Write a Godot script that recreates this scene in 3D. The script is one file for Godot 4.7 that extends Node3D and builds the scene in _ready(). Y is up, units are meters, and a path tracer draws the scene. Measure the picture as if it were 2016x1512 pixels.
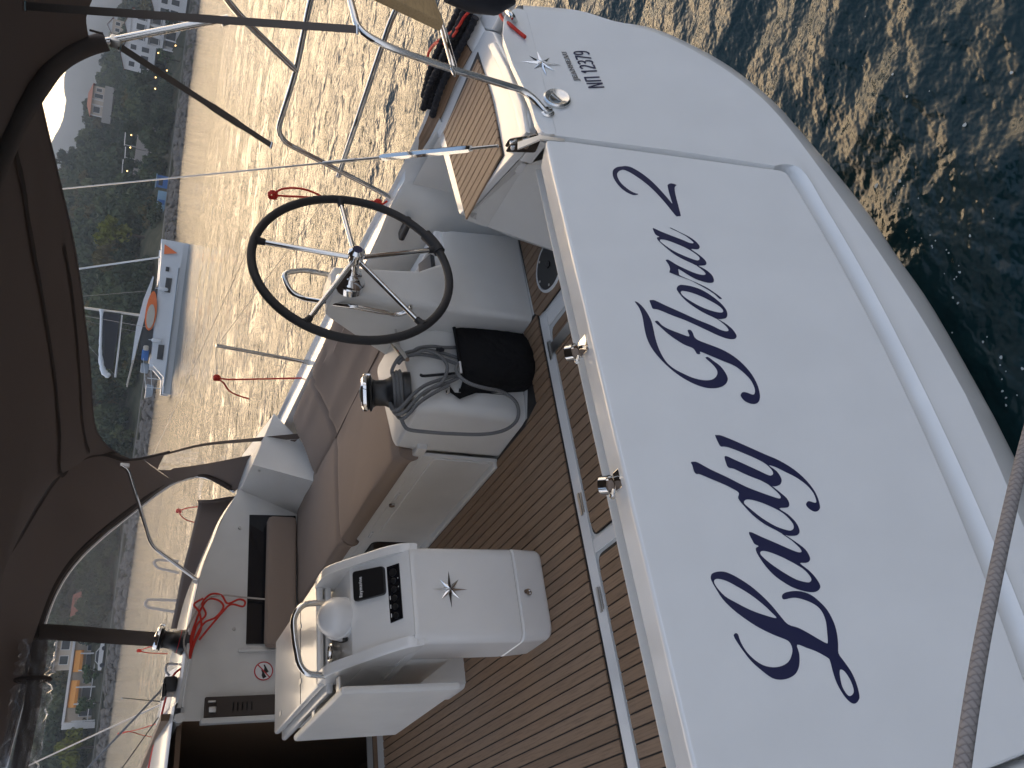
extends Node3D
# A charter yacht seen from its stern quarter at dusk; x runs to starboard, z aft, y up from the water; metres.
var M := {}
var taken := {}
var rng := RandomNumberGenerator.new()

func lin(r: float, g: float, b: float) -> Color:
	return Color(r, g, b).linear_to_srgb()

func mk(called: String, col: Color, rough := 0.5, metal := 0.0, spec := 0.5) -> StandardMaterial3D:
	var m := StandardMaterial3D.new()
	m.resource_name = called
	m.albedo_color = col
	m.roughness = rough
	m.metallic = metal
	m.metallic_specular = spec
	M[called] = m
	return m

func noise_tex(size: int, freq: float, sd: int, ramp = null, normal := false, strength := 4.0, oct := 4) -> NoiseTexture2D:
	var n := FastNoiseLite.new()
	n.noise_type = FastNoiseLite.TYPE_SIMPLEX_SMOOTH
	n.frequency = freq
	n.seed = sd
	n.fractal_octaves = oct
	var t := NoiseTexture2D.new()
	t.width = size
	t.height = size
	t.seamless = true
	t.noise = n
	if ramp:
		var g := Gradient.new()
		g.offsets = ramp[0]
		g.colors = ramp[1]
		t.color_ramp = g
	if normal:
		t.as_normal_map = true
		t.bump_strength = strength
	return t

func numbered(called: String) -> String:
	if not taken.has(called):
		taken[called] = 0
		return called
	taken[called] += 1
	return "%s_%03d" % [called, taken[called]]

func tag(o: Node, label: String, category: String, group := "", kind := "") -> Node:
	if label: o.set_meta("label", label)
	if category: o.set_meta("category", category)
	if group: o.set_meta("group", group)
	if kind: o.set_meta("kind", kind)
	return o

func thing(called: String, label: String, category: String, at := Vector3.ZERO, group := "") -> Node3D:
	var o := Node3D.new()
	o.name = numbered(called)
	add_child(o)
	o.position = at
	tag(o, label, category, group)
	return o

func S() -> SurfaceTool:
	var st := SurfaceTool.new()
	st.begin(Mesh.PRIMITIVE_TRIANGLES)
	return st

func put(st: SurfaceTool, called: String, m: String, parent: Node = null, gen := true) -> MeshInstance3D:
	return put_mesh(smoothed(st) if gen else st.commit(), called, m, parent)

func smoothed(st: SurfaceTool) -> ArrayMesh:   # area-weighted normals, kept sharp where faces meet at more than about 40 degrees
	st.deindex()
	var ar := st.commit_to_arrays()
	var v: PackedVector3Array = ar[Mesh.ARRAY_VERTEX]
	var fn := PackedVector3Array()
	var at_ := {}
	for i in range(0, v.size(), 3):
		var n := (v[i] - v[i + 2]).cross(v[i] - v[i + 1])
		fn.append(n)
		for j in 3:
			var k := Vector3i((v[i + j] * 20000.0).round())
			if at_.has(k): at_[k].append(fn.size() - 1)
			else: at_[k] = [fn.size() - 1]
	var nn := PackedVector3Array()
	nn.resize(v.size())
	for i in v.size():
		var f := fn[i / 3]
		var fl := f.length()
		var s := Vector3.ZERO
		if fl > 0.0:
			for g in at_[Vector3i((v[i] * 20000.0).round())]:
				var o := fn[g]
				if o.dot(f) > 0.76 * fl * o.length(): s += o
		nn[i] = s.normalized() if s.length_squared() > 0.0 else Vector3.UP
	ar[Mesh.ARRAY_NORMAL] = nn
	var am := ArrayMesh.new()
	am.add_surface_from_arrays(Mesh.PRIMITIVE_TRIANGLES, ar)
	return am

func put_mesh(mesh: Mesh, called: String, m: String, parent: Node = null) -> MeshInstance3D:
	var o := MeshInstance3D.new()
	o.mesh = mesh
	o.material_override = M[m]
	if parent == null or parent == self:
		o.name = numbered(called)
		add_child(o)
	else:
		o.name = called
		parent.add_child(o, true)
		var p := Vector3.ZERO   # shapes are written in boat coordinates
		var q: Node = parent
		while q is Node3D and q != self:
			p += (q as Node3D).position
			q = q.get_parent()
		o.position = -p
	return o

func tri(st: SurfaceTool, a: Vector3, b: Vector3, c: Vector3, sg := -1) -> void:
	st.set_smooth_group(sg); st.add_vertex(a)
	st.set_smooth_group(sg); st.add_vertex(b)
	st.set_smooth_group(sg); st.add_vertex(c)

func quad(st: SurfaceTool, a: Vector3, b: Vector3, c: Vector3, d: Vector3, sg := -1) -> void:
	tri(st, a, b, c, sg)
	tri(st, a, c, d, sg)

func cat(p: Array, k: int, closed := false) -> Array:   # smooth curve through points
	var out := []
	var n := p.size()
	var last := n if closed else n - 1
	for i in last:
		var p0 = p[(i - 1 + n) % n] if closed else p[max(i - 1, 0)]
		var p1 = p[i]
		var p2 = p[(i + 1) % n]
		var p3 = p[(i + 2) % n] if closed else p[min(i + 2, n - 1)]
		for j in k:
			var t := float(j) / k
			out.append(0.5 * ((2.0 * p1) + (p2 - p0) * t + (2.0 * p0 - 5.0 * p1 + 4.0 * p2 - p3) * t * t + (3.0 * p1 - p0 - 3.0 * p2 + p3) * t * t * t))
	if not closed: out.append(p[n - 1])
	return out

func bend(p: Array, r: float, k := 5) -> Array:   # polyline with its corners rounded to radius r
	var out := [p[0]]
	for i in range(1, p.size() - 1):
		var a: Vector3 = (p[i - 1] - p[i])
		var b: Vector3 = (p[i + 1] - p[i])
		var d: float = min(r, 0.45 * min(a.length(), b.length()))
		var s: Vector3 = p[i] + a.normalized() * d
		var e: Vector3 = p[i] + b.normalized() * d
		for j in k + 1:
			var t := float(j) / k
			out.append(s.lerp(p[i], t).lerp((p[i] as Vector3).lerp(e, t), t))
	out.append(p[-1])
	return out

func tube(st: SurfaceTool, p: Array, r, sides := 8, closed := false, flat := 1.0, vscale := 1.0) -> void:
	var n := p.size()
	var rings := []
	var up := Vector3.UP
	var d0: Vector3 = (p[1] - p[0]).normalized()
	if abs(d0.dot(up)) > 0.9: up = Vector3.RIGHT
	var x := up.cross(d0).normalized()
	var lens := [0.0]
	for i in n:
		var a: Vector3 = p[(i - 1 + n) % n] if closed else p[max(i - 1, 0)]
		var b: Vector3 = p[(i + 1) % n] if closed else p[min(i + 1, n - 1)]
		var d := (b - a).normalized()
		x = (x - d * d.dot(x)).normalized()
		var y := d.cross(x)
		var rr: float = r[i] if r is Array else r
		var ring := []
		for s in sides:
			var t := TAU * s / sides
			ring.append(p[i] + x * cos(t) * rr + y * sin(t) * rr * flat)
		rings.append(ring)
		if i: lens.append(lens[-1] + (p[i] - p[i - 1]).length())
	var last := n if closed else n - 1
	for i in last:
		var i2 := (i + 1) % n
		for s in sides:
			var s2 := (s + 1) % sides
			var q := [[rings[i][s], s, lens[i]], [rings[i2][s], s, lens[i] + (p[i2] - p[i]).length()], [rings[i2][s2], s + 1, lens[i] + (p[i2] - p[i]).length()], [rings[i][s2], s + 1, lens[i]]]
			for j in [0, 2, 1, 0, 3, 2]:
				st.set_smooth_group(0)
				if vscale != 1.0: st.set_uv(Vector2(float(q[j][1]) / sides, q[j][2] * vscale))
				st.add_vertex(q[j][0])
	if not closed:
		for s in range(1, sides - 1):
			tri(st, rings[0][0], rings[0][s], rings[0][s + 1], 7)
			tri(st, rings[n - 1][0], rings[n - 1][s + 1], rings[n - 1][s], 8)

func lathe(st: SurfaceTool, o: Vector3, axis: Vector3, prof: Array, segs := 20, sg := 0) -> void:   # prof: [radius, height]
	axis = axis.normalized()
	var x := axis.cross(Vector3.UP if abs(axis.y) < 0.9 else Vector3.RIGHT).normalized()
	var y := axis.cross(x)
	for i in prof.size() - 1:
		for s in segs:
			var v := []
			for c in [[i, s], [i + 1, s], [i + 1, s + 1], [i, s + 1]]:
				var t: float = TAU * (c[1] % segs) / segs
				v.append(o + axis * prof[c[0]][1] + (x * cos(t) + y * sin(t)) * prof[c[0]][0])
			var g: int = sg if prof[i].size() < 3 else prof[i][2]
			if prof[i][0] > 0.0: tri(st, v[0], v[2], v[3], g)
			if prof[i + 1][0] > 0.0: tri(st, v[0], v[1], v[2], g)

func basis_of(p: Array) -> Array:   # normal and two axes of a planar polygon
	var n := Vector3.ZERO
	for i in p.size():
		n += (p[i] as Vector3).cross(p[(i + 1) % p.size()])
	n = n.normalized()
	var x: Vector3 = (p[1] - p[0]).normalized()
	x = (x - n * n.dot(x)).normalized()
	return [n, x, n.cross(x)]

func fill(st: SurfaceTool, p: Array, flip := false, sg := -1) -> void:
	var b := basis_of(p)
	var f := PackedVector2Array()
	for q in p: f.append(Vector2((q - p[0]).dot(b[1]), (q - p[0]).dot(b[2])))
	var t := Geometry2D.triangulate_polygon(f)
	for i in range(0, t.size(), 3):
		var v := [p[t[i]], p[t[i + 1]], p[t[i + 2]]]
		var n: Vector3 = (v[1] - v[0]).cross(v[2] - v[0])
		var want := n.dot(b[0]) > 0   # counter-clockwise seen from the normal: front faces run clockwise
		if want != flip: tri(st, v[0], v[2], v[1], sg)
		else: tri(st, v[0], v[1], v[2], sg)

func inset(p: Array, d: float, n: Vector3) -> Array:
	var out := []
	var k := p.size()
	for i in k:
		var a: Vector3 = (p[i] - p[(i - 1 + k) % k]).normalized()
		var b: Vector3 = (p[(i + 1) % k] - p[i]).normalized()
		var na := n.cross(a).normalized()
		var nb := n.cross(b).normalized()
		var m := (na + nb)
		var l: float = max(0.35, 0.5 * m.length_squared())
		out.append(p[i] + m * 0.5 * d / l * 1.0)
	return out

func slab(st: SurfaceTool, p: Array, h: float, b := 0.0, up = null, seg := 3) -> void:   # polygon p is the base; raised by h along its normal, top edge rounded by b
	var n: Vector3 = basis_of(p)[0]
	if up != null and n.dot(up) < 0:
		p = p.duplicate(); p.reverse(); n = -n
	var rings := [p, p.map(func(q): return q + n * (h - b))]
	if b > 0.0:
		for s in range(1, seg + 1):
			var t := PI / 2 * s / seg
			rings.append(inset(p, b * (1.0 - cos(t)), n).map(func(q): return q + n * (h - b + b * sin(t))))
	var k := p.size()
	for r in rings.size() - 1:
		for i in k:
			var j := (i + 1) % k
			quad(st, rings[r][i], rings[r + 1][i], rings[r + 1][j], rings[r][j], -1 if r == 0 else 3)
	fill(st, rings[-1], false, 3 if b > 0 else -1)
	fill(st, rings[0], true)

func round_poly(p: Array, r: float, k := 4) -> Array:   # closed polygon with rounded corners
	var out := []
	var n := p.size()
	for i in n:
		var a: Vector3 = p[(i - 1 + n) % n] - p[i]
		var b: Vector3 = p[(i + 1) % n] - p[i]
		var d: float = min(r, 0.45 * min(a.length(), b.length()))
		var s: Vector3 = p[i] + a.normalized() * d
		var e: Vector3 = p[i] + b.normalized() * d
		for j in k + 1:
			var t := float(j) / k
			out.append(s.lerp(p[i], t).lerp((p[i] as Vector3).lerp(e, t), t))
	return out

func box(st: SurfaceTool, c: Vector3, s: Vector3, b := 0.0, bs := Basis()) -> void:   # box with rounded edges
	var h := s * 0.5
	b = min(b, 0.49 * min(s.x, min(s.y, s.z)))
	for ax in 3:
		for sd in [-1.0, 1.0]:
			var u := (ax + 1) % 3
			var v := (ax + 2) % 3
			var cu := [-h[u], -h[u] + b, h[u] - b, h[u]] if b > 0 else [-h[u], h[u]]
			var cv := [-h[v], -h[v] + b, h[v] - b, h[v]] if b > 0 else [-h[v], h[v]]
			var g := []
			for a in cu:
				var row := []
				for e in cv:
					var q := Vector3.ZERO
					q[ax] = h[ax] * sd
					q[u] = a
					q[v] = e
					var n := Vector3.ZERO
					n[ax] = sd
					if b > 0:
						var inn := Vector3(clamp(q.x, -h.x + b, h.x - b), clamp(q.y, -h.y + b, h.y - b), clamp(q.z, -h.z + b, h.z - b))
						n = (q - inn).normalized()
						q = inn + n * b
					row.append([c + bs * q, bs * n])
				g.append(row)
			for i in cu.size() - 1:
				for j in cv.size() - 1:
					var w := [g[i][j], g[i + 1][j], g[i + 1][j + 1], g[i][j + 1]]
					for k in ([0, 2, 1, 0, 3, 2] if sd > 0 else [0, 1, 2, 0, 2, 3]):
						st.set_smooth_group(0 if b > 0 else -1)
						st.add_vertex(w[k][0])

func grid(st: SurfaceTool, rows: Array, sg := 0, uvs := 0.0) -> void:   # surface through rows of points
	for i in rows.size() - 1:
		for j in rows[i].size() - 1:
			var ij := [[i, j], [i + 1, j], [i + 1, j + 1], [i, j + 1]]
			for k in [0, 1, 2, 0, 2, 3]:
				var c: Array = ij[k]
				st.set_smooth_group(sg)
				if uvs > 0.0: st.set_uv(Vector2(float(c[0]) / (rows.size() - 1), float(c[1]) / (rows[0].size() - 1)) * uvs)
				st.add_vertex(rows[c[0]][c[1]])

func fine(rows: Array, kr: int, kc: int) -> Array:   # smooth refinement of a grid of points
	var a := []
	for r in rows: a.append(cat(r, kc))
	var out := []
	for c in a[0].size():
		var col := []
		for r in a: col.append(r[c])
		out.append(cat(col, kr))
	var res := []
	for r in out[0].size():
		var row := []
		for c in out: row.append(c[r])
		res.append(row)
	return res

func loft(st: SurfaceTool, rings: Array, caps := true, sg := 0) -> void:   # closed rings of equal size
	for i in rings.size() - 1:
		var n: int = rings[i].size()
		for j in n:
			var k := (j + 1) % n
			quad(st, rings[i][j], rings[i + 1][j], rings[i + 1][k], rings[i][k], sg)
	if caps:
		fill(st, rings[0], true)
		fill(st, rings[-1], false)

func mirror(p: Array) -> Array:   # across the boat's centre plane
	return p.map(func(q): return Vector3(2.24 - q.x, q.y, q.z))

func text(words: String, size: float, o: Vector3, right: Vector3, upv: Vector3, m: String, called: String, parent: Node, depth := 0.002, font := "Droid Sans", squeeze := 1.0, bold := false) -> MeshInstance3D:
	var t := TextMesh.new()
	t.text = words
	var f := SystemFont.new()
	f.font_names = PackedStringArray([font])
	if bold: f.font_weight = 700
	t.font = f
	t.font_size = 64
	t.pixel_size = size / 64.0
	t.depth = depth
	var mi := put_mesh(t, called, m, parent)
	right = right.normalized()
	upv = (upv - right * right.dot(upv)).normalized()
	mi.transform = Transform3D(Basis(right * squeeze, upv, right.cross(upv)), mi.position + o)
	return mi

func _ready() -> void:
	rng.seed = 7
	# --- camera, sky, sun, exposure
	var cam := Camera3D.new()
	cam.name = "camera"
	cam.transform = Transform3D(Basis(Vector3(-0.13765, -0.89976, 0.41411), Vector3(0.83589, 0.11876, 0.53590), Vector3(-0.53136, 0.41992, 0.73575)), Vector3(0, 2.7, 0))
	cam.fov = 50.58
	cam.near = 0.05
	cam.far = 9000.0
	add_child(cam)
	cam.current = true
	var env := Environment.new()
	env.background_mode = Environment.BG_SKY
	env.tonemap_mode = Environment.TONE_MAPPER_LINEAR
	env.tonemap_exposure = 1.95
	env.sky = Sky.new()
	var pano := PanoramaSkyMaterial.new()
	pano.panorama = sky_picture()
	env.sky.sky_material = pano
	env.sdfgi_enabled = true
	env.ssao_enabled = true
	env.ssil_enabled = true
	env.fog_enabled = true
	env.fog_density = 0.0007
	env.fog_light_color = Color(0.74, 0.78, 0.82)
	var we := WorldEnvironment.new()
	we.name = "world_environment"
	we.environment = env
	add_child(we)
	var sun := DirectionalLight3D.new()
	sun.name = "sun"
	sun.light_energy = 0.15
	sun.light_color = Color(1.0, 0.8, 0.55)
	sun.light_angular_distance = 45.0
	sun.shadow_enabled = true
	sun.rotation = Vector3(deg_to_rad(-13.0), deg_to_rad(180.0 - 42.0), 0)   # low over the hills on the starboard bow
	add_child(sun)
	materials()
	# --- setting, then the boat, then what is on it
	water()
	shore()
	boat()
	table()
	helm()
	rigging()
	canvas()
	loose_things()
	catamaran()

func sky_picture() -> ImageTexture:
	var w := 512
	var h := 256
	var im := Image.create(w, h, false, Image.FORMAT_RGBF)
	var az := deg_to_rad(46.0)
	var sd := Vector3(sin(az) * cos(0.12), sin(0.12), -cos(az) * cos(0.12))
	for y in h:
		var el := PI * (0.5 - (y + 0.5) / h)
		for x in w:
			var a := TAU * (x + 0.5) / w
			var d := Vector3(sin(a) * cos(el), sin(el), -cos(a) * cos(el))
			var ang := acos(clamp(d.dot(sd), -1.0, 1.0))
			var up := sin(max(el, 0.0))
			var base := Vector3(1.08, 1.07, 1.12).lerp(Vector3(0.15, 0.25, 0.42), pow(up, 0.5))
			var warm := Vector3(4.5, 3.25, 1.75)
			var da: float = abs(wrapf(a - az, -PI, PI))
			var band := exp(-pow(da / 1.25, 2.0)) * exp(-pow(max(el, 0.0) / 0.37, 2.0))   # afterglow lying along the horizon
			var g := band * 0.85 + 0.35 * exp(-pow(ang / 0.4, 2.0))
			var c := base * (1.0 - 0.6 * band) + warm * g
			im.set_pixel(x, y, Color(c.x, c.y, c.z))
	return ImageTexture.create_from_image(im)

func triplanar(m: StandardMaterial3D, scale: Vector3) -> void:
	m.uv1_triplanar = true
	m.uv1_world_triplanar = true
	m.uv1_scale = scale

func grey(a: float, b: float) -> Array:
	return [PackedFloat32Array([0.0, 1.0]), PackedColorArray([lin(a, a, a), lin(b, b, b)])]

func materials() -> void:
	var m: StandardMaterial3D
	m = mk("gelcoat", lin(0.79, 0.79, 0.78), 0.2)
	m.clearcoat_enabled = true
	m.clearcoat = 0.4
	m.clearcoat_roughness = 0.06
	m.albedo_texture = noise_tex(256, 0.012, 3, grey(0.93, 1.0))
	triplanar(m, Vector3(0.9, 0.9, 0.9))
	m = mk("gelcoat_moulding", lin(0.70, 0.70, 0.68), 0.32)
	m.albedo_texture = noise_tex(256, 0.015, 4, grey(0.92, 1.0))
	triplanar(m, Vector3(1.1, 1.1, 1.1))
	m = mk("nonskid", lin(0.62, 0.62, 0.60), 0.6)
	m.heightmap_enabled = true
	m.heightmap_scale = 0.05
	m.heightmap_texture = noise_tex(256, 0.2, 14)
	triplanar(m, Vector3(6, 6, 6))
	mk("groove_shadow_gap", lin(0.35, 0.36, 0.37), 0.6)
	mk("caulk", lin(0.012, 0.011, 0.011), 0.6)
	var grain := noise_tex(512, 0.02, 5, [PackedFloat32Array([0.0, 0.35, 0.6, 1.0]), PackedColorArray([lin(0.62, 0.60, 0.58), lin(0.85, 0.85, 0.85), lin(0.95, 0.95, 0.95), lin(1, 1, 1)])], false, 4.0, 5)
	var bump := noise_tex(512, 0.03, 6)
	for i in 5:
		var k: float = [1.0, 0.86, 1.12, 0.93, 1.05][i]
		var w: float = [0.0, 0.006, -0.004, 0.01, 0.002][i]
		m = mk("teak_%d" % i, lin((0.285 + w) * k, 0.185 * k, (0.115 - w * 0.5) * k), 0.62)
		m.albedo_texture = grain
		m.heightmap_enabled = true
		m.heightmap_scale = 0.06
		m.heightmap_texture = bump
		triplanar(m, Vector3(9, 9, 0.55))
		m.uv1_offset = Vector3(0.31 * i, 0.0, 0.17 * i)
	m = mk("steel", lin(0.66, 0.65, 0.63), 0.06, 1.0)
	m = mk("steel_satin", lin(0.55, 0.54, 0.52), 0.3, 1.0)
	m = mk("wire", lin(0.36, 0.35, 0.34), 0.35, 1.0)
	m = mk("black_plastic", lin(0.012, 0.012, 0.013), 0.35)
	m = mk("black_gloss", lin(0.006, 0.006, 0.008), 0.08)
	m = mk("wheel_leather", lin(0.02, 0.019, 0.02), 0.7)
	m.heightmap_enabled = true
	m.heightmap_scale = 0.03
	m.heightmap_texture = noise_tex(256, 0.15, 21)
	triplanar(m, Vector3(8, 8, 8))
	m = mk("cushion", lin(0.32, 0.25, 0.205), 0.95, 0.0, 0.2)
	m.rim_enabled = true
	m.rim = 0.25
	m.albedo_texture = weave(0.86)
	m.heightmap_enabled = true
	m.heightmap_scale = 0.05
	m.heightmap_texture = weave(0.4)
	triplanar(m, Vector3(14, 14, 14))
	mk("cushion_seam", lin(0.13, 0.10, 0.085), 0.9, 0.0, 0.2)
	m = mk("canvas", lin(0.20, 0.168, 0.152), 0.95, 0.0, 0.2)
	m.albedo_texture = weave(0.85)
	m.backlight_enabled = true
	m.backlight = lin(0.06, 0.045, 0.035)
	triplanar(m, Vector3(12, 12, 12))
	m = mk("canvas_seam", lin(0.08, 0.067, 0.060), 0.95, 0.0, 0.2)
	m = mk("webbing", lin(0.15, 0.13, 0.117), 0.9, 0.0, 0.2)
	m = mk("clear_vinyl", Color(0.9, 0.88, 0.86, 0.08), 0.10)
	m.transparency = BaseMaterial3D.TRANSPARENCY_ALPHA
	m.heightmap_enabled = true
	m.heightmap_scale = 1.2
	m.heightmap_texture = noise_tex(512, 0.008, 41, null, false, 4.0, 3)
	triplanar(m, Vector3(1.3, 1.3, 1.3))
	m = mk("rolled_vinyl", Color(0.85, 0.83, 0.82, 0.10), 0.05)
	m.transparency = BaseMaterial3D.TRANSPARENCY_ALPHA
	m = mk("tinted_glass", lin(0.008, 0.009, 0.012), 0.04)
	m = mk("saloon_wood", lin(0.16, 0.10, 0.06), 0.6)
	m = mk("bag_fabric", lin(0.011, 0.011, 0.012), 0.92, 0.0, 0.25)
	m.heightmap_enabled = true
	m.heightmap_scale = 0.8
	m.heightmap_texture = noise_tex(256, 0.02, 33)
	triplanar(m, Vector3(3, 3, 3))
	m = mk("navy_vinyl", lin(0.010, 0.012, 0.055), 0.3)
	m = mk("chrome", lin(0.78, 0.78, 0.78), 0.05, 1.0)
	m = mk("silver_letters", lin(0.3, 0.31, 0.33), 0.25, 1.0)
	m = mk("white_plastic", lin(0.72, 0.72, 0.72), 0.25)
	m = mk("white_print", lin(0.75, 0.75, 0.75), 0.6)
	m = mk("red_print", lin(0.5, 0.02, 0.03), 0.5)
	m = mk("red_line", lin(0.62, 0.03, 0.012), 0.7)
	m.albedo_texture = braid(0.6)
	m = mk("red_line_thin", lin(0.55, 0.025, 0.015), 0.7)
	m = mk("white_fleck_line", lin(0.55, 0.5, 0.45), 0.8)
	m.albedo_texture = braid(0.35)
	m = mk("grey_line", lin(0.17, 0.175, 0.18), 0.85)
	m.albedo_texture = braid(0.45)
	m = mk("mooring_line", lin(0.26, 0.235, 0.225), 0.9)
	m.albedo_texture = braid(0.55)
	m.heightmap_enabled = true
	m.heightmap_scale = 0.2
	m.heightmap_texture = braid(0.2)
	m = mk("black_line", lin(0.014, 0.014, 0.018), 0.9)
	m.heightmap_enabled = true
	m.heightmap_scale = 0.5
	m.heightmap_texture = braid(0.1)
	m = mk("plywood", lin(0.45, 0.30, 0.14), 0.6)
	m.albedo_texture = grain
	triplanar(m, Vector3(1.2, 9, 9))
	m = mk("dark_rubber", lin(0.015, 0.015, 0.02), 0.6)
	m = mk("blue_plastic", lin(0.02, 0.12, 0.4), 0.4)

func weave(lo: float) -> ImageTexture:
	var n := 128
	var im := Image.create(n, n, true, Image.FORMAT_RGB8)
	var r := RandomNumberGenerator.new()
	r.seed = 5
	for y in n:
		for x in n:
			var over := (int(x / 4.0) + int(y / 4.0)) % 2 == 0
			var v := lerpf(lo, 1.0, 0.5 + 0.5 * sin((x if over else y) * PI / 2.0)) - (0.0 if over else 0.05) - r.randf() * 0.08
			im.set_pixel(x, y, lin(v, v, v))
	return ImageTexture.create_from_image(im)

func braid(lo: float) -> ImageTexture:   # crossed strands of a braided rope, round and along
	var n := 64
	var im := Image.create(n, n, true, Image.FORMAT_RGB8)
	for y in n:
		for x in n:
			var u := float(x) / n * 4.0
			var w := float(y) / n * 4.0
			var a: float = abs(fposmod(u + w, 1.0) - 0.5) * 2.0
			var b: float = abs(fposmod(u - w, 1.0) - 0.5) * 2.0
			var over := (int(floor(u + w)) + int(floor(u - w))) % 2 == 0
			var v := lerpf(lo, 1.0, 1.0 - pow(a if over else b, 3.0))
			im.set_pixel(x, y, lin(v, v, v))
	return ImageTexture.create_from_image(im)

var yacht: Node3D

func tz(y: float, off := 0.0) -> float:   # z of the raked transom at height y
	return -1.622 + 0.3 * (1.48 - y) + off * 0.958

func boat() -> void:
	yacht = thing("sailboat", "white sailing yacht seen from astern, with teak cockpit and blue name on its transom", "sailboat", Vector3(1.12, 0, -7.5))
	hull()
	transom_door()
	stern_seat()
	cockpit_floor()
	settee()
	cabin()

func hull() -> void:
	# outline of the transom from the deck corner to the centre: the face ends at the crease, the rounding beyond it
	var crease := [Vector2(3.05, 1.44), Vector2(3.04, 1.234), Vector2(2.98, 1.08), Vector2(2.93, 0.921), Vector2(2.77, 0.742), Vector2(2.572, 0.609), Vector2(2.356, 0.535), Vector2(2.005, 0.468), Vector2(1.702, 0.42), Vector2(1.387, 0.385), Vector2(1.12, 0.372)]
	var outer := [Vector3(3.1069, 1.4472, -1.6331), Vector3(3.0867, 1.2185, -1.5644), Vector3(3.0154, 1.0835, -1.5239), Vector3(2.988, 0.8928, -1.4772), Vector3(2.8631, 0.6833, -1.4352), Vector3(2.7452, 0.5524, -1.4168), Vector3(2.5645, 0.4264, -1.3999), Vector3(2.0982, 0.2571, -1.3804), Vector3(1.7999, 0.2017, -1.3742), Vector3(1.5528, 0.1543, -1.3705), Vector3(1.12, 0.13, -1.372)]
	var inner := [Vector2(2.285, 1.44), Vector2(2.25, 1.234), Vector2(2.22, 1.05), Vector2(2.19, 0.9), Vector2(2.165, 0.78), Vector2(2.14, 0.66), Vector2(2.118, 0.56), Vector2(1.92, 0.535), Vector2(1.65, 0.512), Vector2(1.387, 0.5), Vector2(1.12, 0.496)]
	var top := [Vector3(3.045, 1.478, -1.66), Vector3(2.285, 1.478, -1.66)]
	for side in [false, true]:
		var st := S()
		var rows := []
		var a := cat(crease.map(func(q): return Vector3(q.x, q.y, tz(q.y))), 4)
		var o := cat(outer, 4)
		var b := bend(inner.map(func(q): return Vector3(q.x, q.y, tz(q.y))), 0.03, 1)
		b = cat(inner.map(func(q): return Vector3(q.x, q.y, tz(q.y))), 4)
		for i in a.size():
			rows.append([a[i], a[i].lerp(b[i], 0.33), a[i].lerp(b[i], 0.66), b[i]])
		if side:
			for r in rows.size(): rows[r] = mirror(rows[r])
			a = mirror(a); o = mirror(o); b = mirror(b)
		grid(st, rows, -1)
		for i in a.size() - 1:   # rounding into the bottom
			var m0: Vector3 = a[i].lerp(o[i], 0.5) + Vector3(0, -0.006, 0.012)
			var m1: Vector3 = a[i + 1].lerp(o[i + 1], 0.5) + Vector3(0, -0.006, 0.012)
			quad(st, a[i], a[i + 1], m1, m0, 1)
			quad(st, m0, m1, o[i + 1], o[i], 1)
		# lip and trough under the door, and the edge of the groove beside it
		for i in b.size() - 1:
			var q := []
			for j in [i, i + 1]:
				var p: Vector3 = b[j]
				var low: bool = p.y < 0.64
				var dir := Vector3(0, 0.035, 0) if low else Vector3((0.018 if side else -0.018), 0, 0)
				q.append([p, p + dir * 0.3 + Vector3(0, 0, 0.003), p + dir * 0.75 + Vector3(0, 0, -0.018), p + dir + Vector3(0, 0, -0.075)])
			for k in 3: quad(st, q[0][k], q[1][k], q[1][k + 1], q[0][k + 1], 2)
		# upper part of the face, rising to the joint with the seat moulding
		var cap := [Vector3(2.285, 1.43, 0), Vector3(3.045, 1.43, 0), Vector3(3.06, 1.47, 0), Vector3(3.0, 1.525, 0), Vector3(2.865, 1.548, 0), Vector3(2.70, 1.535, 0), Vector3(2.478, 1.50, 0), Vector3(2.36, 1.495, 0), Vector3(2.29, 1.48, 0)]
		cap = round_poly(cap, 0.02, 2).map(func(q): return Vector3(q.x, q.y - 0.0086, tz(q.y, -0.0285)))
		if side: cap = mirror(cap)
		slab(st, cap, 0.03, 0.004, Vector3(0, 0, 1), 2)
		put(st, "transom", "gelcoat", yacht)
		# topside and bottom forward of the transom
		var stn := [[-1.0, 1.0, 0.0], [-2.6, 1.035, 0.06], [-4.5, 1.10, 0.14], [-7.0, 1.10, 0.20], [-9.5, 0.93, 0.27], [-11.5, 0.6, 0.35], [-13.2, 0.22, 0.44], [-14.4, 0.02, 0.52]]
		var ls := []
		for s in stn.size():
			var row := []
			for p in o:
				var q: Vector3 = p
				if s > 0:
					var w: float = (q.x - 1.12) * stn[s][1]
					var yy: float = lerpf(q.y, q.y * 1.0 - 0.35, 1.0 - clamp(q.y / 0.9, 0.0, 1.0)) if q.y < 0.9 else q.y
					q = Vector3(1.12 + w, yy + stn[s][2] * clamp(q.y / 1.4, 0.0, 1.0), stn[s][0] + clamp(0.5 - q.y * 0.3, 0.0, 0.6) * (1.0 if s == stn.size() - 1 else 0.0))
				row.append(q)
			ls.append(row)
		st = S()
		grid(st, ls, 0)
		put(st, "topside", "gelcoat", yacht)
	# backing behind the door
	var bk := S()
	slab(bk, [Vector3(-0.1, 1.40, -1.83), Vector3(2.34, 1.40, -1.83), Vector3(2.34, 0.40, -1.45), Vector3(-0.1, 0.40, -1.45)], 0.01, 0.0, Vector3(0, 0, 1))
	put(bk, "stern_well", "gelcoat_moulding", yacht)

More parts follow.
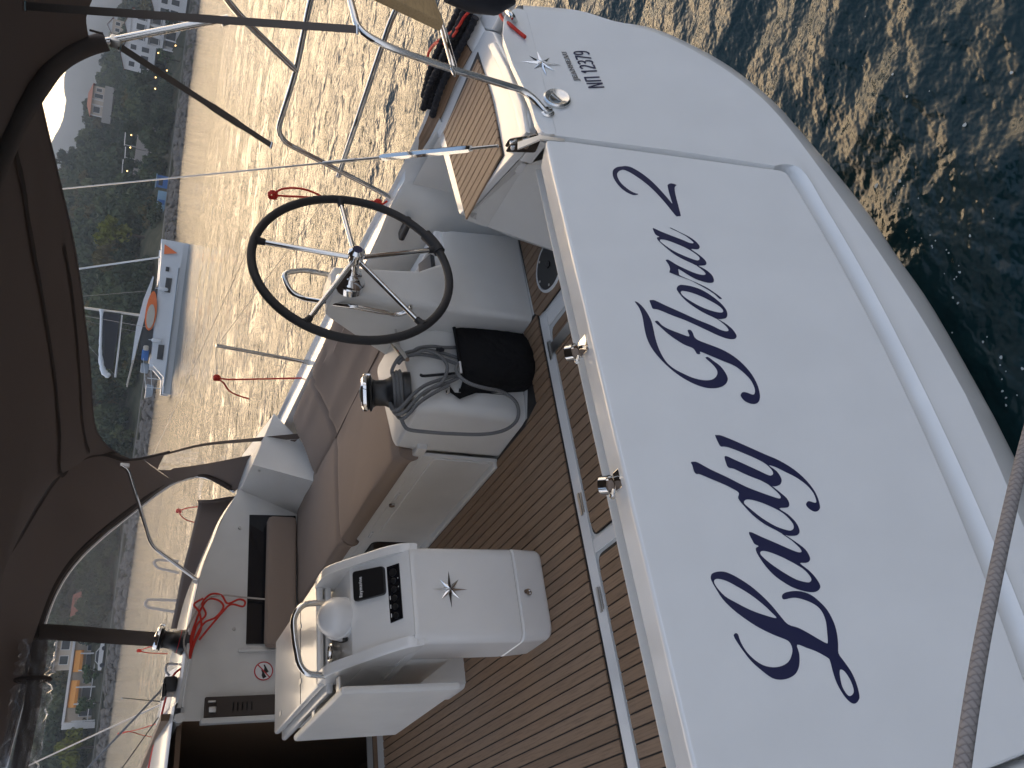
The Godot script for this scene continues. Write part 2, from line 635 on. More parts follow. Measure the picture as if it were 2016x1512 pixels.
func transom_door() -> void:
	var st := S()
	var p := []
	p.append(Vector3(2.262, 1.478, 0))
	p.append(Vector3(2.106, 0.628, 0))
	for i in range(1, 24):
		var d := lerpf(0.986, -0.986, i / 24.0)
		p.append(Vector3(1.12 + d, 0.566 + 0.06 * pow(d / 0.98, 2.0), 0))
	p.append(Vector3(0.134, 0.628, 0))
	p.append(Vector3(-0.022, 1.478, 0))
	p = round_poly(p, 0.03, 3)
	p = p.map(func(q): return Vector3(q.x, q.y - 0.03, tz(q.y, -0.105) ))
	slab(st, p, 0.112, 0.016, Vector3(0, 0, 1), 4)
	var door := put(st, "transom_door", "gelcoat", yacht)
	# fittings that lock the folded door: forked brackets with a pin
	for c in [Vector3(1.3919, 1.5, -1.707), Vector3(0.9242, 1.5, -1.6804)]:
		var z: float = c.z
		var ax := Vector3(0.25, 0.45, -0.86).normalized()
		var rc := Vector3(c.x, 1.488, z - 0.015)
		var f := S()
		box(f, Vector3(c.x + 0.004, 1.466, z + 0.022), Vector3(0.056, 0.006, 0.05), 0.002)
		lathe(f, rc, ax, [[0.0245, -0.013], [0.027, -0.013, -1], [0.027, 0.013, -1], [0.0245, 0.013, -1], [0.0245, -0.013, -1]], 24, -1)
		var br := put(f, "lock_bracket", "steel", door)
		f = S()
		lathe(f, rc - Vector3(0.004, 0.004, 0), ax, [[0.0, -0.012], [0.017, -0.012], [0.017, 0.010], [0.015, 0.013], [0.0, 0.013]], 18, -1)
		put(f, "plug", "cushion", br)
		f = S()
		lathe(f, rc + Vector3(-0.034, -0.006, 0.010), Vector3(-0.8, 0.3, 0.2), [[0.0, -0.016], [0.009, -0.016], [0.009, 0.006], [0.006, 0.012], [0.0, 0.012]], 10, -1)
		put(f, "pin", "steel", br)
	letters(door)

func plank_run(parent: Node, x0: float, x1: float, pitch: float, y: float, zs: Callable, h := 0.008, gap := 0.005) -> void:
	# laid teak strips running fore and aft; zs(x) gives [aft, forward] for a strip edge
	var x := x0
	var i := 0
	while x < x1 - 0.012:
		var xe: float = min(x + pitch, x1) - gap
		var a: Array = zs.call(x)
		var b: Array = zs.call(xe)
		if a[0] - a[1] > 0.02 or b[0] - b[1] > 0.02:
			var st := S()
			var ya: float = y
			slab(st, [Vector3(x, ya, a[0]), Vector3(xe, ya, b[0]), Vector3(xe, ya, b[1]), Vector3(x, ya, a[1])], h, 0.0, Vector3.UP)
			put(st, "plank", "teak_%d" % posmod(i * 7 + int(x * 13), 5), parent)
		x += pitch
		i += 1

func stern_seat() -> void:
	# deck moulding that carries the helm seat
	var st := S()
	var lid := [Vector3(2.5789, 1.45, -2.3571), Vector3(2.3907, 1.45, -1.7897), Vector3(2.3928, 1.45, -1.6998), Vector3(2.4457, 1.45, -1.6812), Vector3(2.5947, 1.45, -1.6919), Vector3(2.8825, 1.45, -1.7376), Vector3(3.1457, 1.45, -1.7977), Vector3(3.2596, 1.45, -1.8681), Vector3(3.2778, 1.45, -1.9623), Vector3(3.3254, 1.45, -2.4804)]
	slab(st, round_poly(lid, 0.02, 2), 0.032, 0.014, Vector3.UP, 4)
	var seat := put(st, "stern_seat", "gelcoat", yacht)
	st = S()
	var ridge := [Vector3(2.4587, 1.482, -1.8676), Vector3(2.432, 1.482, -1.7448), Vector3(2.572, 1.482, -1.7437), Vector3(2.8594, 1.482, -1.7868), Vector3(3.1056, 1.482, -1.8423), Vector3(3.0522, 1.482, -1.788), Vector3(2.8132, 1.482, -1.7311), Vector3(2.53, 1.482, -1.684), Vector3(2.3737, 1.482, -1.6934), Vector3(2.3969, 1.482, -1.8213)]
	slab(st, ridge, 0.016, 0.012, Vector3.UP, 3)
	put(st, "raised_rim", "gelcoat", seat)
	# inboard face, undercut towards the floor, with a joint line
	st = S()
	var f0 := [Vector3(2.5703, 1.456, -2.363), Vector3(2.3751, 1.456, -1.7825)]
	var f1 := [Vector3(2.5649, 1.345, -2.3746), Vector3(2.5406, 1.345, -1.9724)]
	var f2 := [Vector3(2.985, 0.95, -2.80), Vector3(2.36, 0.95, -2.26)]
	quad(st, f0[0], f0[1], f1[1], f1[0])
	var j := Vector3(0.006, -0.004, 0)
	quad(st, f1[0], f1[1], f1[1] + j * 3.0, f1[0] + j * 3.0)
	quad(st, f1[0] + j, f1[1] + j, f2[1], f2[0])
	quad(st, f1[1] + j, Vector3(2.30, 1.33, -1.66), Vector3(2.30, 0.95, -1.62), f2[1])
	put(st, "seat_front", "gelcoat_moulding", seat)
	# teak on the seat
	var P1: Vector3 = Vector3(2.5232, 1.482, -2.282)
	var P2: Vector3 = Vector3(3.1619, 1.482, -2.3809)
	var P3: Vector3 = Vector3(3.1923, 1.482, -1.9598)
	var P4: Vector3 = Vector3(2.4852, 1.482, -1.9082)
	st = S()
	slab(st, [P1 + Vector3(-0.012, 0, -0.012), P2 + Vector3(0.012, 0, -0.012), P3 + Vector3(0.012, 0, 0.012), (P3 + P4) * 0.5 + Vector3(0.0, 0, 0.03), P4 + Vector3(-0.012, 0, 0.012)], 0.003, 0.0, Vector3.UP)
	put(st, "caulk_bed", "caulk", seat)
	var zs := func(x: float) -> Array:
		var t := clampf((x - P4.x) / (P3.x - P4.x), 0.0, 1.0)
		var aft := lerpf(P4.z, P3.z, t) + 0.03 * sin(PI * t)
		var fwd: float = lerpf(P1.z, P2.z, clampf((x - P1.x) / (P2.x - P1.x), 0.0, 1.0))
		if x < P1.x: aft = lerpf(P1.z, P4.z, clampf((P1.x - x) / (P1.x - P4.x), 0.0, 1.0)); aft = maxf(aft, P4.z)
		return [aft, fwd]
	plank_run(seat, P4.x, P2.x, 0.05, 1.484, zs, 0.008, 0.007)
	# side deck: slopes up going forward along the gunwale
	st = S()
	var inn := [Vector3(3.2283, 1.475, -1.86), Vector3(3.2858, 1.476, -2.1663), Vector3(3.2741, 1.478, -2.4188), Vector3(3.266, 1.515, -2.6827), Vector3(3.1176, 1.6, -2.8569), Vector3(3.06, 1.62, -3.2), Vector3(3.10, 1.66, -4.5), Vector3(3.12, 1.70, -6.0)]
	var out := [Vector3(3.36, 1.5368, -1.8372), Vector3(3.36, 1.5447, -2.1354), Vector3(3.34, 1.5315, -2.373), Vector3(3.3, 1.5374, -2.5472), Vector3(3.21, 1.5888, -2.9096), Vector3(3.22, 1.615, -3.2), Vector3(3.26, 1.655, -4.5), Vector3(3.30, 1.69, -6.0)]
	inn = cat(inn, 4)
	out = cat(out, 4)
	var rows := []
	for i in inn.size():
		var d: Vector3 = (out[i] - inn[i])
		rows.append([inn[i] + Vector3(0, -0.05, 0), inn[i], inn[i] + d * 0.85, inn[i] + d * 0.92 + Vector3(0, 0.02, 0), inn[i] + d * 1.02 + Vector3(0, 0.018, 0), inn[i] + d * 1.0 + Vector3(0, -0.14, 0), inn[i] + d * 0.7 + Vector3(-0.05, -0.55, 0)])
	grid(st, rows, 0)
	var sd := put(st, "side_deck", "gelcoat", yacht)
	st = S()   # aft corner of the deck beyond the seat
	slab(st, [Vector3(3.1759, 1.44, -1.8105), Vector3(3.1424, 1.44, -1.6519), Vector3(3.3827, 1.44, -1.7106), Vector3(3.6744, 1.44, -1.9798), Vector3(3.4056, 1.44, -1.9349), Vector3(3.2975, 1.44, -1.8968)], 0.04, 0.02, Vector3.UP, 3)
	put(st, "deck_corner", "gelcoat", sd)
	for q in 4:   # strips of teak on the side deck
		st = S()
		var a := 0.10 + q * 0.185
		var b := a + 0.168
		var n := 12
		var s0 := 2
		for i in range(s0, n):
			var qd := []
			for e in [[i, a], [i + 1, a], [i + 1, b], [i, b]]:
				qd.append(inn[e[0]].lerp(out[e[0]], e[1]) + Vector3(0, 0.012, 0))
			quad(st, qd[0], qd[1], qd[2], qd[3], 0)
			quad(st, qd[1] + Vector3(0, -0.01, 0), qd[0] + Vector3(0, -0.01, 0), qd[0], qd[1], 1)
			quad(st, qd[3], qd[2], qd[2] + Vector3(0, -0.01, 0), qd[3] + Vector3(0, -0.01, 0), 2)
		put(st, "plank", "teak_%d" % (q % 5), sd)
	st = S()
	for i in range(2, 12):
		var up := Vector3(0, 0.004, 0)
		quad(st, inn[i].lerp(out[i], 0.08) + up, inn[i + 1].lerp(out[i + 1], 0.08) + up, inn[i + 1].lerp(out[i + 1], 0.84) + up, inn[i].lerp(out[i], 0.84) + up, 0)
	put(st, "caulk_bed", "caulk", sd)
	# inner wall of the coaming between the helm well and the side deck
	st = S()
	var tp := cat([Vector3(3.2434, 1.486, -2.3982), Vector3(3.2681, 1.512, -2.6909), Vector3(3.1058, 1.592, -2.85), Vector3(3.045, 1.612, -3.2), Vector3(3.02, 1.60, -3.5)], 4)
	rows = []
	for i in tp.size():
		var p: Vector3 = tp[i]
		rows.append([p + Vector3(0.04, 0.006, 0), p + Vector3(0.012, 0.002, 0), p + Vector3(0, -0.012, 0), Vector3(p.x - 0.05, 1.25, p.z), Vector3(p.x - 0.10, 0.95, p.z)])
	grid(st, rows, 0)
	quad(st, P1 + Vector3(0, -0.03, -0.02), P2 + Vector3(0, -0.03, -0.02), Vector3(P2.x, 0.95, P2.z), Vector3(2.99, 0.95, -2.78))
	put(st, "coaming", "gelcoat_moulding", yacht)
	st = S()   # filler between seat moulding and door at the chainplate
	slab(st, [Vector3(2.5037, 1.4, -1.8936), Vector3(2.4896, 1.4, -1.7584), Vector3(2.3694, 1.4, -1.7131), Vector3(2.3987, 1.4, -1.8449)], 0.05, 0.01, Vector3.UP)
	put(st, "chainplate_pad", "gelcoat", seat)
	# winch switch on the coaming
	st = S()
	box(st, Vector3(3.02, 1.5141, -2.9285), Vector3(0.06, 0.035, 0.14), 0.014)
	put(st, "winch_button", "black_plastic", yacht)
	st = S()
	for q in [[Vector3(2.404, 1.395, -1.90), 0.02]]:
		box(st, Vector3(2.47, 1.395, -1.93), Vector3(0.02, 0.03, 0.055), 0.006)
	put(st, "drain_cover", "white_plastic", seat)

func cockpit_floor() -> void:
	var st := S()
	slab(st, [Vector3(-0.9, 0.86, -1.66), Vector3(3.05, 0.86, -1.66), Vector3(3.05, 0.86, -5.9), Vector3(-0.9, 0.86, -5.9)], 0.085, 0.0, Vector3.UP)
	var fl := put(st, "cockpit_floor", "gelcoat_moulding", yacht)
	# forward teak field
	st = S()
	slab(st, [Vector3(-0.2, 0.945, -2.70), Vector3(2.42, 0.945, -2.70), Vector3(2.42, 0.945, -2.80), Vector3(1.96, 0.945, -2.98), Vector3(1.93, 0.945, -3.4), Vector3(1.93, 0.945, -5.5), Vector3(-0.2, 0.945, -5.5)], 0.002, 0.0, Vector3.UP)
	put(st, "caulk_bed", "caulk", fl)
	plank_run(fl, -0.20, 2.40, 0.0495, 0.947, func(x: float) -> Array: return [-2.712, -5.5 if x < 1.92 else (-3.0 if x < 1.97 else -2.86)], 0.006, 0.007)
	# hatch panels aft of the gutter, each with rounded corners
	for hp in [[1.185, 2.235, -2.615, -1.78], [-0.1, 1.105, -2.615, -1.78]]:
		st = S()
		slab(st, round_poly([Vector3(hp[0], 0.945, hp[2]), Vector3(hp[1], 0.945, hp[2]), Vector3(hp[1], 0.945, hp[3]), Vector3(hp[0], 0.945, hp[3])], 0.04), 0.003, 0.0, Vector3.UP)
		put(st, "caulk_bed", "caulk", fl)
		plank_run(fl, hp[0] + 0.008, hp[1], 0.0495, 0.948, func(x: float) -> Array:
			var c := 0.0
			var e: float = min(x - hp[0], hp[1] - x)
			if e < 0.03: c = 0.03 - e
			return [hp[3] - c, hp[2] + 0.006 + c], 0.006, 0.007)
	# helm well panel with its round inspection plate
	st = S()
	slab(st, [Vector3(2.365, 0.945, -2.64), Vector3(2.40, 0.945, -2.735), Vector3(2.93, 0.945, -2.755), Vector3(2.95, 0.945, -2.0), Vector3(2.365, 0.945, -2.0)], 0.003, 0.0, Vector3.UP)
	put(st, "caulk_bed", "caulk", fl)
	plank_run(fl, 2.372, 2.93, 0.0495, 0.948, func(x: float) -> Array: return [-2.0, (-2.728 if x > 2.41 else -2.69)], 0.006, 0.007)
	var hc: Vector3 = Vector3(2.5244, 0.955, -2.5471)
	st = S()
	lathe(st, Vector3(hc.x + 0.02, 0.953, hc.z + 0.04), Vector3.UP, [[0.0, 0.008], [0.118, 0.008], [0.122, 0.004], [0.122, 0.0]], 36, -1)
	var pl := put(st, "inspection_plate", "black_plastic", fl)
	st = S()
	lathe(st, Vector3(hc.x + 0.02, 0.9535, hc.z + 0.04), Vector3.UP, [[0.122, 0.0], [0.124, 0.007], [0.134, 0.006], [0.138, 0.0]], 36, 0)
	put(st, "plate_ring", "white_plastic", pl)
	for k in 6:
		st = S()
		var t := TAU * k / 6.0 + 0.3
		lathe(st, Vector3(hc.x + 0.02 + 0.105 * cos(t), 0.9612, hc.z + 0.04 + 0.105 * sin(t)), Vector3.UP, [[0.007, 0.0], [0.006, 0.002], [0.0, 0.002]], 8, -1)
		put(st, "screw", "steel_satin", pl)
	st = S()
	lathe(st, Vector3(hc.x + 0.02, 0.9612, hc.z + 0.04), Vector3.UP, [[0.02, 0.0], [0.018, 0.006], [0.0, 0.006]], 6, -1)
	put(st, "centre_bolt", "black_gloss", pl)
	# gutter grooves and hinges between the panels
	st = S()
	for x0 in [[-0.2, 2.34]]:
		var w := [Vector3(x0[0], 0.9475, -2.69), Vector3(x0[1], 0.9475, -2.69), Vector3(x0[1], 0.9475, -2.625), Vector3(x0[0], 0.9475, -2.625)]
		slab(st, w, 0.006, 0.003, Vector3.UP)
	slab(st, [Vector3(1.118, 0.9475, -2.62), Vector3(1.172, 0.9475, -2.62), Vector3(1.172, 0.9475, -1.9), Vector3(1.118, 0.9475, -1.9)], 0.006, 0.003, Vector3.UP)
	slab(st, [Vector3(2.262, 0.9475, -2.62), Vector3(2.335, 0.9475, -2.62), Vector3(2.335, 0.9475, -1.9), Vector3(2.262, 0.9475, -1.9)], 0.006, 0.003, Vector3.UP)
	put(st, "gutter", "gelcoat", fl)
	for px in [Vector3(2.135, 0.955, -2.6497), Vector3(1.3462, 0.955, -2.6381), Vector3(0.9378, 0.955, -2.6253)]:
		st = S()
		box(st, Vector3(px.x, 0.957, -2.652), Vector3(0.10, 0.006, 0.016), 0.002)
		box(st, Vector3(px.x, 0.958, -2.632), Vector3(0.09, 0.004, 0.006), 0.001)
		put(st, "hinge", "steel_satin", fl)
	st = S()
	var mp: Vector3 = Vector3(2.129, 0.957, -2.5185)
	box(st, Vector3(mp.x, 0.957, -2.42), Vector3(0.062, 0.004, 0.42), 0.001)
	put(st, "metal_strip", "steel_satin", fl)


func outline(v: Array) -> Array:   # millimetres on the door face, across and up the slope
	var p := []
	for i in range(0, v.size(), 2): p.append(Vector2(v[i], v[i + 1]))
	return cat(p, 3, true)

func letter(parent: Node, k: int, rings: Array) -> void:
	var p: Array = outline(rings[0])
	for h in range(1, rings.size()):   # join each counter to the outside by a slit
		var q: Array = outline(rings[h])
		if Geometry2D.is_polygon_clockwise(PackedVector2Array(q)) == Geometry2D.is_polygon_clockwise(PackedVector2Array(p)): q.reverse()
		var best := [1e9, 0, 0]
		for i in p.size():
			for j in q.size():
				var d: float = p[i].distance_squared_to(q[j])
				if d < best[0]: best = [d, i, j]
		var j2: Array = q.slice(best[2]) + q.slice(0, best[2] + 1)
		p = p.slice(0, best[1] + 1) + j2 + p.slice(best[1])
	var tr := Geometry2D.triangulate_polygon(PackedVector2Array(p))
	if tr.is_empty(): print("letter not filled ", k)
	var st := S()
	var up := Vector3(0, 0.9578, -0.2873)
	var n := Vector3(0, 0.2873, 0.9578)
	var o := Vector3(0, 1.48, -1.622) + n * (0.0078 + 0.0002 * (k % 3))
	for i in range(0, tr.size(), 3):
		var w := []
		for j in 3:
			var c: Vector2 = p[tr[i + j]] * 0.001
			w.append(o + Vector3(c.x, 0, 0) + up * c.y)
		if (w[1] - w[0]).cross(w[2] - w[0]).dot(n) > 0: tri(st, w[0], w[2], w[1])
		else: tri(st, w[0], w[1], w[2])
	put(st, "name_letter", "navy_vinyl", parent)

func letters(door: Node) -> void:
	letter(door, 0, [[628, -190, 624, -210, 608, -235, 583, -263, 555, -286, 527, -304, 503, -316, 479, -330, 468, -354, 452, -377, 436, -397, 424, -414, 426, -419, 446, -425, 473, -432, 497, -432, 515, -424, 530, -405, 541, -379, 543, -362, 541, -341, 546, -337, 553, -340, 558, -350, 560, -371, 557, -394, 546, -417, 527, -434, 504, -447, 473, -453, 444, -451, 418, -444, 397, -437, 379, -443, 352, -453, 324, -456, 296, -453, 285, -446, 279, -434, 284, -423, 301, -413, 329, -406, 357, -406, 382, -408, 390, -404, 407, -381, 418, -359, 428, -337, 408, -335, 390, -330, 373, -321, 360, -307, 353, -287, 352, -267, 358, -247, 376, -228, 400, -208, 427, -194, 452, -184, 463, -181, 468, -182, 471, -188, 467, -193, 451, -194, 429, -200, 408, -213, 390, -233, 382, -258, 383, -281, 391, -301, 405, -314, 420, -321, 436, -319, 445, -308, 458, -283, 478, -252, 501, -225, 528, -199, 557, -179, 588, -168, 608, -163, 618, -165, 625, -172], [609, -184, 601, -204, 584, -228, 561, -256, 535, -280, 513, -296, 497, -305, 506, -279, 523, -244, 546, -210, 564, -187, 587, -173, 601, -169, 608, -173], [359, -428, 354, -436, 335, -443, 315, -444, 303, -440, 297, -429, 302, -422, 320, -417, 343, -420, 355, -424]])
	letter(door, 1, [[727, -304, 710, -335, 686, -376, 668, -406, 660, -423, 661, -432, 672, -430, 694, -415, 713, -395, 710, -402, 688, -426, 666, -445, 645, -450, 634, -445, 630, -433, 630, -417, 610, -434, 589, -446, 567, -451, 556, -442, 552, -426, 557, -402, 571, -372, 599, -340, 628, -321, 660, -309, 676, -307, 682, -310, 686, -318, 692, -309, 701, -306], [672, -323, 668, -341, 652, -371, 628, -405, 610, -424, 589, -433, 580, -428, 579, -417, 589, -391, 612, -361, 636, -336, 656, -320, 666, -316]])
	letter(door, 2, [[940, -198, 942, -205, 939, -218, 916, -248, 888, -291, 857, -335, 835, -376, 821, -405, 815, -420, 818, -426, 828, -424, 846, -413, 865, -397, 853, -412, 833, -429, 813, -443, 796, -444, 787, -435, 786, -411, 767, -430, 742, -445, 719, -447, 708, -438, 706, -423, 710, -402, 726, -380, 746, -353, 773, -329, 803, -312, 824, -303, 837, -309, 846, -305, 866, -278, 888, -240, 903, -214, 904, -205, 912, -200, 931, -200], [819, -328, 814, -349, 797, -383, 773, -416, 746, -433, 730, -434, 722, -425, 723, -412, 737, -383, 763, -352, 791, -328, 807, -316, 815, -318]])
	letter(door, 3, [[951, -301, 952, -310, 943, -324, 923, -356, 901, -390, 888, -410, 885, -419, 889, -427, 900, -428, 917, -419, 934, -401, 956, -366, 977, -328, 983, -311, 984, -300, 994, -296, 1020, -293, 1021, -299, 1019, -311, 1002, -342, 975, -386, 951, -424, 930, -459, 899, -494, 863, -519, 824, -533, 786, -532, 773, -524, 769, -511, 777, -498, 789, -492, 797, -496, 801, -505, 795, -520, 800, -526, 824, -526, 850, -514, 874, -492, 894, -464, 910, -441, 916, -424, 897, -441, 875, -447, 862, -443, 854, -433, 853, -412, 873, -384, 885, -361, 899, -338, 913, -317, 917, -304, 926, -300]])
	letter(door, 4, [[1508, -166, 1503, -176, 1484, -188, 1458, -197, 1428, -202, 1396, -201, 1364, -199, 1329, -200, 1298, -205, 1272, -214, 1251, -230, 1234, -252, 1218, -277, 1208, -304, 1206, -330, 1213, -348, 1227, -360, 1243, -362, 1263, -354, 1283, -340, 1288, -341, 1288, -349, 1273, -362, 1254, -378, 1229, -387, 1208, -388, 1191, -377, 1180, -357, 1177, -332, 1182, -304, 1199, -272, 1224, -242, 1255, -216, 1293, -193, 1330, -178, 1365, -172, 1403, -173, 1448, -177, 1478, -175, 1493, -171]])
	letter(door, 5, [[1429, -214, 1429, -223, 1414, -231, 1399, -247, 1383, -275, 1367, -308, 1387, -309, 1392, -312, 1391, -320, 1379, -324, 1364, -325, 1351, -335, 1334, -366, 1314, -401, 1289, -430, 1257, -453, 1219, -469, 1180, -475, 1145, -471, 1125, -461, 1117, -447, 1119, -431, 1130, -416, 1145, -410, 1153, -413, 1159, -421, 1157, -433, 1149, -449, 1154, -457, 1172, -462, 1202, -458, 1231, -442, 1254, -422, 1273, -390, 1294, -355, 1309, -329, 1302, -327, 1300, -321, 1303, -315, 1316, -312, 1325, -306, 1337, -285, 1357, -263, 1381, -242, 1408, -224, 1423, -214]])
	letter(door, 6, [[1510, -215, 1512, -222, 1510, -234, 1489, -264, 1463, -304, 1431, -352, 1407, -393, 1390, -416, 1383, -433, 1384, -442, 1390, -444, 1404, -439, 1421, -427, 1431, -418, 1427, -426, 1410, -444, 1390, -458, 1370, -464, 1361, -463, 1353, -455, 1352, -441, 1357, -423, 1374, -394, 1400, -357, 1428, -315, 1449, -276, 1468, -245, 1475, -230, 1478, -218, 1493, -216]])
	letter(door, 7, [[1571, -341, 1565, -368, 1550, -399, 1525, -426, 1497, -447, 1470, -459, 1450, -459, 1436, -452, 1431, -440, 1431, -419, 1439, -407, 1459, -379, 1485, -352, 1512, -332, 1542, -319, 1555, -317, 1565, -323, 1570, -331], [1546, -338, 1539, -361, 1523, -391, 1501, -420, 1482, -440, 1467, -448, 1458, -446, 1456, -435, 1464, -409, 1480, -380, 1501, -354, 1522, -334, 1538, -327, 1545, -330]])
	letter(door, 8, [[1675, -310, 1678, -315, 1676, -322, 1654, -345, 1631, -377, 1617, -401, 1611, -420, 1612, -430, 1619, -432, 1632, -426, 1651, -411, 1648, -420, 1629, -441, 1609, -453, 1591, -454, 1580, -449, 1577, -436, 1581, -419, 1594, -392, 1611, -372, 1627, -356, 1637, -344, 1624, -342, 1616, -341, 1610, -343, 1594, -367, 1576, -395, 1557, -421, 1535, -442, 1514, -458, 1510, -455, 1512, -449, 1531, -438, 1551, -419, 1572, -394, 1591, -369, 1605, -342, 1620, -316, 1623, -310, 1629, -312, 1639, -316, 1653, -316, 1666, -313]])
	letter(door, 9, [[1817, -300, 1817, -306, 1803, -326, 1784, -358, 1766, -390, 1752, -412, 1749, -423, 1752, -428, 1762, -423, 1781, -409, 1799, -388, 1818, -362, 1820, -364, 1818, -369, 1799, -393, 1781, -417, 1760, -436, 1739, -445, 1729, -443, 1723, -437, 1722, -428, 1723, -412, 1704, -428, 1680, -445, 1664, -449, 1654, -444, 1651, -432, 1652, -411, 1661, -398, 1679, -372, 1701, -347, 1730, -326, 1757, -309, 1771, -304, 1777, -307, 1779, -314, 1785, -307, 1793, -302], [1767, -317, 1765, -332, 1753, -357, 1734, -387, 1713, -412, 1693, -428, 1682, -430, 1675, -425, 1674, -417, 1684, -396, 1700, -370, 1718, -346, 1740, -326, 1758, -313, 1764, -313]])
	letter(door, 10, [[2116, -258, 2118, -270, 2114, -288, 2099, -307, 2076, -328, 2044, -350, 2004, -370, 1962, -388, 1933, -399, 1952, -400, 1987, -401, 2019, -404, 2026, -407, 2032, -417, 2031, -428, 2025, -438, 2022, -437, 2015, -430, 2002, -426, 1972, -422, 1923, -419, 1880, -416, 1874, -414, 1873, -405, 1874, -398, 1899, -388, 1940, -373, 1984, -354, 2021, -334, 2053, -311, 2078, -289, 2092, -272, 2098, -260, 2097, -251, 2090, -240, 2078, -232, 2060, -230, 2035, -235, 2013, -247, 1993, -263, 1983, -277, 1980, -286, 1976, -284, 1974, -275, 1975, -264, 1986, -248, 2005, -232, 2032, -220, 2060, -214, 2082, -216, 2098, -222, 2109, -234, 2114, -245]])

func settee() -> void:
	var st := S()
	# seat moulding and its riser
	slab(st, [Vector3(1.93, 0.95, -3.35), Vector3(1.93, 0.95, -5.6), Vector3(1.93, 1.358, -5.6), Vector3(1.93, 1.358, -3.35)], 0.02, 0.006, Vector3(-1, 0, 0))
	slab(st, [Vector3(1.91, 1.36, -3.28), Vector3(3.1, 1.36, -3.28), Vector3(3.1, 1.36, -5.62), Vector3(1.91, 1.36, -5.62)], 0.05, 0.015, Vector3.UP)
	var se := put(st, "settee", "gelcoat_moulding", yacht)
	st = S()   # locker door on the riser
	slab(st, round_poly([Vector3(1.909, 0.985, -3.36), Vector3(1.909, 0.985, -4.30), Vector3(1.909, 1.30, -4.30), Vector3(1.909, 1.30, -3.36)], 0.02), 0.007, 0.005, Vector3(-1, 0, 0))
	put(st, "locker_door", "gelcoat_moulding", se)
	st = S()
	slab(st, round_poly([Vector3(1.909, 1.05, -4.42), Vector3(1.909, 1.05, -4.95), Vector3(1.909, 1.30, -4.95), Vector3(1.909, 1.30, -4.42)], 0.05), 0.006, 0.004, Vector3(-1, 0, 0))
	put(st, "locker_shade_panel", "black_gloss", se)  # black panel stands in for the shade inside the locker opening
	st = S()
	for q in [[-3.80, 1.345], [-4.32, 1.34]]:
		box(st, Vector3(1.905, q[1], q[0]), Vector3(0.012, 0.014, 0.075), 0.004)
	put(st, "hinge", "white_plastic", se)
	st = S()
	lathe(st, Vector3(1.905, 1.345, -3.90), Vector3(-1, 0, 0), [[0.0, 0.012], [0.016, 0.012], [0.018, 0.004], [0.018, 0.0]], 14, -1)
	put(st, "latch", "steel", se)
	st = S()   # toe ledge along the floor
	box(st, Vector3(1.905, 0.962, -4.4), Vector3(0.06, 0.025, 2.1), 0.01)
	put(st, "toe_ledge", "gelcoat_moulding", se)
	# winch plinth at the aft end
	st = S()
	var r0 := [Vector3(1.935, 0.95, -3.36), Vector3(1.95, 0.95, -2.985), Vector3(2.42, 0.95, -2.93), Vector3(2.42, 0.95, -3.36)]
	var r1 := [Vector3(1.93, 1.40, -3.36), Vector3(1.965, 1.40, -2.985), Vector3(2.42, 1.40, -2.935), Vector3(2.42, 1.40, -3.36)]
	var r2 := [Vector3(1.925, 1.50, -3.34), Vector3(1.98, 1.478, -3.03), Vector3(2.40, 1.56, -3.0), Vector3(2.40, 1.57, -3.34)]
	var rings := []
	for r in [r0, r1]: rings.append(round_poly(r, 0.05, 3))
	rings.append(round_poly(r2, 0.05, 3))
	var ctr := Vector3.ZERO
	for q in r2: ctr += q * 0.25
	rings.append(rings[2].map(func(q): return q.lerp(ctr, 0.06) + Vector3(0, 0.012, 0)))
	rings.append(rings[2].map(func(q): return q.lerp(ctr, 0.5) + Vector3(0, 0.013, 0)))
	loft(st, rings, true, 0)
	var pl := put(st, "winch_plinth", "gelcoat_moulding", yacht)
	st = S()
	lathe(st, Vector3(2.0393, 1.3636, -2.965), Vector3(-0.1, 0.1, 1), [[0.0, 0.016], [0.010, 0.016], [0.012, 0.010], [0.010, 0.0]], 12, -1)
	put(st, "bag_stud", "steel", pl)
	# white block of the coaming beside the cabin
	st = S()
	var a: Vector3 = Vector3(2.78, 1.885, -5.20)
	var b: Vector3 = Vector3(2.8, 1.9002, -5.938)
	var ca := Vector3(2.60, 1.47, -5.05)
	var cb := Vector3(2.61, 1.47, -5.62)
	var oa: Vector3 = Vector3(2.92, 1.5067, -5.1637)
	quad(st, ca, cb, b, a)
	tri(st, ca, a, oa)
	quad(st, a, b, b + Vector3(0.45, -0.05, 0), a + Vector3(0.40, -0.13, 0.05))
	tri(st, oa, a, a + Vector3(0.40, -0.13, 0.05))
	tri(st, ca, oa, Vector3(3.0, 1.4, -5.0))
	var blk := put(st, "coaming_block", "gelcoat_moulding", yacht)
	for q in [Vector3(2.755, 1.8331, -5.2383), Vector3(2.765, 1.8597, -5.7679)]:
		st = S()
		lathe(st, q, Vector3(-0.9, 0.4, 0.1), [[0.012, -0.004], [0.010, 0.005], [0.0, 0.005]], 10, -1)
		put(st, "bolt_cap", "steel_satin", blk)

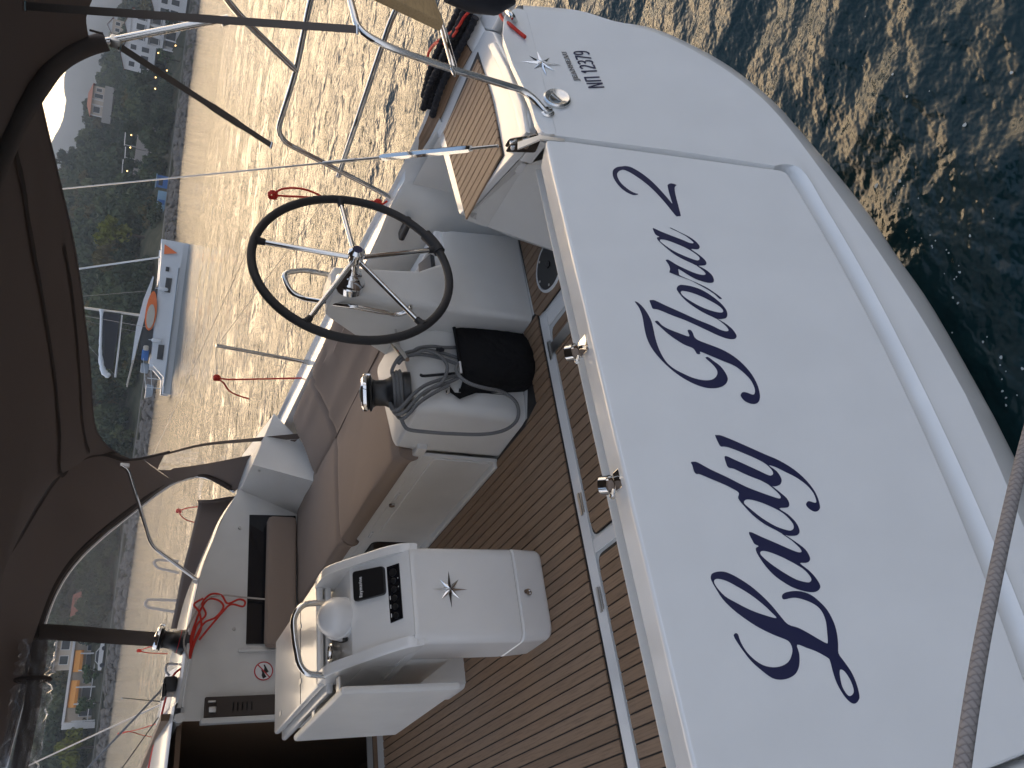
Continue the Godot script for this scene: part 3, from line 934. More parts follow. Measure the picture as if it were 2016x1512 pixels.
func cushion(called: String, label: String, z0: float, z1: float, prof: Array, folds: Array, grp := "cockpit cushions") -> Node3D:
	var t := thing(called, label, "cushion", Vector3(prof[0].x, prof[0].y, (z0 + z1) * 0.5), grp)
	var fz := FastNoiseLite.new()
	fz.seed = int(z0 * 10)
	fz.frequency = 2.2
	var pr := cat(prof.map(func(q): return Vector3(q.x, q.y, 0)), 5)
	var st := S()
	var rows := []
	var nz := 36
	for i in nz + 1:
		var t0 := float(i) / nz
		var z := lerpf(z0, z1, t0)
		var edge: float = min(t0, 1.0 - t0) * abs(z1 - z0)
		var drop: float = 0.028 * pow(max(0.0, 1.0 - edge / 0.05), 2.0)
		var row := []
		for q in pr:
			var y: float = q.y - drop
			if q.y > prof[0].y + 0.05:
				y += 0.007 * fz.get_noise_2d(q.x * 1.4, z)
				for f in folds:
					var fx: float = f[0] + f[1] * (z - z0) + 0.012 * sin(z * 7.0)
					var d: float = (q.x - fx)
					y += f[2] * (exp(-pow(d / 0.030, 2.0)) - 0.8 * exp(-pow((d - 0.035) / 0.018, 2.0)))
			row.append(Vector3(q.x, y, z))
		rows.append(row)
	rows.reverse()
	grid(st, rows, 0)
	for e in [0, nz]:   # ends
		var ring: Array = rows[e].duplicate()
		var base: Array = ring.map(func(q): return Vector3(q.x, prof[0].y, q.z))
		for i in ring.size() - 1: quad(st, ring[i], base[i], base[i + 1], ring[i + 1], 4 + e)
	put(st, "cover", "cushion", t)
	return t

func piping(t: Node3D, p: Array) -> void:
	var st := S()
	tube(st, cat(p, 6), 0.0035, 6)
	put(st, "piping", "cushion_seam", t)

func cushions() -> void:
	var prof := [Vector2(1.96, 1.409), Vector2(1.90, 1.409), Vector2(1.885, 1.45), Vector2(1.90, 1.488), Vector2(1.945, 1.503), Vector2(2.2, 1.508), Vector2(2.5, 1.506), Vector2(2.66, 1.52), Vector2(2.85, 1.585), Vector2(3.02, 1.652), Vector2(3.07, 1.655), Vector2(3.095, 1.62), Vector2(3.10, 1.415)]
	var t := cushion("seat_cushion", "long taupe sunbed cushion with soft folds behind the winch", -3.36, -4.43, prof, [[2.93, -0.02, 0.018], [2.80, 0.06, 0.013], [2.66, 0.10, 0.006]])
	piping(t, [Vector3(2.60, 1.515, -3.45), Vector3(2.595, 1.513, -3.9), Vector3(2.585, 1.512, -4.40)])
	var p2 := [Vector2(1.96, 1.409), Vector2(1.90, 1.409), Vector2(1.885, 1.45), Vector2(1.90, 1.485), Vector2(1.945, 1.5), Vector2(2.2, 1.503), Vector2(2.5, 1.503), Vector2(2.62, 1.498), Vector2(2.72, 1.475), Vector2(2.74, 1.415)]
	t = cushion("seat_cushion", "taupe seat cushion in the shade against the cabin, forward of the sunbed cushion", -4.445, -5.60, p2, [])
	var p3 := [Vector2(2.60, 1.415), Vector2(2.62, 1.49), Vector2(2.68, 1.53), Vector2(2.85, 1.585), Vector2(3.02, 1.65), Vector2(3.07, 1.65), Vector2(3.09, 1.60), Vector2(3.10, 1.415)]
	t = cushion("side_cushion", "narrow taupe cushion sloping up to the gunwale beside the white coaming block", -4.44, -5.02, p3, [[2.93, -0.02, 0.010]])
	# back cushion leaning on the cabin bulkhead
	t = thing("back_cushion", "slim taupe back cushion standing under the dark cabin window", "cushion", Vector3(2.1, 1.5, -5.54), "cockpit cushions")
	var st := S()
	box(st, Vector3(2.085, 1.612, -5.545), Vector3(0.93, 0.205, 0.10), 0.035)
	put(st, "cover", "cushion", t)

func cabin() -> void:
	var bz := -5.62
	var e := [Vector3(2.6113, 1.9936, -5.62), Vector3(2.395, 2.0646, -5.62), Vector3(2.1713, 2.1278, -5.62), Vector3(1.8462, 2.1739, -5.62), Vector3(1.5139, 2.1936, -5.62), Vector3(1.3201, 2.2092, -5.62), Vector3(1.20, 2.235, bz)]
	var st := S()
	var face := [Vector3(2.80, 1.40, bz), Vector3(2.80, 1.90, bz)] + e + [Vector3(1.19, 1.9, bz), Vector3(1.19, 1.40, bz)]
	fill(st, face)
	var cb := put(st, "cabin", "gelcoat_moulding", yacht)
	# roof with a rounded after edge
	st = S()
	var ec := cat([Vector3(2.95, 1.80, bz)] + e + [Vector3(0.2, 2.25, bz), Vector3(-0.5, 2.1, bz)], 4)
	var rows := []
	for q in [[0.0, -0.0], [0.012, 0.03], [0.02, 0.07], [0.05, 0.6], [0.02, 2.0], [-0.25, 4.2]]:
		rows.append(ec.map(func(p): return Vector3(1.12 + (p.x - 1.12) * (1.0 - 0.02 * q[1] * q[1]), p.y + q[0] - 0.04 * q[1] * abs(p.x - 1.12) * 0.2, p.z - q[1])))
	grid(st, rows, 0)
	put(st, "roof", "gelcoat", cb)
	# tinted window in its recess
	st = S()
	slab(st, [Vector3(2.5905, 1.8287, -5.615), Vector3(1.6635, 1.821, -5.615), Vector3(1.66, 1.50, -5.615), Vector3(2.60, 1.50, -5.615)], 0.006, 0.0, Vector3(0, 0, 1))
	put(st, "window", "tinted_glass", cb)
	st = S()
	box(st, Vector3(1.62, 1.66, -5.612), Vector3(0.02, 0.42, 0.012), 0.005)
	put(st, "window_rebate", "gelcoat_moulding", cb)
	for q in [Vector3(2.4875, 1.8923, -5.612), Vector3(1.7645, 1.8999, -5.612)]:
		st = S()
		lathe(st, q, Vector3(0, 0, 1), [[0.012, -0.004], [0.010, 0.005], [0.0, 0.005]], 10, -1)
		put(st, "bolt_cap", "steel_satin", cb)
	# raised panel moulded in the roof edge
	st = S()
	slab(st, [Vector3(1.5708, 2.1575, -5.6), Vector3(1.2779, 2.1789, -5.6), Vector3(1.26, 2.27, -6.1), Vector3(1.60, 2.26, -6.05)], 0.012, 0.008, Vector3.UP)
	put(st, "roof_panel", "gelcoat", cb)
	# companionway: folded louvred door, jamb, opening
	st = S()
	for w in [[Vector3(0.75, 1.4, -8.6), Vector3(1.3, 2.0, 0.04)], [Vector3(1.24, 1.3, -7.15), Vector3(0.04, 2.0, 2.94)], [Vector3(0.20, 1.4, -7.15), Vector3(0.04, 2.0, 2.94)], [Vector3(0.72, 0.40, -7.15), Vector3(1.1, 0.04, 2.94)], [Vector3(0.72, 2.19, -7.15), Vector3(1.1, 0.03, 2.94)], [Vector3(0.72, 0.68, -5.67), Vector3(1.1, 0.58, 0.03)]]:
		box(st, w[0], w[1], 0.0)
	put(st, "saloon_lining", "saloon_wood", cb)
	st = S()
	box(st, Vector3(1.185, 1.72, -5.60), Vector3(0.035, 0.72, 0.06), 0.008)
	put(st, "jamb", "gelcoat_moulding", cb)
	st = S()
	box(st, Vector3(1.265, 1.72, -5.59), Vector3(0.125, 0.68, 0.03), 0.006)
	var dr := put(st, "louvred_door", "canvas_seam", cb)
	for k in 5:
		st = S()
		box(st, Vector3(1.262, 1.89 - k * 0.028, -5.572), Vector3(0.05, 0.006, 0.008), 0.002, Basis(Vector3(1, 0, 0), 0.6))
		put(st, "louvre", "black_plastic", dr)
	st = S()
	box(st, Vector3(1.245, 2.015, -5.565), Vector3(0.035, 0.045, 0.03), 0.004)
	box(st, Vector3(1.295, 2.02, -5.568), Vector3(0.012, 0.045, 0.02), 0.003)
	put(st, "lock", "steel_satin", dr)
	# hatch rail beside the opening
	st = S()
	tube(st, [Vector3(1.215, 2.20, -5.60), Vector3(1.2, 2.23, -6.9)], 0.03, 10)
	put(st, "hatch_rail", "gelcoat", cb)
	st = S()
	box(st, Vector3(1.26, 2.21, -6.2), Vector3(0.03, 0.03, 1.2), 0.004)
	put(st, "hatch_seal", "dark_rubber", cb)
	# no-shoes sticker
	st = S()
	var sc: Vector3 = Vector3(1.4863, 1.7018, -5.617)
	lathe(st, sc, Vector3(0, 0, 1), [[0.060, 0.0], [0.060, 0.0012], [0.0, 0.0012]], 28, -1)
	var sk := put(st, "no_shoes_sticker", "white_print", cb)
	st = S()
	lathe(st, sc, Vector3(0, 0, 1), [[0.061, 0.0], [0.061, 0.002], [0.054, 0.002], [0.054, 0.0]], 28, -1)
	box(st, sc + Vector3(0, 0, 0.0026), Vector3(0.112, 0.007, 0.0012), 0.0, Basis(Vector3(0, 0, 1), 0.75))
	put(st, "red_ring", "red_print", sk)
	st = S()
	for s in [[-0.018, 0.004, 0.5], [0.014, -0.010, 0.5]]:
		var c: Vector3 = sc + Vector3(s[0], s[1], 0.0012)
		var bs := Basis(Vector3(0, 0, 1), s[2])
		var sh := [Vector3(-0.028, -0.010, 0), Vector3(0.026, -0.010, 0), Vector3(0.028, -0.002, 0), Vector3(0.008, 0.002, 0), Vector3(-0.004, 0.012, 0), Vector3(-0.028, 0.014, 0)]
		slab(st, sh.map(func(q): return c + bs * q), 0.001, 0.0, Vector3(0, 0, 1))
	put(st, "shoe_pictogram", "black_plastic", sk)

func star(st: SurfaceTool, c: Vector3, right: Vector3, up: Vector3, r: float, r2: float, h: float) -> void:   # faceted eight-pointed star
	right = right.normalized()
	up = up.normalized()
	var n := right.cross(up)
	for k in 8:
		var t := TAU * k / 8.0
		var long := k % 2 == 0
		var tip := c + (right * sin(t) + up * cos(t)) * (r if long else r2)
		var w := 0.36 if long else 0.30
		var rb := r * (0.26 if long else 0.30)
		var s0 := c + (right * sin(t - w) + up * cos(t - w)) * rb
		var s1 := c + (right * sin(t + w) + up * cos(t + w)) * rb
		var ap := c + n * h * (1.0 if long else 0.6)
		if long:
			tri(st, ap, s0, tip)
			tri(st, ap, tip, s1)
		else:
			tri(st, ap, s0, tip)
			tri(st, ap, tip, s1)
		tri(st, tip, s0, c - n * 0.002)
		tri(st, s1, tip, c - n * 0.002)

func table() -> void:
	cushions()
	var t := thing("cockpit_table", "white cockpit table pedestal with chart plotter, compass and a hanging side leaf", "table", Vector3(1.12, 0.953, -3.3))
	var st := S()
	# pedestal
	var sec := func(x0: float, x1: float, za: float, zf: float, y: float, r: float) -> Array:
		return round_poly([Vector3(x0, y, zf), Vector3(x0, y, za), Vector3(x1, y, za), Vector3(x1, y, zf)], r, 4)
	loft(st, [sec.call(0.925, 1.315, -3.065, -3.34, 0.953, 0.05), sec.call(0.915, 1.318, -3.055, -3.34, 0.97, 0.05), sec.call(0.905, 1.32, -3.05, -3.34, 1.09, 0.05), sec.call(0.909, 1.316, -3.056, -3.34, 1.094, 0.05), sec.call(0.909, 1.316, -3.056, -3.34, 1.100, 0.05), sec.call(0.905, 1.318, -3.05, -3.34, 1.106, 0.05), sec.call(0.902, 1.306, -3.045, -3.34, 1.555, 0.05), sec.call(0.905, 1.302, -3.052, -3.34, 1.577, 0.05)], true, 0)
	put(st, "pedestal", "gelcoat", t)
	# dash between two cheeks
	st = S()
	var dl: Vector3 = Vector3(0.9412, 1.5854, -3.0615)
	slab(st, [Vector3(0.93, 1.577, -3.05), Vector3(1.285, 1.577, -3.05), Vector3(1.30, 1.76, -3.30), Vector3(0.915, 1.76, -3.30), ], 0.004, 0.0, Vector3(0, 1, 1))
	slab(st, [Vector3(1.285, 1.54, -3.06), Vector3(1.32, 1.54, -3.06), Vector3(1.345, 1.54, -3.52), Vector3(0.875, 1.54, -3.52), Vector3(0.895, 1.54, -3.06), Vector3(0.93, 1.54, -3.06)], 0.03, 0.0, Vector3.UP)
	put(st, "dash", "gelcoat", t)
	for s in [1.0, -1.0]:
		st = S()
		var prof := [[1.54, -3.056], [1.60, -3.066], [1.66, -3.12], [1.80, -3.315], [1.838, -3.375], [1.852, -3.42], [1.855, -3.50], [1.85, -3.58], [1.54, -3.58]]
		var xo := 1.326 if s > 0 else 0.888
		var cheek := bend((prof).map(func(q): return Vector3(xo - s * 0.043 + s * 0.06 * (q[0] - 1.60), q[0], q[1])), 0.03, 3)
		slab(st, cheek, 0.043, 0.014, Vector3(s, 0, 0), 4)
		put(st, "cheek", "gelcoat", t)
	# flat behind the dash carrying the compass
	st = S()
	slab(st, [Vector3(0.90, 1.70, -3.29), Vector3(1.315, 1.70, -3.29), Vector3(1.32, 1.70, -3.62), Vector3(0.895, 1.70, -3.62)], 0.062, 0.012, Vector3.UP)
	put(st, "compass_shelf", "gelcoat", t)
	var cp: Vector3 = Vector3(1.1006, 1.8054, -3.36)
	var ca := Vector3(0.05, 0.8, 0.55).normalized()
	st = S()
	lathe(st, cp - ca * 0.055, ca, [[0.0, 0.0], [0.092, 0.0], [0.094, 0.006], [0.092, 0.012]], 32, 0)
	var cm := put(st, "compass", "black_plastic", t)
	st = S()
	lathe(st, cp - ca * 0.043, ca, [[0.09, 0.0], [0.09, 0.03, 1], [0.086, 0.034, 2], [0.085, 0.05, 0], [0.078, 0.078], [0.06, 0.104], [0.034, 0.121], [0.0, 0.127]], 32, 0)
	put(st, "compass_cover", "white_plastic", cm)
	st = S()
	box(st, cp + Vector3(-0.085, -0.03, 0.005), Vector3(0.03, 0.022, 0.012), 0.003)
	put(st, "compass_lamp", "black_plastic", cm)
	# instruments
	st = S()
	var pp := [Vector3(1.2701, 1.7497, -3.2791), Vector3(1.2491, 1.6538, -3.1481), Vector3(1.1285, 1.654, -3.1484), Vector3(1.1381, 1.7483, -3.2772)]
	slab(st, round_poly(pp, 0.016, 3), 0.014, 0.004, Vector3(0, 1, 1))
	var plot := put(st, "chart_plotter", "black_plastic", t)
	var rt: Vector3 = (pp[1] - pp[2]).normalized()
	var upv: Vector3 = (pp[0] - pp[1]).normalized()
	text("Raymarine", 0.021, Vector3(1.189, 1.7365, -3.2348), rt, upv, "white_print", "maker_name", plot, 0.001, "Droid Sans", 0.82, true)
	st = S()
	var sp := [Vector3(1.2417, 1.6479, -3.14), Vector3(1.2408, 1.6109, -3.0896), Vector3(1.0089, 1.6098, -3.0881), Vector3(1.0043, 1.6456, -3.1369)]
	slab(st, sp, 0.004, 0.0, Vector3(0, 1, 1))
	var sw := put(st, "switch_panel", "black_gloss", t)
	for k in 6:
		st = S()
		var c: Vector3 = sp[0].lerp(sp[3], 0.14 + 0.155 * k).lerp(sp[1].lerp(sp[2], 0.14 + 0.155 * k), 0.5)
		lathe(st, c, Vector3(0, 0.807, 0.59), [[0.017 if k == 0 else 0.0125, 0.004], [0.017 if k == 0 else 0.0125, 0.009], [0.010, 0.0105], [0.0, 0.009]], 16, -1)
		put(st, "switch", "black_plastic", sw)
	for k in 5:
		st = S()
		var c: Vector3 = sp[0].lerp(sp[3], 0.26 + 0.155 * k) + (sp[1] - sp[0]) * (0.84 if k < 2 else 0.12) + Vector3(0, 0.807, 0.59) * 0.0045
		box(st, c, Vector3(0.004 if k < 2 else 0.016, 0.002, 0.004), 0.0)
		put(st, "switch_legend", "white_print", sw)
	# maker's star and drain on the pedestal
	st = S()
	star(st, Vector3(1.1141, 1.4158, -3.04), Vector3(1, 0, 0.02), Vector3(0, 1, 0), 0.079, 0.060, 0.013)
	put(st, "star_emblem", "chrome", t)
	st = S()
	var dp: Vector3 = Vector3(1.1074, 1.0504, -3.046)
	lathe(st, dp, Vector3(0, 0, 1), [[0.015, 0.0], [0.015, 0.004], [0.011, 0.005], [0.008, 0.002], [0.0, 0.002]], 18, 0)
	lathe(st, dp + Vector3(0.0, 0.014, 0.002), Vector3(0, 0, 1), [[0.010, 0.0], [0.010, 0.007], [0.0, 0.007]], 14, -1)
	put(st, "socket", "steel", t)
	# trunk and folded top
	st = S()
	loft(st, [sec.call(0.905, 1.315, -3.30, -4.40, 1.33, 0.06), sec.call(0.895, 1.325, -3.29, -4.45, 1.38, 0.06), sec.call(0.88, 1.34, -3.29, -4.46, 1.74, 0.05)], true, 0)
	loft(st, [sec.call(0.96, 1.26, -4.05, -4.35, 0.95, 0.05), sec.call(0.96, 1.26, -4.05, -4.35, 1.34, 0.05)], true, 0)
	put(st, "trunk", "gelcoat_moulding", t)
	st = S()
	box(st, Vector3(1.085, 1.795, -4.005), Vector3(0.50, 0.03, 0.93), 0.012)
	box(st, Vector3(1.10, 1.833, -4.00), Vector3(0.47, 0.032, 0.92), 0.012)
	var tt := put(st, "folded_top", "gelcoat", t)
	st = S()
	box(st, Vector3(1.10, 1.8495, -3.86), Vector3(0.46, 0.002, 0.003), 0.0)
	put(st, "joint", "dark_rubber", tt)
	for q in [Vector3(1.22, 1.851, -3.86), Vector3(0.97, 1.851, -3.86), Vector3(1.0, 1.851, -3.80), Vector3(0.93, 1.851, -4.3)]:
		st = S()
		box(st, q, Vector3(0.022, 0.003, 0.04), 0.001)
		put(st, "hinge", "steel_satin", tt)
	st = S()
	box(st, Vector3(0.77, 1.585, -3.645), Vector3(0.034, 0.50, 0.86), 0.014)
	put(st, "side_leaf", "gelcoat_moulding", t)
	st = S()
	for z in [-3.42, -3.85]:
		st = S()
		box(st, Vector3(0.835, 1.79, z), Vector3(0.07, 0.012, 0.05), 0.003)
		put(st, "leaf_hinge", "steel_satin", t)
	# grab rail
	st = S()
	tube(st, bend([Vector3(1.1938, 1.836, -3.44), Vector3(1.1843, 1.9366, -3.44), Vector3(1.1272, 1.9728, -3.44), Vector3(1.0287, 1.966, -3.44), Vector3(0.9286, 1.9449, -3.44), Vector3(0.8931, 1.9159, -3.44), Vector3(0.8846, 1.8408, -3.44)], 0.05, 5), 0.0135, 12)
	put(st, "grab_rail", "steel", t)
	st = S()
	lathe(st, Vector3(0.985, 1.775, -3.47), Vector3.UP, [[0.03, 0.0], [0.036, 0.03], [0.04, 0.035], [0.036, 0.04], [0.032, 0.035]], 20, 0)
	put(st, "cup_ring", "steel", t)

func helm() -> void:
	var t := thing("helm_console", "white helm console with engine panel standing beside the starboard wheel", "helm console", Vector3(2.6, 0.95, -2.95))
	var st := S()
	var sec := func(x0: float, x1: float, za: float, zf: float, y: float, r: float, lean := 0.0) -> Array:
		return round_poly([Vector3(x0, y, zf), Vector3(x0, y, za), Vector3(x1, y, za + lean), Vector3(x1, y, zf)], r, 3)
	loft(st, [sec.call(2.40, 2.965, -2.755, -3.34, 0.95, 0.03), sec.call(2.402, 2.966, -2.76, -3.34, 0.98, 0.03), sec.call(2.388, 2.925, -2.768, -3.34, 1.32, 0.035), sec.call(2.388, 2.905, -2.775, -3.34, 1.375, 0.035)], true, 0)
	put(st, "base", "gelcoat_moulding", t)
	st = S()
	loft(st, [sec.call(2.387, 2.70, -2.77, -3.32, 1.36, 0.03), sec.call(2.384, 2.66, -2.768, -3.30, 1.43, 0.03), sec.call(2.381, 2.60, -2.765, -3.24, 1.52, 0.03), sec.call(2.376, 2.565, -2.762, -3.12, 1.70, 0.03), sec.call(2.372, 2.53, -2.76, -2.98, 1.90, 0.03), sec.call(2.374, 2.528, -2.765, -2.95, 1.94, 0.03), sec.call(2.39, 2.51, -2.785, -2.93, 1.952, 0.03)], true, 0)
	put(st, "neck", "gelcoat_moulding", t)
	st = S()   # shoulder with its recessed control tray
	slab(st, [Vector3(2.60, 1.36, -2.79), Vector3(2.91, 1.34, -2.79), Vector3(2.93, 1.36, -3.30), Vector3(2.60, 1.38, -3.30)], 0.03, 0.012, Vector3.UP)
	slab(st, [Vector3(2.83, 1.36, -2.80), Vector3(2.915, 1.35, -2.80), Vector3(2.93, 1.37, -3.28), Vector3(2.86, 1.37, -3.28)], 0.06, 0.02, Vector3.UP)
	put(st, "shoulder", "gelcoat", t)
	st = S()
	box(st, Vector3(2.74, 1.425, -2.90), Vector3(0.12, 0.03, 0.10), 0.006, Basis(Vector3(1, 0, 0), 0.35))
	put(st, "engine_panel", "black_plastic", t)
	st = S()
	box(st, Vector3(2.73, 1.418, -3.08), Vector3(0.13, 0.016, 0.14), 0.006)
	put(st, "autopilot_panel", "black_gloss", t)
	st = S()
	lathe(st, Vector3(2.5454, 1.1263, -2.775), Vector3(0, 0.1, 1), [[0.014, -0.004], [0.014, 0.006], [0.010, 0.008], [0.0, 0.006]], 14, -1)
	put(st, "cap", "white_plastic", t)
	# grab frame in front of the wheel
	st = S()
	tube(st, bend([Vector3(2.55, 1.75, -2.93), Vector3(2.6316, 1.9048, -2.95), Vector3(2.6326, 2.0379, -2.95), Vector3(2.5884, 2.1342, -2.95), Vector3(2.4862, 2.0984, -2.95), Vector3(2.4569, 2.0381, -2.95), Vector3(2.345, 1.8574, -2.8121), Vector3(2.345, 1.6293, -2.8221), Vector3(2.352, 1.5868, -2.785), Vector3(2.385, 1.5776, -2.7904)], 0.035, 4), 0.0125, 12)
	put(st, "grab_frame", "steel", t)
	# wheel
	var w := thing("steering_wheel", "large black leather-covered steering wheel with five polished steel spokes", "steering wheel", Vector3(2.424, 1.889, -2.63))
	var c := Vector3(2.424, 1.889, -2.63)
	var n := Vector3(0.0733, 0.1053, 0.9917).normalized()
	var rx := Vector3.UP.cross(n).normalized()
	var ry := n.cross(rx)
	var ring := []
	for i in 72:
		var a := TAU * i / 72.0
		ring.append(c + (rx * cos(a) + ry * sin(a)) * 0.43)
	st = S()
	tube(st, ring, 0.0190, 14, true)
	put(st, "rim", "wheel_leather", w)
	var hub := c + n * 0.055
	for k in 5:
		var a := deg_to_rad(5.7 + 71.8 * k)
		var d := rx * cos(a) + ry * sin(a)
		st = S()
		tube(st, [hub + d * 0.02 - n * 0.012, c + d * 0.385], 0.0115, 12)
		var sp := put(st, "spoke", "steel", w)
		st = S()
		tube(st, [c + d * 0.382, c + d * 0.405, c + d * 0.425], [0.0145, 0.016, 0.025], 10)
		put(st, "spoke_sleeve", "wheel_leather", sp)
	st = S()
	tube(st, [c - ry * 0.415 * sin(deg_to_rad(292)) * -1.0 + rx * 0.43 * cos(deg_to_rad(300)) * 1.0 - ry * 0.0, c + (rx * cos(deg_to_rad(300)) + ry * sin(deg_to_rad(300))) * 0.43], 0.001, 4)
	st = S()
	var knot := []
	for i in 5:
		var a := deg_to_rad(290.0 + i * 4.0)
		knot.append(c + (rx * cos(a) + ry * sin(a)) * 0.432)
	tube(st, knot, 0.028, 12)
	put(st, "king_spoke_wrap", "wheel_leather", w)
	st = S()
	lathe(st, hub, n, [[0.0, 0.042], [0.022, 0.042, 1], [0.036, 0.03, 1], [0.038, 0.014, 2], [0.032, 0.004], [0.034, -0.012], [0.030, -0.03], [0.026, -0.05], [0.027, -0.085], [0.034, -0.10], [0.044, -0.108], [0.046, -0.12], [0.060, -0.15], [0.066, -0.155], [0.066, -0.19]], 28, 0)
	var hb := put(st, "hub", "chrome", w)
	st = S()
	lathe(st, hub, n, [[0.0215, 0.0425], [0.0, 0.0425]], 20, -1)
	put(st, "hub_cap", "navy_vinyl", hb)

func tubes(parent: Node, called: String, m: String, p: Array, r: float, round_r := 0.05, sides := 10) -> MeshInstance3D:
	var st := S()
	tube(st, bend(p, round_r, 5), r, sides)
	return put(st, called, m, parent)

func rigging() -> void:
	var t := thing("stern_rail", "polished steel stern rail curving round the starboard quarter above the teak", "rail", Vector3(2.9, 1.48, -2.2))
	tubes(t, "top_rail", "steel", [Vector3(3.15, 1.6035, -2.8571), Vector3(3.15, 2.2346, -2.6501), Vector3(3.15, 2.2219, -2.2613), Vector3(3.15, 2.239, -1.9195), Vector3(3.12, 2.235, -1.68), Vector3(2.92, 2.205, -1.60), Vector3(2.7014, 2.176, -1.6), Vector3(2.5313, 2.1536, -1.6), Vector3(2.4923, 2.0416, -1.6), Vector3(2.4772, 1.8097, -1.6), Vector3(2.481, 1.5217, -1.6), Vector3(2.4, 1.4458, -1.6117)], 0.0125, 0.09, 12)
	tubes(t, "middle_rail", "steel", [Vector3(3.15, 1.8978, -2.7954), Vector3(3.15, 1.9099, -1.8684), Vector3(3.10, 1.89, -1.66), Vector3(2.80, 1.84, -1.60), Vector3(2.4772, 1.8097, -1.6)], 0.0125, 0.12, 10)
	var st := S()
	var ft: Vector3 = Vector3(2.4, 1.4458, -1.6117)
	lathe(st, ft, Vector3(0, 0.29, 0.957), [[0.024, -0.002], [0.025, 0.006], [0.016, 0.010], [0.016, 0.02]], 16, 0)
	put(st, "foot", "steel", t)
	st = S()
	var rg: Vector3 = Vector3(2.4454, 1.8247, -1.585)
	var loop := []
	for i in 14: loop.append(rg + Vector3(0.022 * cos(TAU * i / 14), 0.012 * sin(TAU * i / 14), 0.010 * sin(TAU * i / 14)))
	tube(st, loop, 0.003, 6, true)
	put(st, "ring", "steel", t)
	# wooden motor pad on the rail, with the dark motor above it
	var bd := thing("motor_pad", "thick plywood pad clamped to the steel stern rail", "wooden pad", Vector3(2.6132, 1.863, -1.56))
	st = S()
	var b0: Vector3 = Vector3(2.6838, 2.1303, -1.56)
	var b1: Vector3 = Vector3(2.6175, 1.8665, -1.56)
	slab(st, [b0, b1, b1 + Vector3(0.30, 0.02, -0.03), b0 + Vector3(0.30, 0.03, -0.03)], 0.035, 0.004, Vector3(0, 0, 1))
	put(st, "board", "plywood", bd)
	var om := thing("outboard_motor", "dark lower part of an outboard motor hanging at the stern rail", "motor", Vector3(2.7948, 1.7135, -1.5))
	st = S()
	tube(st, [Vector3(2.7295, 1.8584, -1.48), Vector3(2.7468, 1.7581, -1.48), Vector3(2.7725, 1.6634, -1.48), Vector3(2.8365, 1.5806, -1.48)], [0.03, 0.045, 0.04, 0.015], 12)
	tube(st, [Vector3(2.7548, 1.9138, -1.48), Vector3(2.7276, 1.8392, -1.48)], 0.012, 8)
	put(st, "leg", "dark_rubber", om)
	# fairlead with its red line
	var fl := thing("fairlead", "small steel fairlead on the white deck corner", "fairlead", Vector3(3.1005, 1.48, -1.6816))
	st = S()
	tube(st, bend([Vector3(3.1928, 1.48, -1.7098), Vector3(3.0473, 1.52, -1.6309), Vector3(2.9357, 1.52, -1.588), Vector3(2.9689, 1.475, -1.6349)], 0.03, 4), 0.011, 8)
	put(st, "bow", "steel", fl)
	var rl := thing("red_line_end", "short red rope end hanging from the fairlead over the transom", "rope", Vector3(3.1323, 1.49, -1.7068))
	st = S()
	tube(st, cat([Vector3(3.1425, 1.49, -1.7089), Vector3(3.0564, 1.5, -1.6828), Vector3(2.9267, 1.5147, -1.622), Vector3(2.8817, 1.4892, -1.6143), Vector3(2.8439, 1.4679, -1.6058)], 5), 0.0075, 8, false, 1.0, 20.0)
	put(st, "rope", "red_line", rl)
	# things on the transom beside the door
	st = S()
	star(st, Vector3(2.6936, 1.4227, -1.6017), Vector3(2.7533, 1.4269, -1.6061) - Vector3(2.6422, 1.4177, -1.6033), Vector3(2.7051, 1.4902, -1.6251) - Vector3(2.691, 1.3549, -1.5845), 0.078, 0.058, 0.012)
	put(st, "star_emblem", "chrome", yacht)
	text("JEANNEAU", 0.026, Vector3(2.683, 1.3162, -1.5687), Vector3(2.7793, 1.3223, -1.5747) - Vector3(2.6006, 1.3024, -1.5687), Vector3(2.7788, 1.3304, -1.5771) - Vector3(2.7798, 1.3143, -1.5723), "silver_letters", "maker_letters", yacht, 0.003, "Droid Serif", 1.25, true)
	text("NΠ 12379", 0.090, Vector3(2.6678, 1.2467, -1.5489), Vector3(2.7933, 1.256, -1.5548) - Vector3(2.5523, 1.2339, -1.5482), Vector3(2.8017, 1.2785, -1.5616) - Vector3(2.7848, 1.2354, -1.5486), "navy_vinyl", "registration_letters", yacht, 0.002, "Droid Sans", 0.585)
	st = S()
	var cc: Vector3 = Vector3(2.4798, 1.4004, -1.596)
	lathe(st, cc, Vector3(0, 0.29, 0.957), [[0.052, -0.002], [0.052, 0.008], [0.046, 0.014], [0.034, 0.011], [0.022, 0.005], [0.0, 0.004]], 28, 0)
	var cap := put(st, "deck_filler_cap", "steel", yacht)
	st = S()
	box(st, cc + Vector3(0, 0.004, 0.008), Vector3(0.05, 0.010, 0.006), 0.002, Basis(Vector3(0, 0, 1), 0.8))
	put(st, "key_slot", "steel_satin", cap)
	# backstay
	var bs := thing("backstay", "steel backstay wire with a turnbuckle rising from the corner of the transom", "wire", Vector3(2.3879, 1.5, -1.7671))
	var s0: Vector3 = Vector3(2.3701, 1.52, -1.7576)
	var s1: Vector3 = Vector3(4.1311, 3.42, -4.3559)
	var far := s1 + (s1 - s0) * 2.0
	st = S()
	tube(st, [s0.lerp(s1, 0.20), far], 0.0042, 8)
	put(st, "wire", "wire", bs)
	st = S()
	tube(st, [s0.lerp(s1, 0.225), s0.lerp(s1, 0.28)], 0.0085, 8)
	tube(st, [s0.lerp(s1, 0.185), s0.lerp(s1, 0.225)], 0.006, 8)
	put(st, "terminal", "steel_satin", bs)
	st = S()
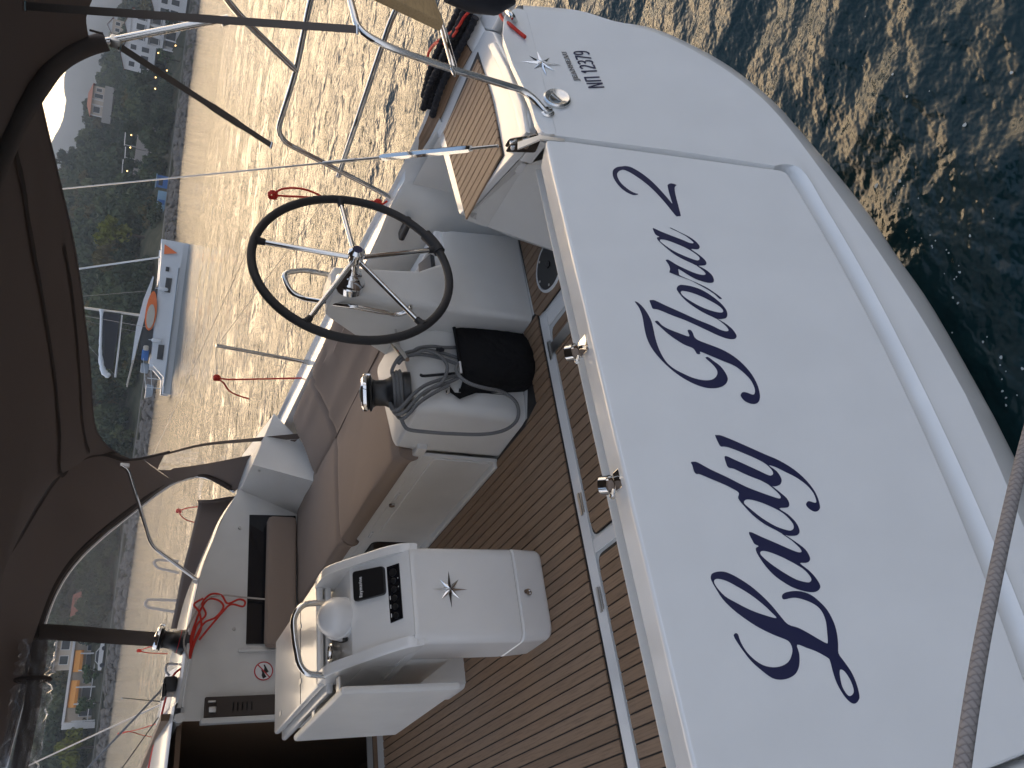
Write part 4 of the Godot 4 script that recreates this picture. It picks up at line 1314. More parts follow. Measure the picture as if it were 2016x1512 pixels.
	tube(st, [s0.lerp(s1, 0.055), s0.lerp(s1, 0.06), s0.lerp(s1, 0.18), s0.lerp(s1, 0.185)], [0.012, 0.0155, 0.0155, 0.012], 6)
	put(st, "turnbuckle", "steel", bs)
	st = S()
	tube(st, [s0.lerp(s1, 0.02), s0.lerp(s1, 0.056)], 0.006, 8)
	put(st, "thread", "steel_satin", bs)
	st = S()
	var dn := (s0 - s1).normalized()
	for o in [-0.014, 0.014]:
		var off := Vector3(o, 0, 0)
		slab(st, round_poly([s0 - dn * 0.03 + off + Vector3(0, 0.0, 0.02), s0 - dn * 0.03 + off - Vector3(0, 0.0, 0.02), s0 + dn * 0.09 + off - Vector3(0, 0.02, 0.03), s0 + dn * 0.09 + off + Vector3(0, -0.01, 0.035)], 0.012), 0.005, 0.001)
	for o in [-0.01, 0.05]:
		lathe(st, s0 + dn * o + Vector3(-0.024, 0, 0), Vector3(1, 0, 0), [[0.0, 0.0], [0.008, 0.0], [0.008, 0.05], [0.0, 0.05]], 10, -1)
	put(st, "toggle", "steel", bs)
	st = S()
	slab(st, [Vector3(2.2527, 1.5482, -1.632) + Vector3(0, 0.02, -0.03), Vector3(2.2155, 1.5535, -1.6336) + Vector3(0, 0.02, -0.03), Vector3(2.2477, 1.4967, -1.6228), Vector3(2.2392, 1.4122, -1.5975), Vector3(2.2527, 1.41, -1.5968), Vector3(2.2719, 1.4965, -1.6228)], 0.006, 0.001, Vector3(0, 0, 1))
	put(st, "chainplate", "steel_satin", bs)
	st = S()
	var q0: Vector3 = s0.lerp(s1, 0.985)
	tube(st, [q0, q0 + (far - q0) * 0.12], [0.03, 0.034], 12)
	put(st, "canvas_sleeve", "canvas_seam", bs)
	# stanchions, guard wires and their red lashings
	for q in [[Vector3(3.2, 1.6314, -4.4937), Vector3(3.2, 2.2548, -4.4361), "tall steel stanchion standing on the gunwale outboard of the sunbed cushion"], [Vector3(2.9, 1.8122, -12.3669), Vector3(2.9, 2.3404, -12.0832), "short steel stanchion rising beyond the cabin winch"]]:
		var sn := thing("stanchion", q[2], "stanchion", q[0], "guard rail stanchions")
		st = S()
		tube(st, [q[0], q[1]], 0.0125, 10)
		put(st, "post", "steel", sn)
		st = S()
		lathe(st, q[0], q[1] - q[0], [[0.03, -0.01], [0.03, 0.01], [0.018, 0.02], [0.016, 0.06]], 14, 0)
		put(st, "socket", "steel_satin", sn)
	lashing(Vector3(3.2, 2.1973, -4.8037), [Vector3(3.2, 2.1159, -4.8044), Vector3(3.2, 1.8994, -4.7494), Vector3(3.2, 1.6209, -4.6739)], [Vector3(3.2, 2.1475, -4.8561), Vector3(3.2, 2.094, -4.9484), Vector3(3.2, 2.0263, -4.9938), Vector3(3.2, 1.9537, -5.019)], 0.02, "red lashing with a curled tail tied between guard wire and gunwale beside the stanchion")
	lashing(Vector3(3.18, 2.1711, -3.0424), [Vector3(3.18, 2.1145, -3.0324), Vector3(3.18, 2.0161, -3.0097), Vector3(3.18, 1.8655, -2.9787), Vector3(3.16, 1.672, -2.9184)], [Vector3(3.18, 2.1339, -2.9872), Vector3(3.18, 2.0533, -2.9587), Vector3(3.18, 1.9738, -2.9672), Vector3(3.18, 1.9149, -2.9938)], 0.02, "red lashing knotted just above the top of the steering wheel")
	lashing(Vector3(3.16, 1.6548, -2.9207), [Vector3(3.16, 1.6314, -2.9251), Vector3(3.16, 1.6125, -2.8965)], [Vector3(3.16, 1.6596, -2.9413), Vector3(3.16, 1.6655, -2.9585)], 0.016, "small red knot at the foot of the stern rail")
	lashing(Vector3(3.3, 2.1978, -7.1406), [Vector3(3.3, 2.1299, -7.0679), Vector3(3.3, 2.0295, -7.0231)], [Vector3(3.3, 2.1709, -7.2347), Vector3(3.3, 2.1093, -7.327), Vector3(3.3, 2.0067, -7.3829)], 0.02, "red lashing seen through the clear sprayhood window")
	lashing(Vector3(2.9, 2.2823, -9.9758), [Vector3(2.9, 2.1926, -10.0593), Vector3(2.9, 1.9751, -10.1139)], [Vector3(2.9, 2.2075, -9.8659), Vector3(2.9, 2.1408, -9.7943)], 0.02, "red lashing behind the cabin winch")
	lashing(Vector3(2.9, 2.2567, -14.2204), [Vector3(2.9, 2.1263, -14.0841), Vector3(2.9, 1.964, -13.9237), Vector3(2.9, 1.7791, -13.639)], [Vector3(2.9, 2.1474, -14.0783), Vector3(2.9, 1.9305, -14.3838), Vector3(2.9, 1.7386, -14.6208)], 0.02, "red lashing nearest the bottom edge of the photo beyond the cabin roof")
	for q in [[Vector3(3.2, 2.2517, -4.458), Vector3(3.2, 2.1973, -4.8037), "thin guard wire between the tall stanchion and a red knot"], [Vector3(3.17, 2.229, -2.766), Vector3(3.18, 2.1711, -3.0424), "thin guard wire from the stern rail to the red knot above the wheel"], [Vector3(3.2, 1.9122, -3.0361), Vector3(3.2, 2.2517, -4.458), "faint lower guard wire crossing the bright water behind the wheel"], [Vector3(3.19, 2.1694, -3.0519), Vector3(3.3, 2.4928, -6.1733), "faint upper guard wire running forward over the bright water"]]:
		var w := thing("guard_wire", q[2], "wire", q[0], "guard wires")
		st = S()
		tube(st, [q[0], q[1]], 0.0016, 6)
		put(st, "wire", "wire", w)
	# lines by the cabin roof
	for q in [[Vector3(1.4707, 2.8236, -7.6), Vector3(1.5342, 2.2387, -6.6), 0.006, "wire", "steel shroud wire slanting past the orange awnings"], [Vector3(1.1677, 2.6853, -6.9), Vector3(1.4852, 2.2804, -5.95), 0.007, "grey_line", "grey control line leading to the black rope clutch"], [Vector3(1.1673, 2.4537, -7), Vector3(1.4225, 2.258, -6.5), 0.004, "black_line", "thin dark line crossing below the red lashing"]]:
		var w := thing("line", q[4], "rope" if q[3] != "wire" else "wire", q[1])
		st = S()
		tube(st, [q[0] + (q[0] - q[1]) * 0.5, q[1]], q[2], 8, false, 1.0, 20.0)
		put(st, "strand", q[3], w)

func lashing(k: Vector3, down: Array, tail: Array, r: float, label: String) -> void:
	var t := thing("lashing", label, "rope", k, "red guard wire lashings")
	var st := S()
	var kn := []
	for i in 22:
		var a := TAU * i / 7.0
		kn.append(k + Vector3(r * 0.5 * sin(a * 1.3), r * cos(a), r * sin(a)))
	tube(st, cat(kn, 2), 0.006, 6, false, 1.0, 20.0)
	put(st, "knot", "red_line", t)
	st = S()
	tube(st, cat([k] + down, 4), 0.0055, 6, false, 1.0, 20.0)
	tube(st, cat([k] + tail, 5), 0.0055, 6, false, 1.0, 20.0)
	put(st, "rope", "red_line", t)

func strap(called: String, label: String, a: Vector3, b: Vector3, w: float, bulge: float) -> void:
	var t := thing(called, label, "strap", b)
	var st := S()
	var d := (b - a).normalized()
	var side := d.cross(Vector3(0.5, 0.2, -0.7)).normalized() * w * 0.5
	var n := d.cross(side).normalized() * 0.0015
	var rows := []
	var k := 14
	for i in k + 1:
		var p := a.lerp(b, float(i) / k)
		var s := side * (1.0 + bulge * (0.8 if i in [8, 9, 10] else 0.0))
		rows.append([p - s - n, p + s - n, p + s + n, p - s + n, p - s - n])
	grid(st, rows, -1)
	put(st, "webbing", "webbing", t)
	for e in [a, b]:
		st = S()
		tube(st, [e - side * 1.2, e + side * 1.2], 0.006, 8)
		put(st, "buckle", "steel", t)

func canvas() -> void:
	# sun canopy over the cockpit on its bent bows
	var t := thing("bimini", "dark brown canvas sun canopy stretched over the cockpit on steel bows", "canopy", Vector3(1.1, 3.15, -3.5))
	var bow := bend([Vector3(3.02, 2.5338, -2.0175), Vector3(2.96, 2.7918, -2.1327), Vector3(2.9, 2.9971, -2.2159), Vector3(2.84, 3.0959, -2.2828), Vector3(2.66, 3.19, -2.42), Vector3(1.9, 3.26, -2.45), Vector3(1.12, 3.28, -2.46), Vector3(0.0, 3.24, -2.44), Vector3(-0.7, 2.9, -2.4)], 0.12, 5)
	var st := S()
	tube(st, bow, 0.0135, 12)
	put(st, "bow", "steel", t)
	tubes(t, "aft_bow", "steel", [Vector3(3.15, 2.2219, -2.2613), Vector3(3.02, 2.5625, -1.9496), Vector3(2.95, 2.95, -1.35), Vector3(2.6, 3.16, -1.2), Vector3(1.12, 3.24, -1.15)], 0.0135, 0.15)
	st = S()
	lathe(st, Vector3(3.02, 2.5472, -2.0291) + Vector3(-0.012, -0.012, -0.012), Vector3(1, 1, 1), [[0.018, 0.0], [0.02, 0.01], [0.02, 0.02], [0.0, 0.022]], 12, 0)
	box(st, Vector3(2.925, 2.9115, -2.1905), Vector3(0.04, 0.04, 0.04), 0.008)
	put(st, "clamp", "steel_satin", t)
	# main cloth: from the bow forward to the sprayhood
	st = S()
	var edge := [Vector3(2.86, 3.1701, -2.4076), Vector3(2.88, 3.1373, -2.6591), Vector3(2.9, 3.0973, -2.9375), Vector3(2.92, 3.0217, -3.4841), Vector3(2.94, 2.9449, -4.3364), Vector3(2.95, 2.8767, -5.2258), Vector3(2.96, 2.6868, -5.5898)]
	var rows := []
	for i in edge.size():
		var e: Vector3 = edge[i]
		var k := float(i) / (edge.size() - 1)
		var cy: float = e.y + lerpf(0.09, 0.50, k * k * k)
		if i == edge.size() - 1:
			rows.append([e, Vector3(2.8765, 2.9512, -5.47), Vector3(2.5, 3.1615, -5.47), Vector3(1.12, 3.49, -5.47), Vector3(0.1, 3.44, -5.47), Vector3(-0.7, 3.1, -5.47)])
			continue
		rows.append([e, Vector3(2.74, e.y + 0.03 + 0.08 * k * k, e.z + 0.02), Vector3(2.2, cy - 0.015, lerpf(-2.44, -5.5, k)), Vector3(1.12, cy + 0.015, lerpf(-2.46, -5.5, k)), Vector3(0.1, cy - 0.01, lerpf(-2.46, -5.5, k)), Vector3(-0.7, e.y, lerpf(-2.4, -5.5, k))])
	var fr := fine(rows, 5, 6)
	var nz := FastNoiseLite.new()
	nz.frequency = 0.9
	nz.seed = 3
	for r in fr.size():
		for c in fr[r].size():
			var p: Vector3 = fr[r][c]
			fr[r][c] = p + Vector3(0, 0.018 * nz.get_noise_2d(p.x * 2.2, p.z * 0.7) * min(1.0, c / 5.0), 0)
	grid(st, fr, 0)
	put(st, "cloth", "canvas", t)
	st = S()   # hem and sewn seams
	var hem := []
	for r in fr: hem.append(r[0])
	tube(st, hem, 0.006, 6)
	put(st, "hem", "canvas", t)
	for c in [8, 16]:
		var row := []
		for r in fr.size():
			var p: Vector3 = fr[r][c]
			row.append([p + Vector3(-0.03, -0.004, 0), p + Vector3(0.03, -0.004, 0)])
		st = S()
		grid(st, row, 0)
		put(st, "seam_band", "canvas_seam", t)
	var row2 := []
	for i in range(14, 27):
		var p: Vector3 = fr[i][4]
		row2.append([p + Vector3(-0.018, -0.004, 0), p + Vector3(0.018, -0.004, 0)])
	st = S()
	grid(st, row2, 0)
	put(st, "seam_band", "canvas_seam", t)
	# sleeve round the bow and the aft cloth
	st = S()
	var sl := []
	for i in bow.size():
		if bow[i].y > 2.93: sl.append(bow[i])
	tube(st, sl, 0.034, 12, false, 1.0)
	put(st, "bow_sleeve", "canvas", t)
	st = S()
	var ab := [Vector3(2.9, 2.9939, -2.2102), Vector3(2.84, 3.0959, -2.2828), Vector3(2.66, 3.20, -2.42), Vector3(1.9, 3.27, -2.45), Vector3(1.12, 3.29, -2.46), Vector3(0.0, 3.25, -2.44)]
	var af := [Vector3(2.93, 2.99, -2.0228), Vector3(2.86, 3.02, -1.35), Vector3(2.6, 3.18, -1.22), Vector3(1.9, 3.25, -1.2), Vector3(1.12, 3.27, -1.2), Vector3(0.0, 3.24, -1.2)]
	var mid := []
	for i in ab.size(): mid.append(ab[i].lerp(af[i], 0.5) + Vector3(0, 0.02, 0))
	grid(st, fine([af, mid, ab], 5, 4), 0)
	put(st, "aft_cloth", "canvas", t)
	for q in [[Vector3(2.9, 2.9988, -2.1585), Vector3(0, -0.045, 0.012)], [Vector3(2.86, 3.1674, -2.4549), Vector3(0, -0.035, 0.012)], [Vector3(2.7947, 3.2581, -2.3), Vector3(0.02, -0.06, -0.03)]]:
		st = S()
		box(st, q[0] + q[1] * 0.5, Vector3(0.010, 0.045, 0.004), 0.001)
		put(st, "zip_tab", "canvas_seam", t)
	strap("webbing_strap", "long grey webbing strap from the canopy corner down to the inner stern rail", Vector3(2.62, 3.1577, -1.9207), Vector3(2.5402, 2.1585, -1.6), 0.026, 0.0)
	strap("webbing_strap", "black webbing strap bunched in the middle, running down to the stern rail bend", Vector3(2.91, 2.8956, -2.1969), Vector3(3.15, 2.2436, -2.7006), 0.026, 0.35)
	sprayhood()

func sprayhood() -> void:
	var t := thing("sprayhood", "dark brown canvas sprayhood with clear windows over the companionway", "sprayhood", Vector3(1.5, 2.2, -5.9))
	var A := [Vector3(2.98, 1.5526, -5.0404), Vector3(3, 1.8796, -5.2112), Vector3(3, 2.2023, -5.3525), Vector3(2.98, 2.452, -5.5107), Vector3(2.9075, 2.6546, -5.5), Vector3(2.9397, 2.8194, -5.5), Vector3(2.8923, 2.9526, -5.5), Vector3(2.7567, 3.0694, -5.5), Vector3(2.5138, 3.164, -5.5), Vector3(2.2525, 3.2474, -5.5), Vector3(1.7, 3.46, -5.5), Vector3(1.12, 3.5, -5.5)]
	var B := [Vector3(2.9098, 1.8996, -5.9), Vector3(3.0224, 2.0539, -5.95), Vector3(3.0703, 2.1539, -6), Vector3(3.0358, 2.2615, -6), Vector3(2.9676, 2.3712, -6), Vector3(2.7686, 2.5619, -6), Vector3(2.5537, 2.7543, -6), Vector3(2.3498, 2.9033, -6), Vector3(2.1442, 2.9911, -6), Vector3(1.8891, 3.0365, -6), Vector3(1.5087, 3.0742, -6), Vector3(1.0692, 3.1098, -6)]
	var a := cat(A, 5)
	var b := cat(B, 5)
	var st := S()
	var rows := []
	var wn := []
	for i in a.size():
		var m1: Vector3 = a[i].lerp(b[i], 0.33) + Vector3(0.03, 0.05, 0)
		var m2: Vector3 = a[i].lerp(b[i], 0.66) + Vector3(0.03, 0.05, 0)
		rows.append([a[i], m1, m2, b[i]])
	# the side panel has a window: cloth above, a strip fore and aft of it, clear sheet between
	var up := []
	for i in range(18, rows.size()): up.append(rows[i])
	up.reverse()
	grid(st, up, 0)
	var aft := []
	var fwd := []
	var clear := []
	for i in range(0, 19):
		var k: float = clamp((i - 2) / 14.0, 0.0, 1.0)
		var w0 := lerpf(0.10, 0.06, k)
		var w1 := lerpf(0.30, 0.62, sin(k * PI * 0.8))
		if i < 2: w1 = w0 + 0.005
		if i >= 16: w0 = lerpf(0.1, 0.45, (i - 15) / 3.0); w1 = lerpf(0.62, 0.46, (i - 15) / 3.0)
		var p0: Vector3 = a[i].lerp(b[i], w0)
		var p1: Vector3 = a[i].lerp(b[i], w1)
		aft.append([a[i], p0])
		clear.append([p0, p1])
		fwd.append([p1, b[i]])
	for g in [aft, fwd]:
		g.reverse()
		grid(st, g, 0)
	put(st, "cloth", "canvas", t)
	st = S()
	clear.reverse()
	grid(st, clear, 0)
	put(st, "side_window", "clear_vinyl", t)
	# bows
	st = S()
	tube(st, b, 0.0125, 10)
	put(st, "front_bow", "steel", t)
	st = S()
	tube(st, b.map(func(q): return q + Vector3(0.02, 0.03, 0.015)), 0.022, 8)
	put(st, "bow_sleeve", "canvas_seam", t)
	st = S()
	var aa := []
	for i in range(14, a.size()): aa.append(a[i])
	tube(st, aa, range(aa.size()).map(func(i): return 0.009 if i < 7 else 0.02), 10)
	put(st, "aft_bow_sleeve", "canvas_seam", t)
	# front window, its skirt and the central zip
	st = S()
	var lo := [Vector3(2.9629, 2.1487, -6.2), Vector3(2.9646, 2.1226, -6.2), Vector3(2.9892, 2.1066, -6.25), Vector3(2.9918, 2.0891, -6.3), Vector3(2.9034, 2.095, -6.3), Vector3(2.7729, 2.1131, -6.3), Vector3(2.6245, 2.1331, -6.3), Vector3(2.5203, 2.1496, -6.35), Vector3(2.3567, 2.1689, -6.4), Vector3(2.0155, 2.2038, -6.4)]
	var hi := []
	for i in 10: hi.append(B[i])
	lo = cat(lo, 5)
	hi = cat(hi, 5)
	rows = []
	var nz := FastNoiseLite.new()
	nz.frequency = 1.6
	for i in range(8, hi.size()):
		var r := []
		for j in 13:
			var k := j / 12.0
			var p: Vector3 = hi[i].lerp(lo[i], k)
			r.append(p + Vector3(0, 0, -0.05 * sin(k * PI) + 0.012 * nz.get_noise_2d(i * 0.25, k * 0.8) * sin(k * PI)))
		rows.append(r)
	grid(st, rows, 0)
	put(st, "front_window", "clear_vinyl", t)
	st = S()
	rows = []
	for i in range(0, lo.size()):
		var p: Vector3 = lo[i]
		var k := float(i) / lo.size()
		rows.append([p + Vector3(0, 0.03, 0), p + Vector3(0, -0.10, 0.02), p + Vector3(0.02, -0.22, 0.05), p + Vector3(0.05, -0.5, 0.1)])
	grid(st, rows, 0)
	put(st, "skirt", "canvas", t)
	st = S()
	var zp := cat([Vector3(1.8731, 3.0511, -5.98), Vector3(1.8864, 2.8715, -6.06), Vector3(1.9064, 2.6237, -6.2), Vector3(1.9426, 2.3354, -6.4), Vector3(1.9259, 2.1969, -6.4)], 4)
	var zr := []
	for q in zp: zr.append([q + Vector3(-0.055, 0, 0), q + Vector3(-0.02, 0, 0.018), q + Vector3(0.02, 0, 0.018), q + Vector3(0.05, 0, 0)])
	grid(st, zr, 0)
	put(st, "zip_strip", "canvas_seam", t)
	# strut
	tubes(t, "strut", "steel", [Vector3(2.8557, 2.7063, -5.5), Vector3(2.8285, 2.6592, -5.5), Vector3(2.6513, 2.5895, -5.52), Vector3(2.3149, 2.459, -5.58), Vector3(2.1072, 2.1351, -5.66)], 0.0125, 0.06)
	st = S()
	lathe(st, Vector3(2.1072, 2.1351, -5.66), Vector3(0, 1, 0), [[0.02, -0.03], [0.02, 0.02], [0.014, 0.04]], 12, 0)
	box(st, Vector3(2.8618, 2.6817, -5.5), Vector3(0.03, 0.06, 0.02), 0.006)
	put(st, "strut_fitting", "steel_satin", t)
	# rolled-up centre window held by a strap
	st = S()
	var ax := cat([Vector3(1.7868, 3.0457, -5.9), Vector3(1.6664, 3.0359, -5.9), Vector3(1.5438, 3.0362, -5.88), Vector3(1.4176, 3.0304, -5.88), Vector3(1.2393, 3.034, -5.86), Vector3(1.0362, 3.0374, -5.84), Vector3(0.8565, 3.0433, -5.84)], 6)
	rows = []
	for i in ax.size():
		var r := []
		for s in 15:
			var an := TAU * s / 14.0
			var rad := 0.105 + 0.035 * nz.get_noise_2d(i * 0.45, sin(an) * 2.0) + 0.02 * nz.get_noise_2d(i * 1.3 + 40.0, an * 2.0)
			if i in [11, 12, 13]: rad *= 0.72
			r.append(ax[i] + Vector3(0.0, cos(an) * rad * 1.0, sin(an) * rad * 0.55))
		rows.append(r)
	grid(st, rows, 0)
	var inn := []
	for i in ax.size():
		var r := []
		for s in 9:
			var k := s / 8.0 - 0.5
			r.append(ax[i] + Vector3(0, k * 0.17, 0.03 * sin(i * 0.8 + s * 1.7)))
		inn.append(r)
	grid(st, inn, 0)
	put(st, "rolled_window", "rolled_vinyl", t)
	st = S()
	tube(st, ax.map(func(q): return q + Vector3(0, -0.01, -0.02)), 0.045, 9)
	put(st, "rolled_edge", "canvas_seam", t)
	st = S()
	var lp := []
	for s in 16: lp.append(ax[12] + Vector3(0, cos(TAU * s / 16) * 0.095, sin(TAU * s / 16) * 0.055))
	tube(st, lp, 0.012, 6, true)
	put(st, "strap", "canvas_seam", t)

func winch(called: String, label: String, base: Vector3, top: Vector3, r: float) -> void:
	var t := thing(called, label, "winch", base, "deck winches")
	var ax := (top - base)
	var h := ax.length()
	ax = ax.normalized()
	var st := S()
	lathe(st, base, ax, [[0.0, 0.0], [r * 1.12, 0.0], [r * 1.14, h * 0.10], [r * 1.06, h * 0.20], [r * 1.0, h * 0.24], [r * 0.96, h * 0.34], [r * 0.80, h * 0.44], [r * 0.72, h * 0.52], [r * 0.70, h * 0.68], [r * 0.78, h * 0.74], [r * 0.98, h * 0.77], [r * 1.0, h * 0.80], [r * 0.86, h * 0.82], [r * 0.9, h * 0.84], [r * 0.98, h * 0.86]], 36, 0)
	put(st, "drum", "black_plastic", t)
	st = S()
	lathe(st, base + ax * h * 0.28, ax, [[r * 1.005, 0.0], [r * 1.015, 0.001], [r * 1.0, 0.004]], 36, 0)
	put(st, "red_band", "red_print", t)
	st = S()
	lathe(st, base, ax, [[r * 0.98, h * 0.855], [r * 1.02, h * 0.87], [r * 1.0, h * 0.93], [r * 0.86, h * 0.965], [r * 0.78, h * 0.95], [r * 0.74, h * 0.95], [r * 0.70, h * 0.97], [r * 0.24, h * 1.0], [r * 0.20, h * 0.99], [0.0, h * 0.97]], 36, 0)
	var s2 := put(st, "self_tailer", "chrome", t)
	st = S()
	var sd := ax.cross(Vector3(0, 0, 1)).normalized()
	tube(st, bend([base + ax * h * 0.9 + sd * r * 0.9, base + ax * h * 0.9 + sd * r * 1.25, base + ax * h * 0.78 + sd * r * 1.22], 0.02, 4), r * 0.1, 8)
	put(st, "feeder_arm", "chrome", s2)

func loose_things() -> void:
	winch("winch", "black winch with polished top wound with grey rope beside the taupe cushion", Vector3(2.0653, 1.52, -3.0313), Vector3(2.0694, 1.7447, -3.1), 0.086)
	winch("winch", "black winch on the edge of the cabin roof with red rope beside it", Vector3(1.7009, 2.1672, -5.7), Vector3(1.7367, 2.382, -5.7), 0.075)
	# black bag hanging on the plinth
	var bg := thing("rope_bag", "black fabric rope bag hanging on the winch plinth", "bag", Vector3(2.2394, 0.9037, -2.9))
	var st := S()
	var px := [[Vector3(2.4911, 1.3052, -2.94), Vector3(2.3716, 1.3118, -2.9), Vector3(2.2706, 1.3174, -2.88), Vector3(2.1609, 1.3165, -2.88), Vector3(2.1127, 1.2904, -2.92), Vector3(2.056, 1.3018, -2.96)],
		[Vector3(2.4857, 1.1938, -2.93), Vector3(2.3273, 1.2257, -2.86), Vector3(2.1982, 1.2383, -2.83), Vector3(2.1178, 1.2339, -2.84), Vector3(2.0751, 1.212, -2.88), Vector3(2.0662, 1.1846, -2.96)],
		[Vector3(2.4675, 1.0449, -2.92), Vector3(2.3053, 1.0891, -2.83), Vector3(2.177, 1.1098, -2.79), Vector3(2.0954, 1.1121, -2.8), Vector3(2.0725, 1.0836, -2.87), Vector3(2.085, 1.0463, -2.96)],
		[Vector3(2.4385, 0.9109, -2.9), Vector3(2.2768, 0.9581, -2.81), Vector3(2.1844, 0.9723, -2.79), Vector3(2.1079, 0.9755, -2.81), Vector3(2.0875, 0.9616, -2.88), Vector3(2.1059, 0.937, -2.96)],
		[Vector3(2.4728, 0.879, -2.93), Vector3(2.3396, 0.8789, -2.88), Vector3(2.2441, 0.8869, -2.88), Vector3(2.1559, 0.9058, -2.89), Vector3(2.1015, 0.9182, -2.93), Vector3(2.0969, 0.9166, -2.97)]]
	var fb := fine(px, 5, 5)
	var nz := FastNoiseLite.new()
	nz.frequency = 3.0
	for r in fb: for c in r.size(): r[c] += Vector3(0, 0, 0.012 * nz.get_noise_2d(r[c].x * 4.0, r[c].y * 2.0))
	grid(st, fb, 0)
	var back := fb.map(func(r): return r.map(func(q): return Vector3(q.x, q.y, -2.965 + 0.01 * sin(q.x * 20.0))))
	back.reverse()
	grid(st, back, 0)
	for c in [0, fb[0].size() - 1]:
		for i in fb.size() - 1: quad(st, fb[i][c], fb[i + 1][c], Vector3(fb[i + 1][c].x, fb[i + 1][c].y, -2.965), Vector3(fb[i][c].x, fb[i][c].y, -2.965), 3)
	put(st, "pouch", "bag_fabric", bg)
	st = S()
	var mo := cat([Vector3(2.5061, 1.2998, -2.95), Vector3(2.367, 1.3169, -2.895), Vector3(2.2639, 1.3239, -2.872), Vector3(2.1545, 1.323, -2.872), Vector3(2.1087, 1.2955, -2.915)], 5)
	tube(st, mo, 0.009, 8)
	put(st, "mouth_hem", "bag_fabric", bg)
	st = S()
	tube(st, [Vector3(2.1581, 1.3254, -2.865), Vector3(2.0983, 1.3224, -2.87)], 0.006, 8)
	put(st, "mouth_rod", "white_plastic", bg)
	st = S()
	tri(st, Vector3(2.0399, 1.3545, -2.955), Vector3(2.0431, 1.2446, -2.95), Vector3(2.0046, 1.3081, -2.952))
	tri(st, Vector3(2.0399, 1.3545, -2.955), Vector3(2.0046, 1.3081, -2.952), Vector3(2.075, 1.3483, -2.955))
	tri(st, Vector3(2.0643, 1.2996, -2.95), Vector3(2.0725, 1.1773, -2.95), Vector3(2.0103, 1.2979, -2.95))
	put(st, "flap", "bag_fabric", bg)
	st = S()
	lathe(st, Vector3(2.4953, 1.3028, -2.945), Vector3(0, 0, 1), [[0.012, -0.01], [0.012, 0.008], [0.009, 0.010], [0.0, 0.008]], 12, -1)
	put(st, "stud", "steel", bg)
	# grey sheet led round the winch into the bag
	var gs := thing("sheet_rope", "grey braided sheet wound on the winch, looping over the black bag and down the plinth", "rope", Vector3(2.2588, 1.3807, -2.93))
	var runs := [
		[Vector3(2.1239, 1.5995, -3.02), Vector3(2.1358, 1.6246, -2.97), Vector3(2.1949, 1.5893, -2.93), Vector3(2.2447, 1.5071, -2.94), Vector3(2.256, 1.4033, -2.94), Vector3(2.2271, 1.2999, -2.93)],
		[Vector3(2.1533, 1.6037, -2.94), Vector3(2.1931, 1.5647, -2.93), Vector3(2.2174, 1.4874, -2.93), Vector3(2.2104, 1.3855, -2.93), Vector3(2.1877, 1.3043, -2.93)],
		[Vector3(2.2165, 1.5412, -2.95), Vector3(2.2499, 1.5051, -2.93), Vector3(2.2666, 1.4356, -2.92), Vector3(2.2703, 1.3781, -2.92), Vector3(2.2909, 1.2982, -2.93)],
		[Vector3(2.2039, 1.5339, -2.93), Vector3(2.2286, 1.4783, -2.91), Vector3(2.2082, 1.4174, -2.9), Vector3(2.1598, 1.385, -2.89), Vector3(2.1136, 1.3845, -2.89), Vector3(2.0605, 1.4076, -2.91), Vector3(2.0331, 1.4531, -2.93), Vector3(1.9944, 1.4975, -2.94)],
		[Vector3(2.0201, 1.613, -3.06), Vector3(1.925, 1.6344, -2.98), Vector3(1.8903, 1.629, -2.93), Vector3(1.9201, 1.5971, -2.92), Vector3(1.9804, 1.5495, -2.92), Vector3(2.0459, 1.4818, -2.93), Vector3(2.0928, 1.3919, -2.93), Vector3(2.1279, 1.3109, -2.93)],
		[Vector3(2.0045, 1.6041, -3.06), Vector3(1.9099, 1.6258, -2.98), Vector3(1.8701, 1.6209, -2.93), Vector3(1.8891, 1.5899, -2.92), Vector3(1.9487, 1.5423, -2.92), Vector3(2.019, 1.4742, -2.93), Vector3(2.0726, 1.3735, -2.93), Vector3(2.1102, 1.3128, -2.93)],
		[Vector3(1.9958, 1.585, -3.06), Vector3(1.8955, 1.6125, -2.98), Vector3(1.857, 1.6044, -2.94), Vector3(1.8748, 1.5767, -2.92), Vector3(1.9342, 1.529, -2.92), Vector3(1.9992, 1.4561, -2.93), Vector3(2.0625, 1.3643, -2.93)],
		[Vector3(1.8627, 1.6054, -2.95), Vector3(1.8336, 1.59, -2.96), Vector3(1.8182, 1.5657, -2.965), Vector3(1.8211, 1.4948, -2.975), Vector3(1.8284, 1.3544, -2.98), Vector3(1.8454, 1.1972, -2.985), Vector3(1.8766, 1.0875, -2.985), Vector3(1.9202, 1.023, -2.97), Vector3(1.9609, 1.0115, -2.94), Vector3(2.0025, 1.038, -2.91), Vector3(2.0187, 1.1184, -2.87), Vector3(2.0007, 1.2299, -2.83), Vector3(2.0082, 1.3097, -2.82), Vector3(2.0454, 1.3493, -2.83), Vector3(2.0972, 1.3559, -2.85), Vector3(2.1488, 1.3322, -2.87)],
		[Vector3(2.1138, 1.494, -2.95), Vector3(2.1038, 1.4783, -2.94), Vector3(2.1256, 1.39, -2.94), Vector3(2.136, 1.3152, -2.93)]]
	for i in runs.size():
		st = S()
		tube(st, cat(runs[i], 8), 0.0086 if i < 8 else 0.007, 9, false, 1.0, 20.0)
		put(st, "strand", "grey_line" if i < 8 else "black_line", gs)
	st = S()
	var wb: Vector3 = Vector3(2.0653, 1.52, -3.0313)
	var wa: Vector3 = (Vector3(2.0694, 1.7447, -3.1) - wb).normalized()
	var wx := wa.cross(Vector3(0, 0, 1)).normalized()
	var wy := wa.cross(wx)
	var turns := []
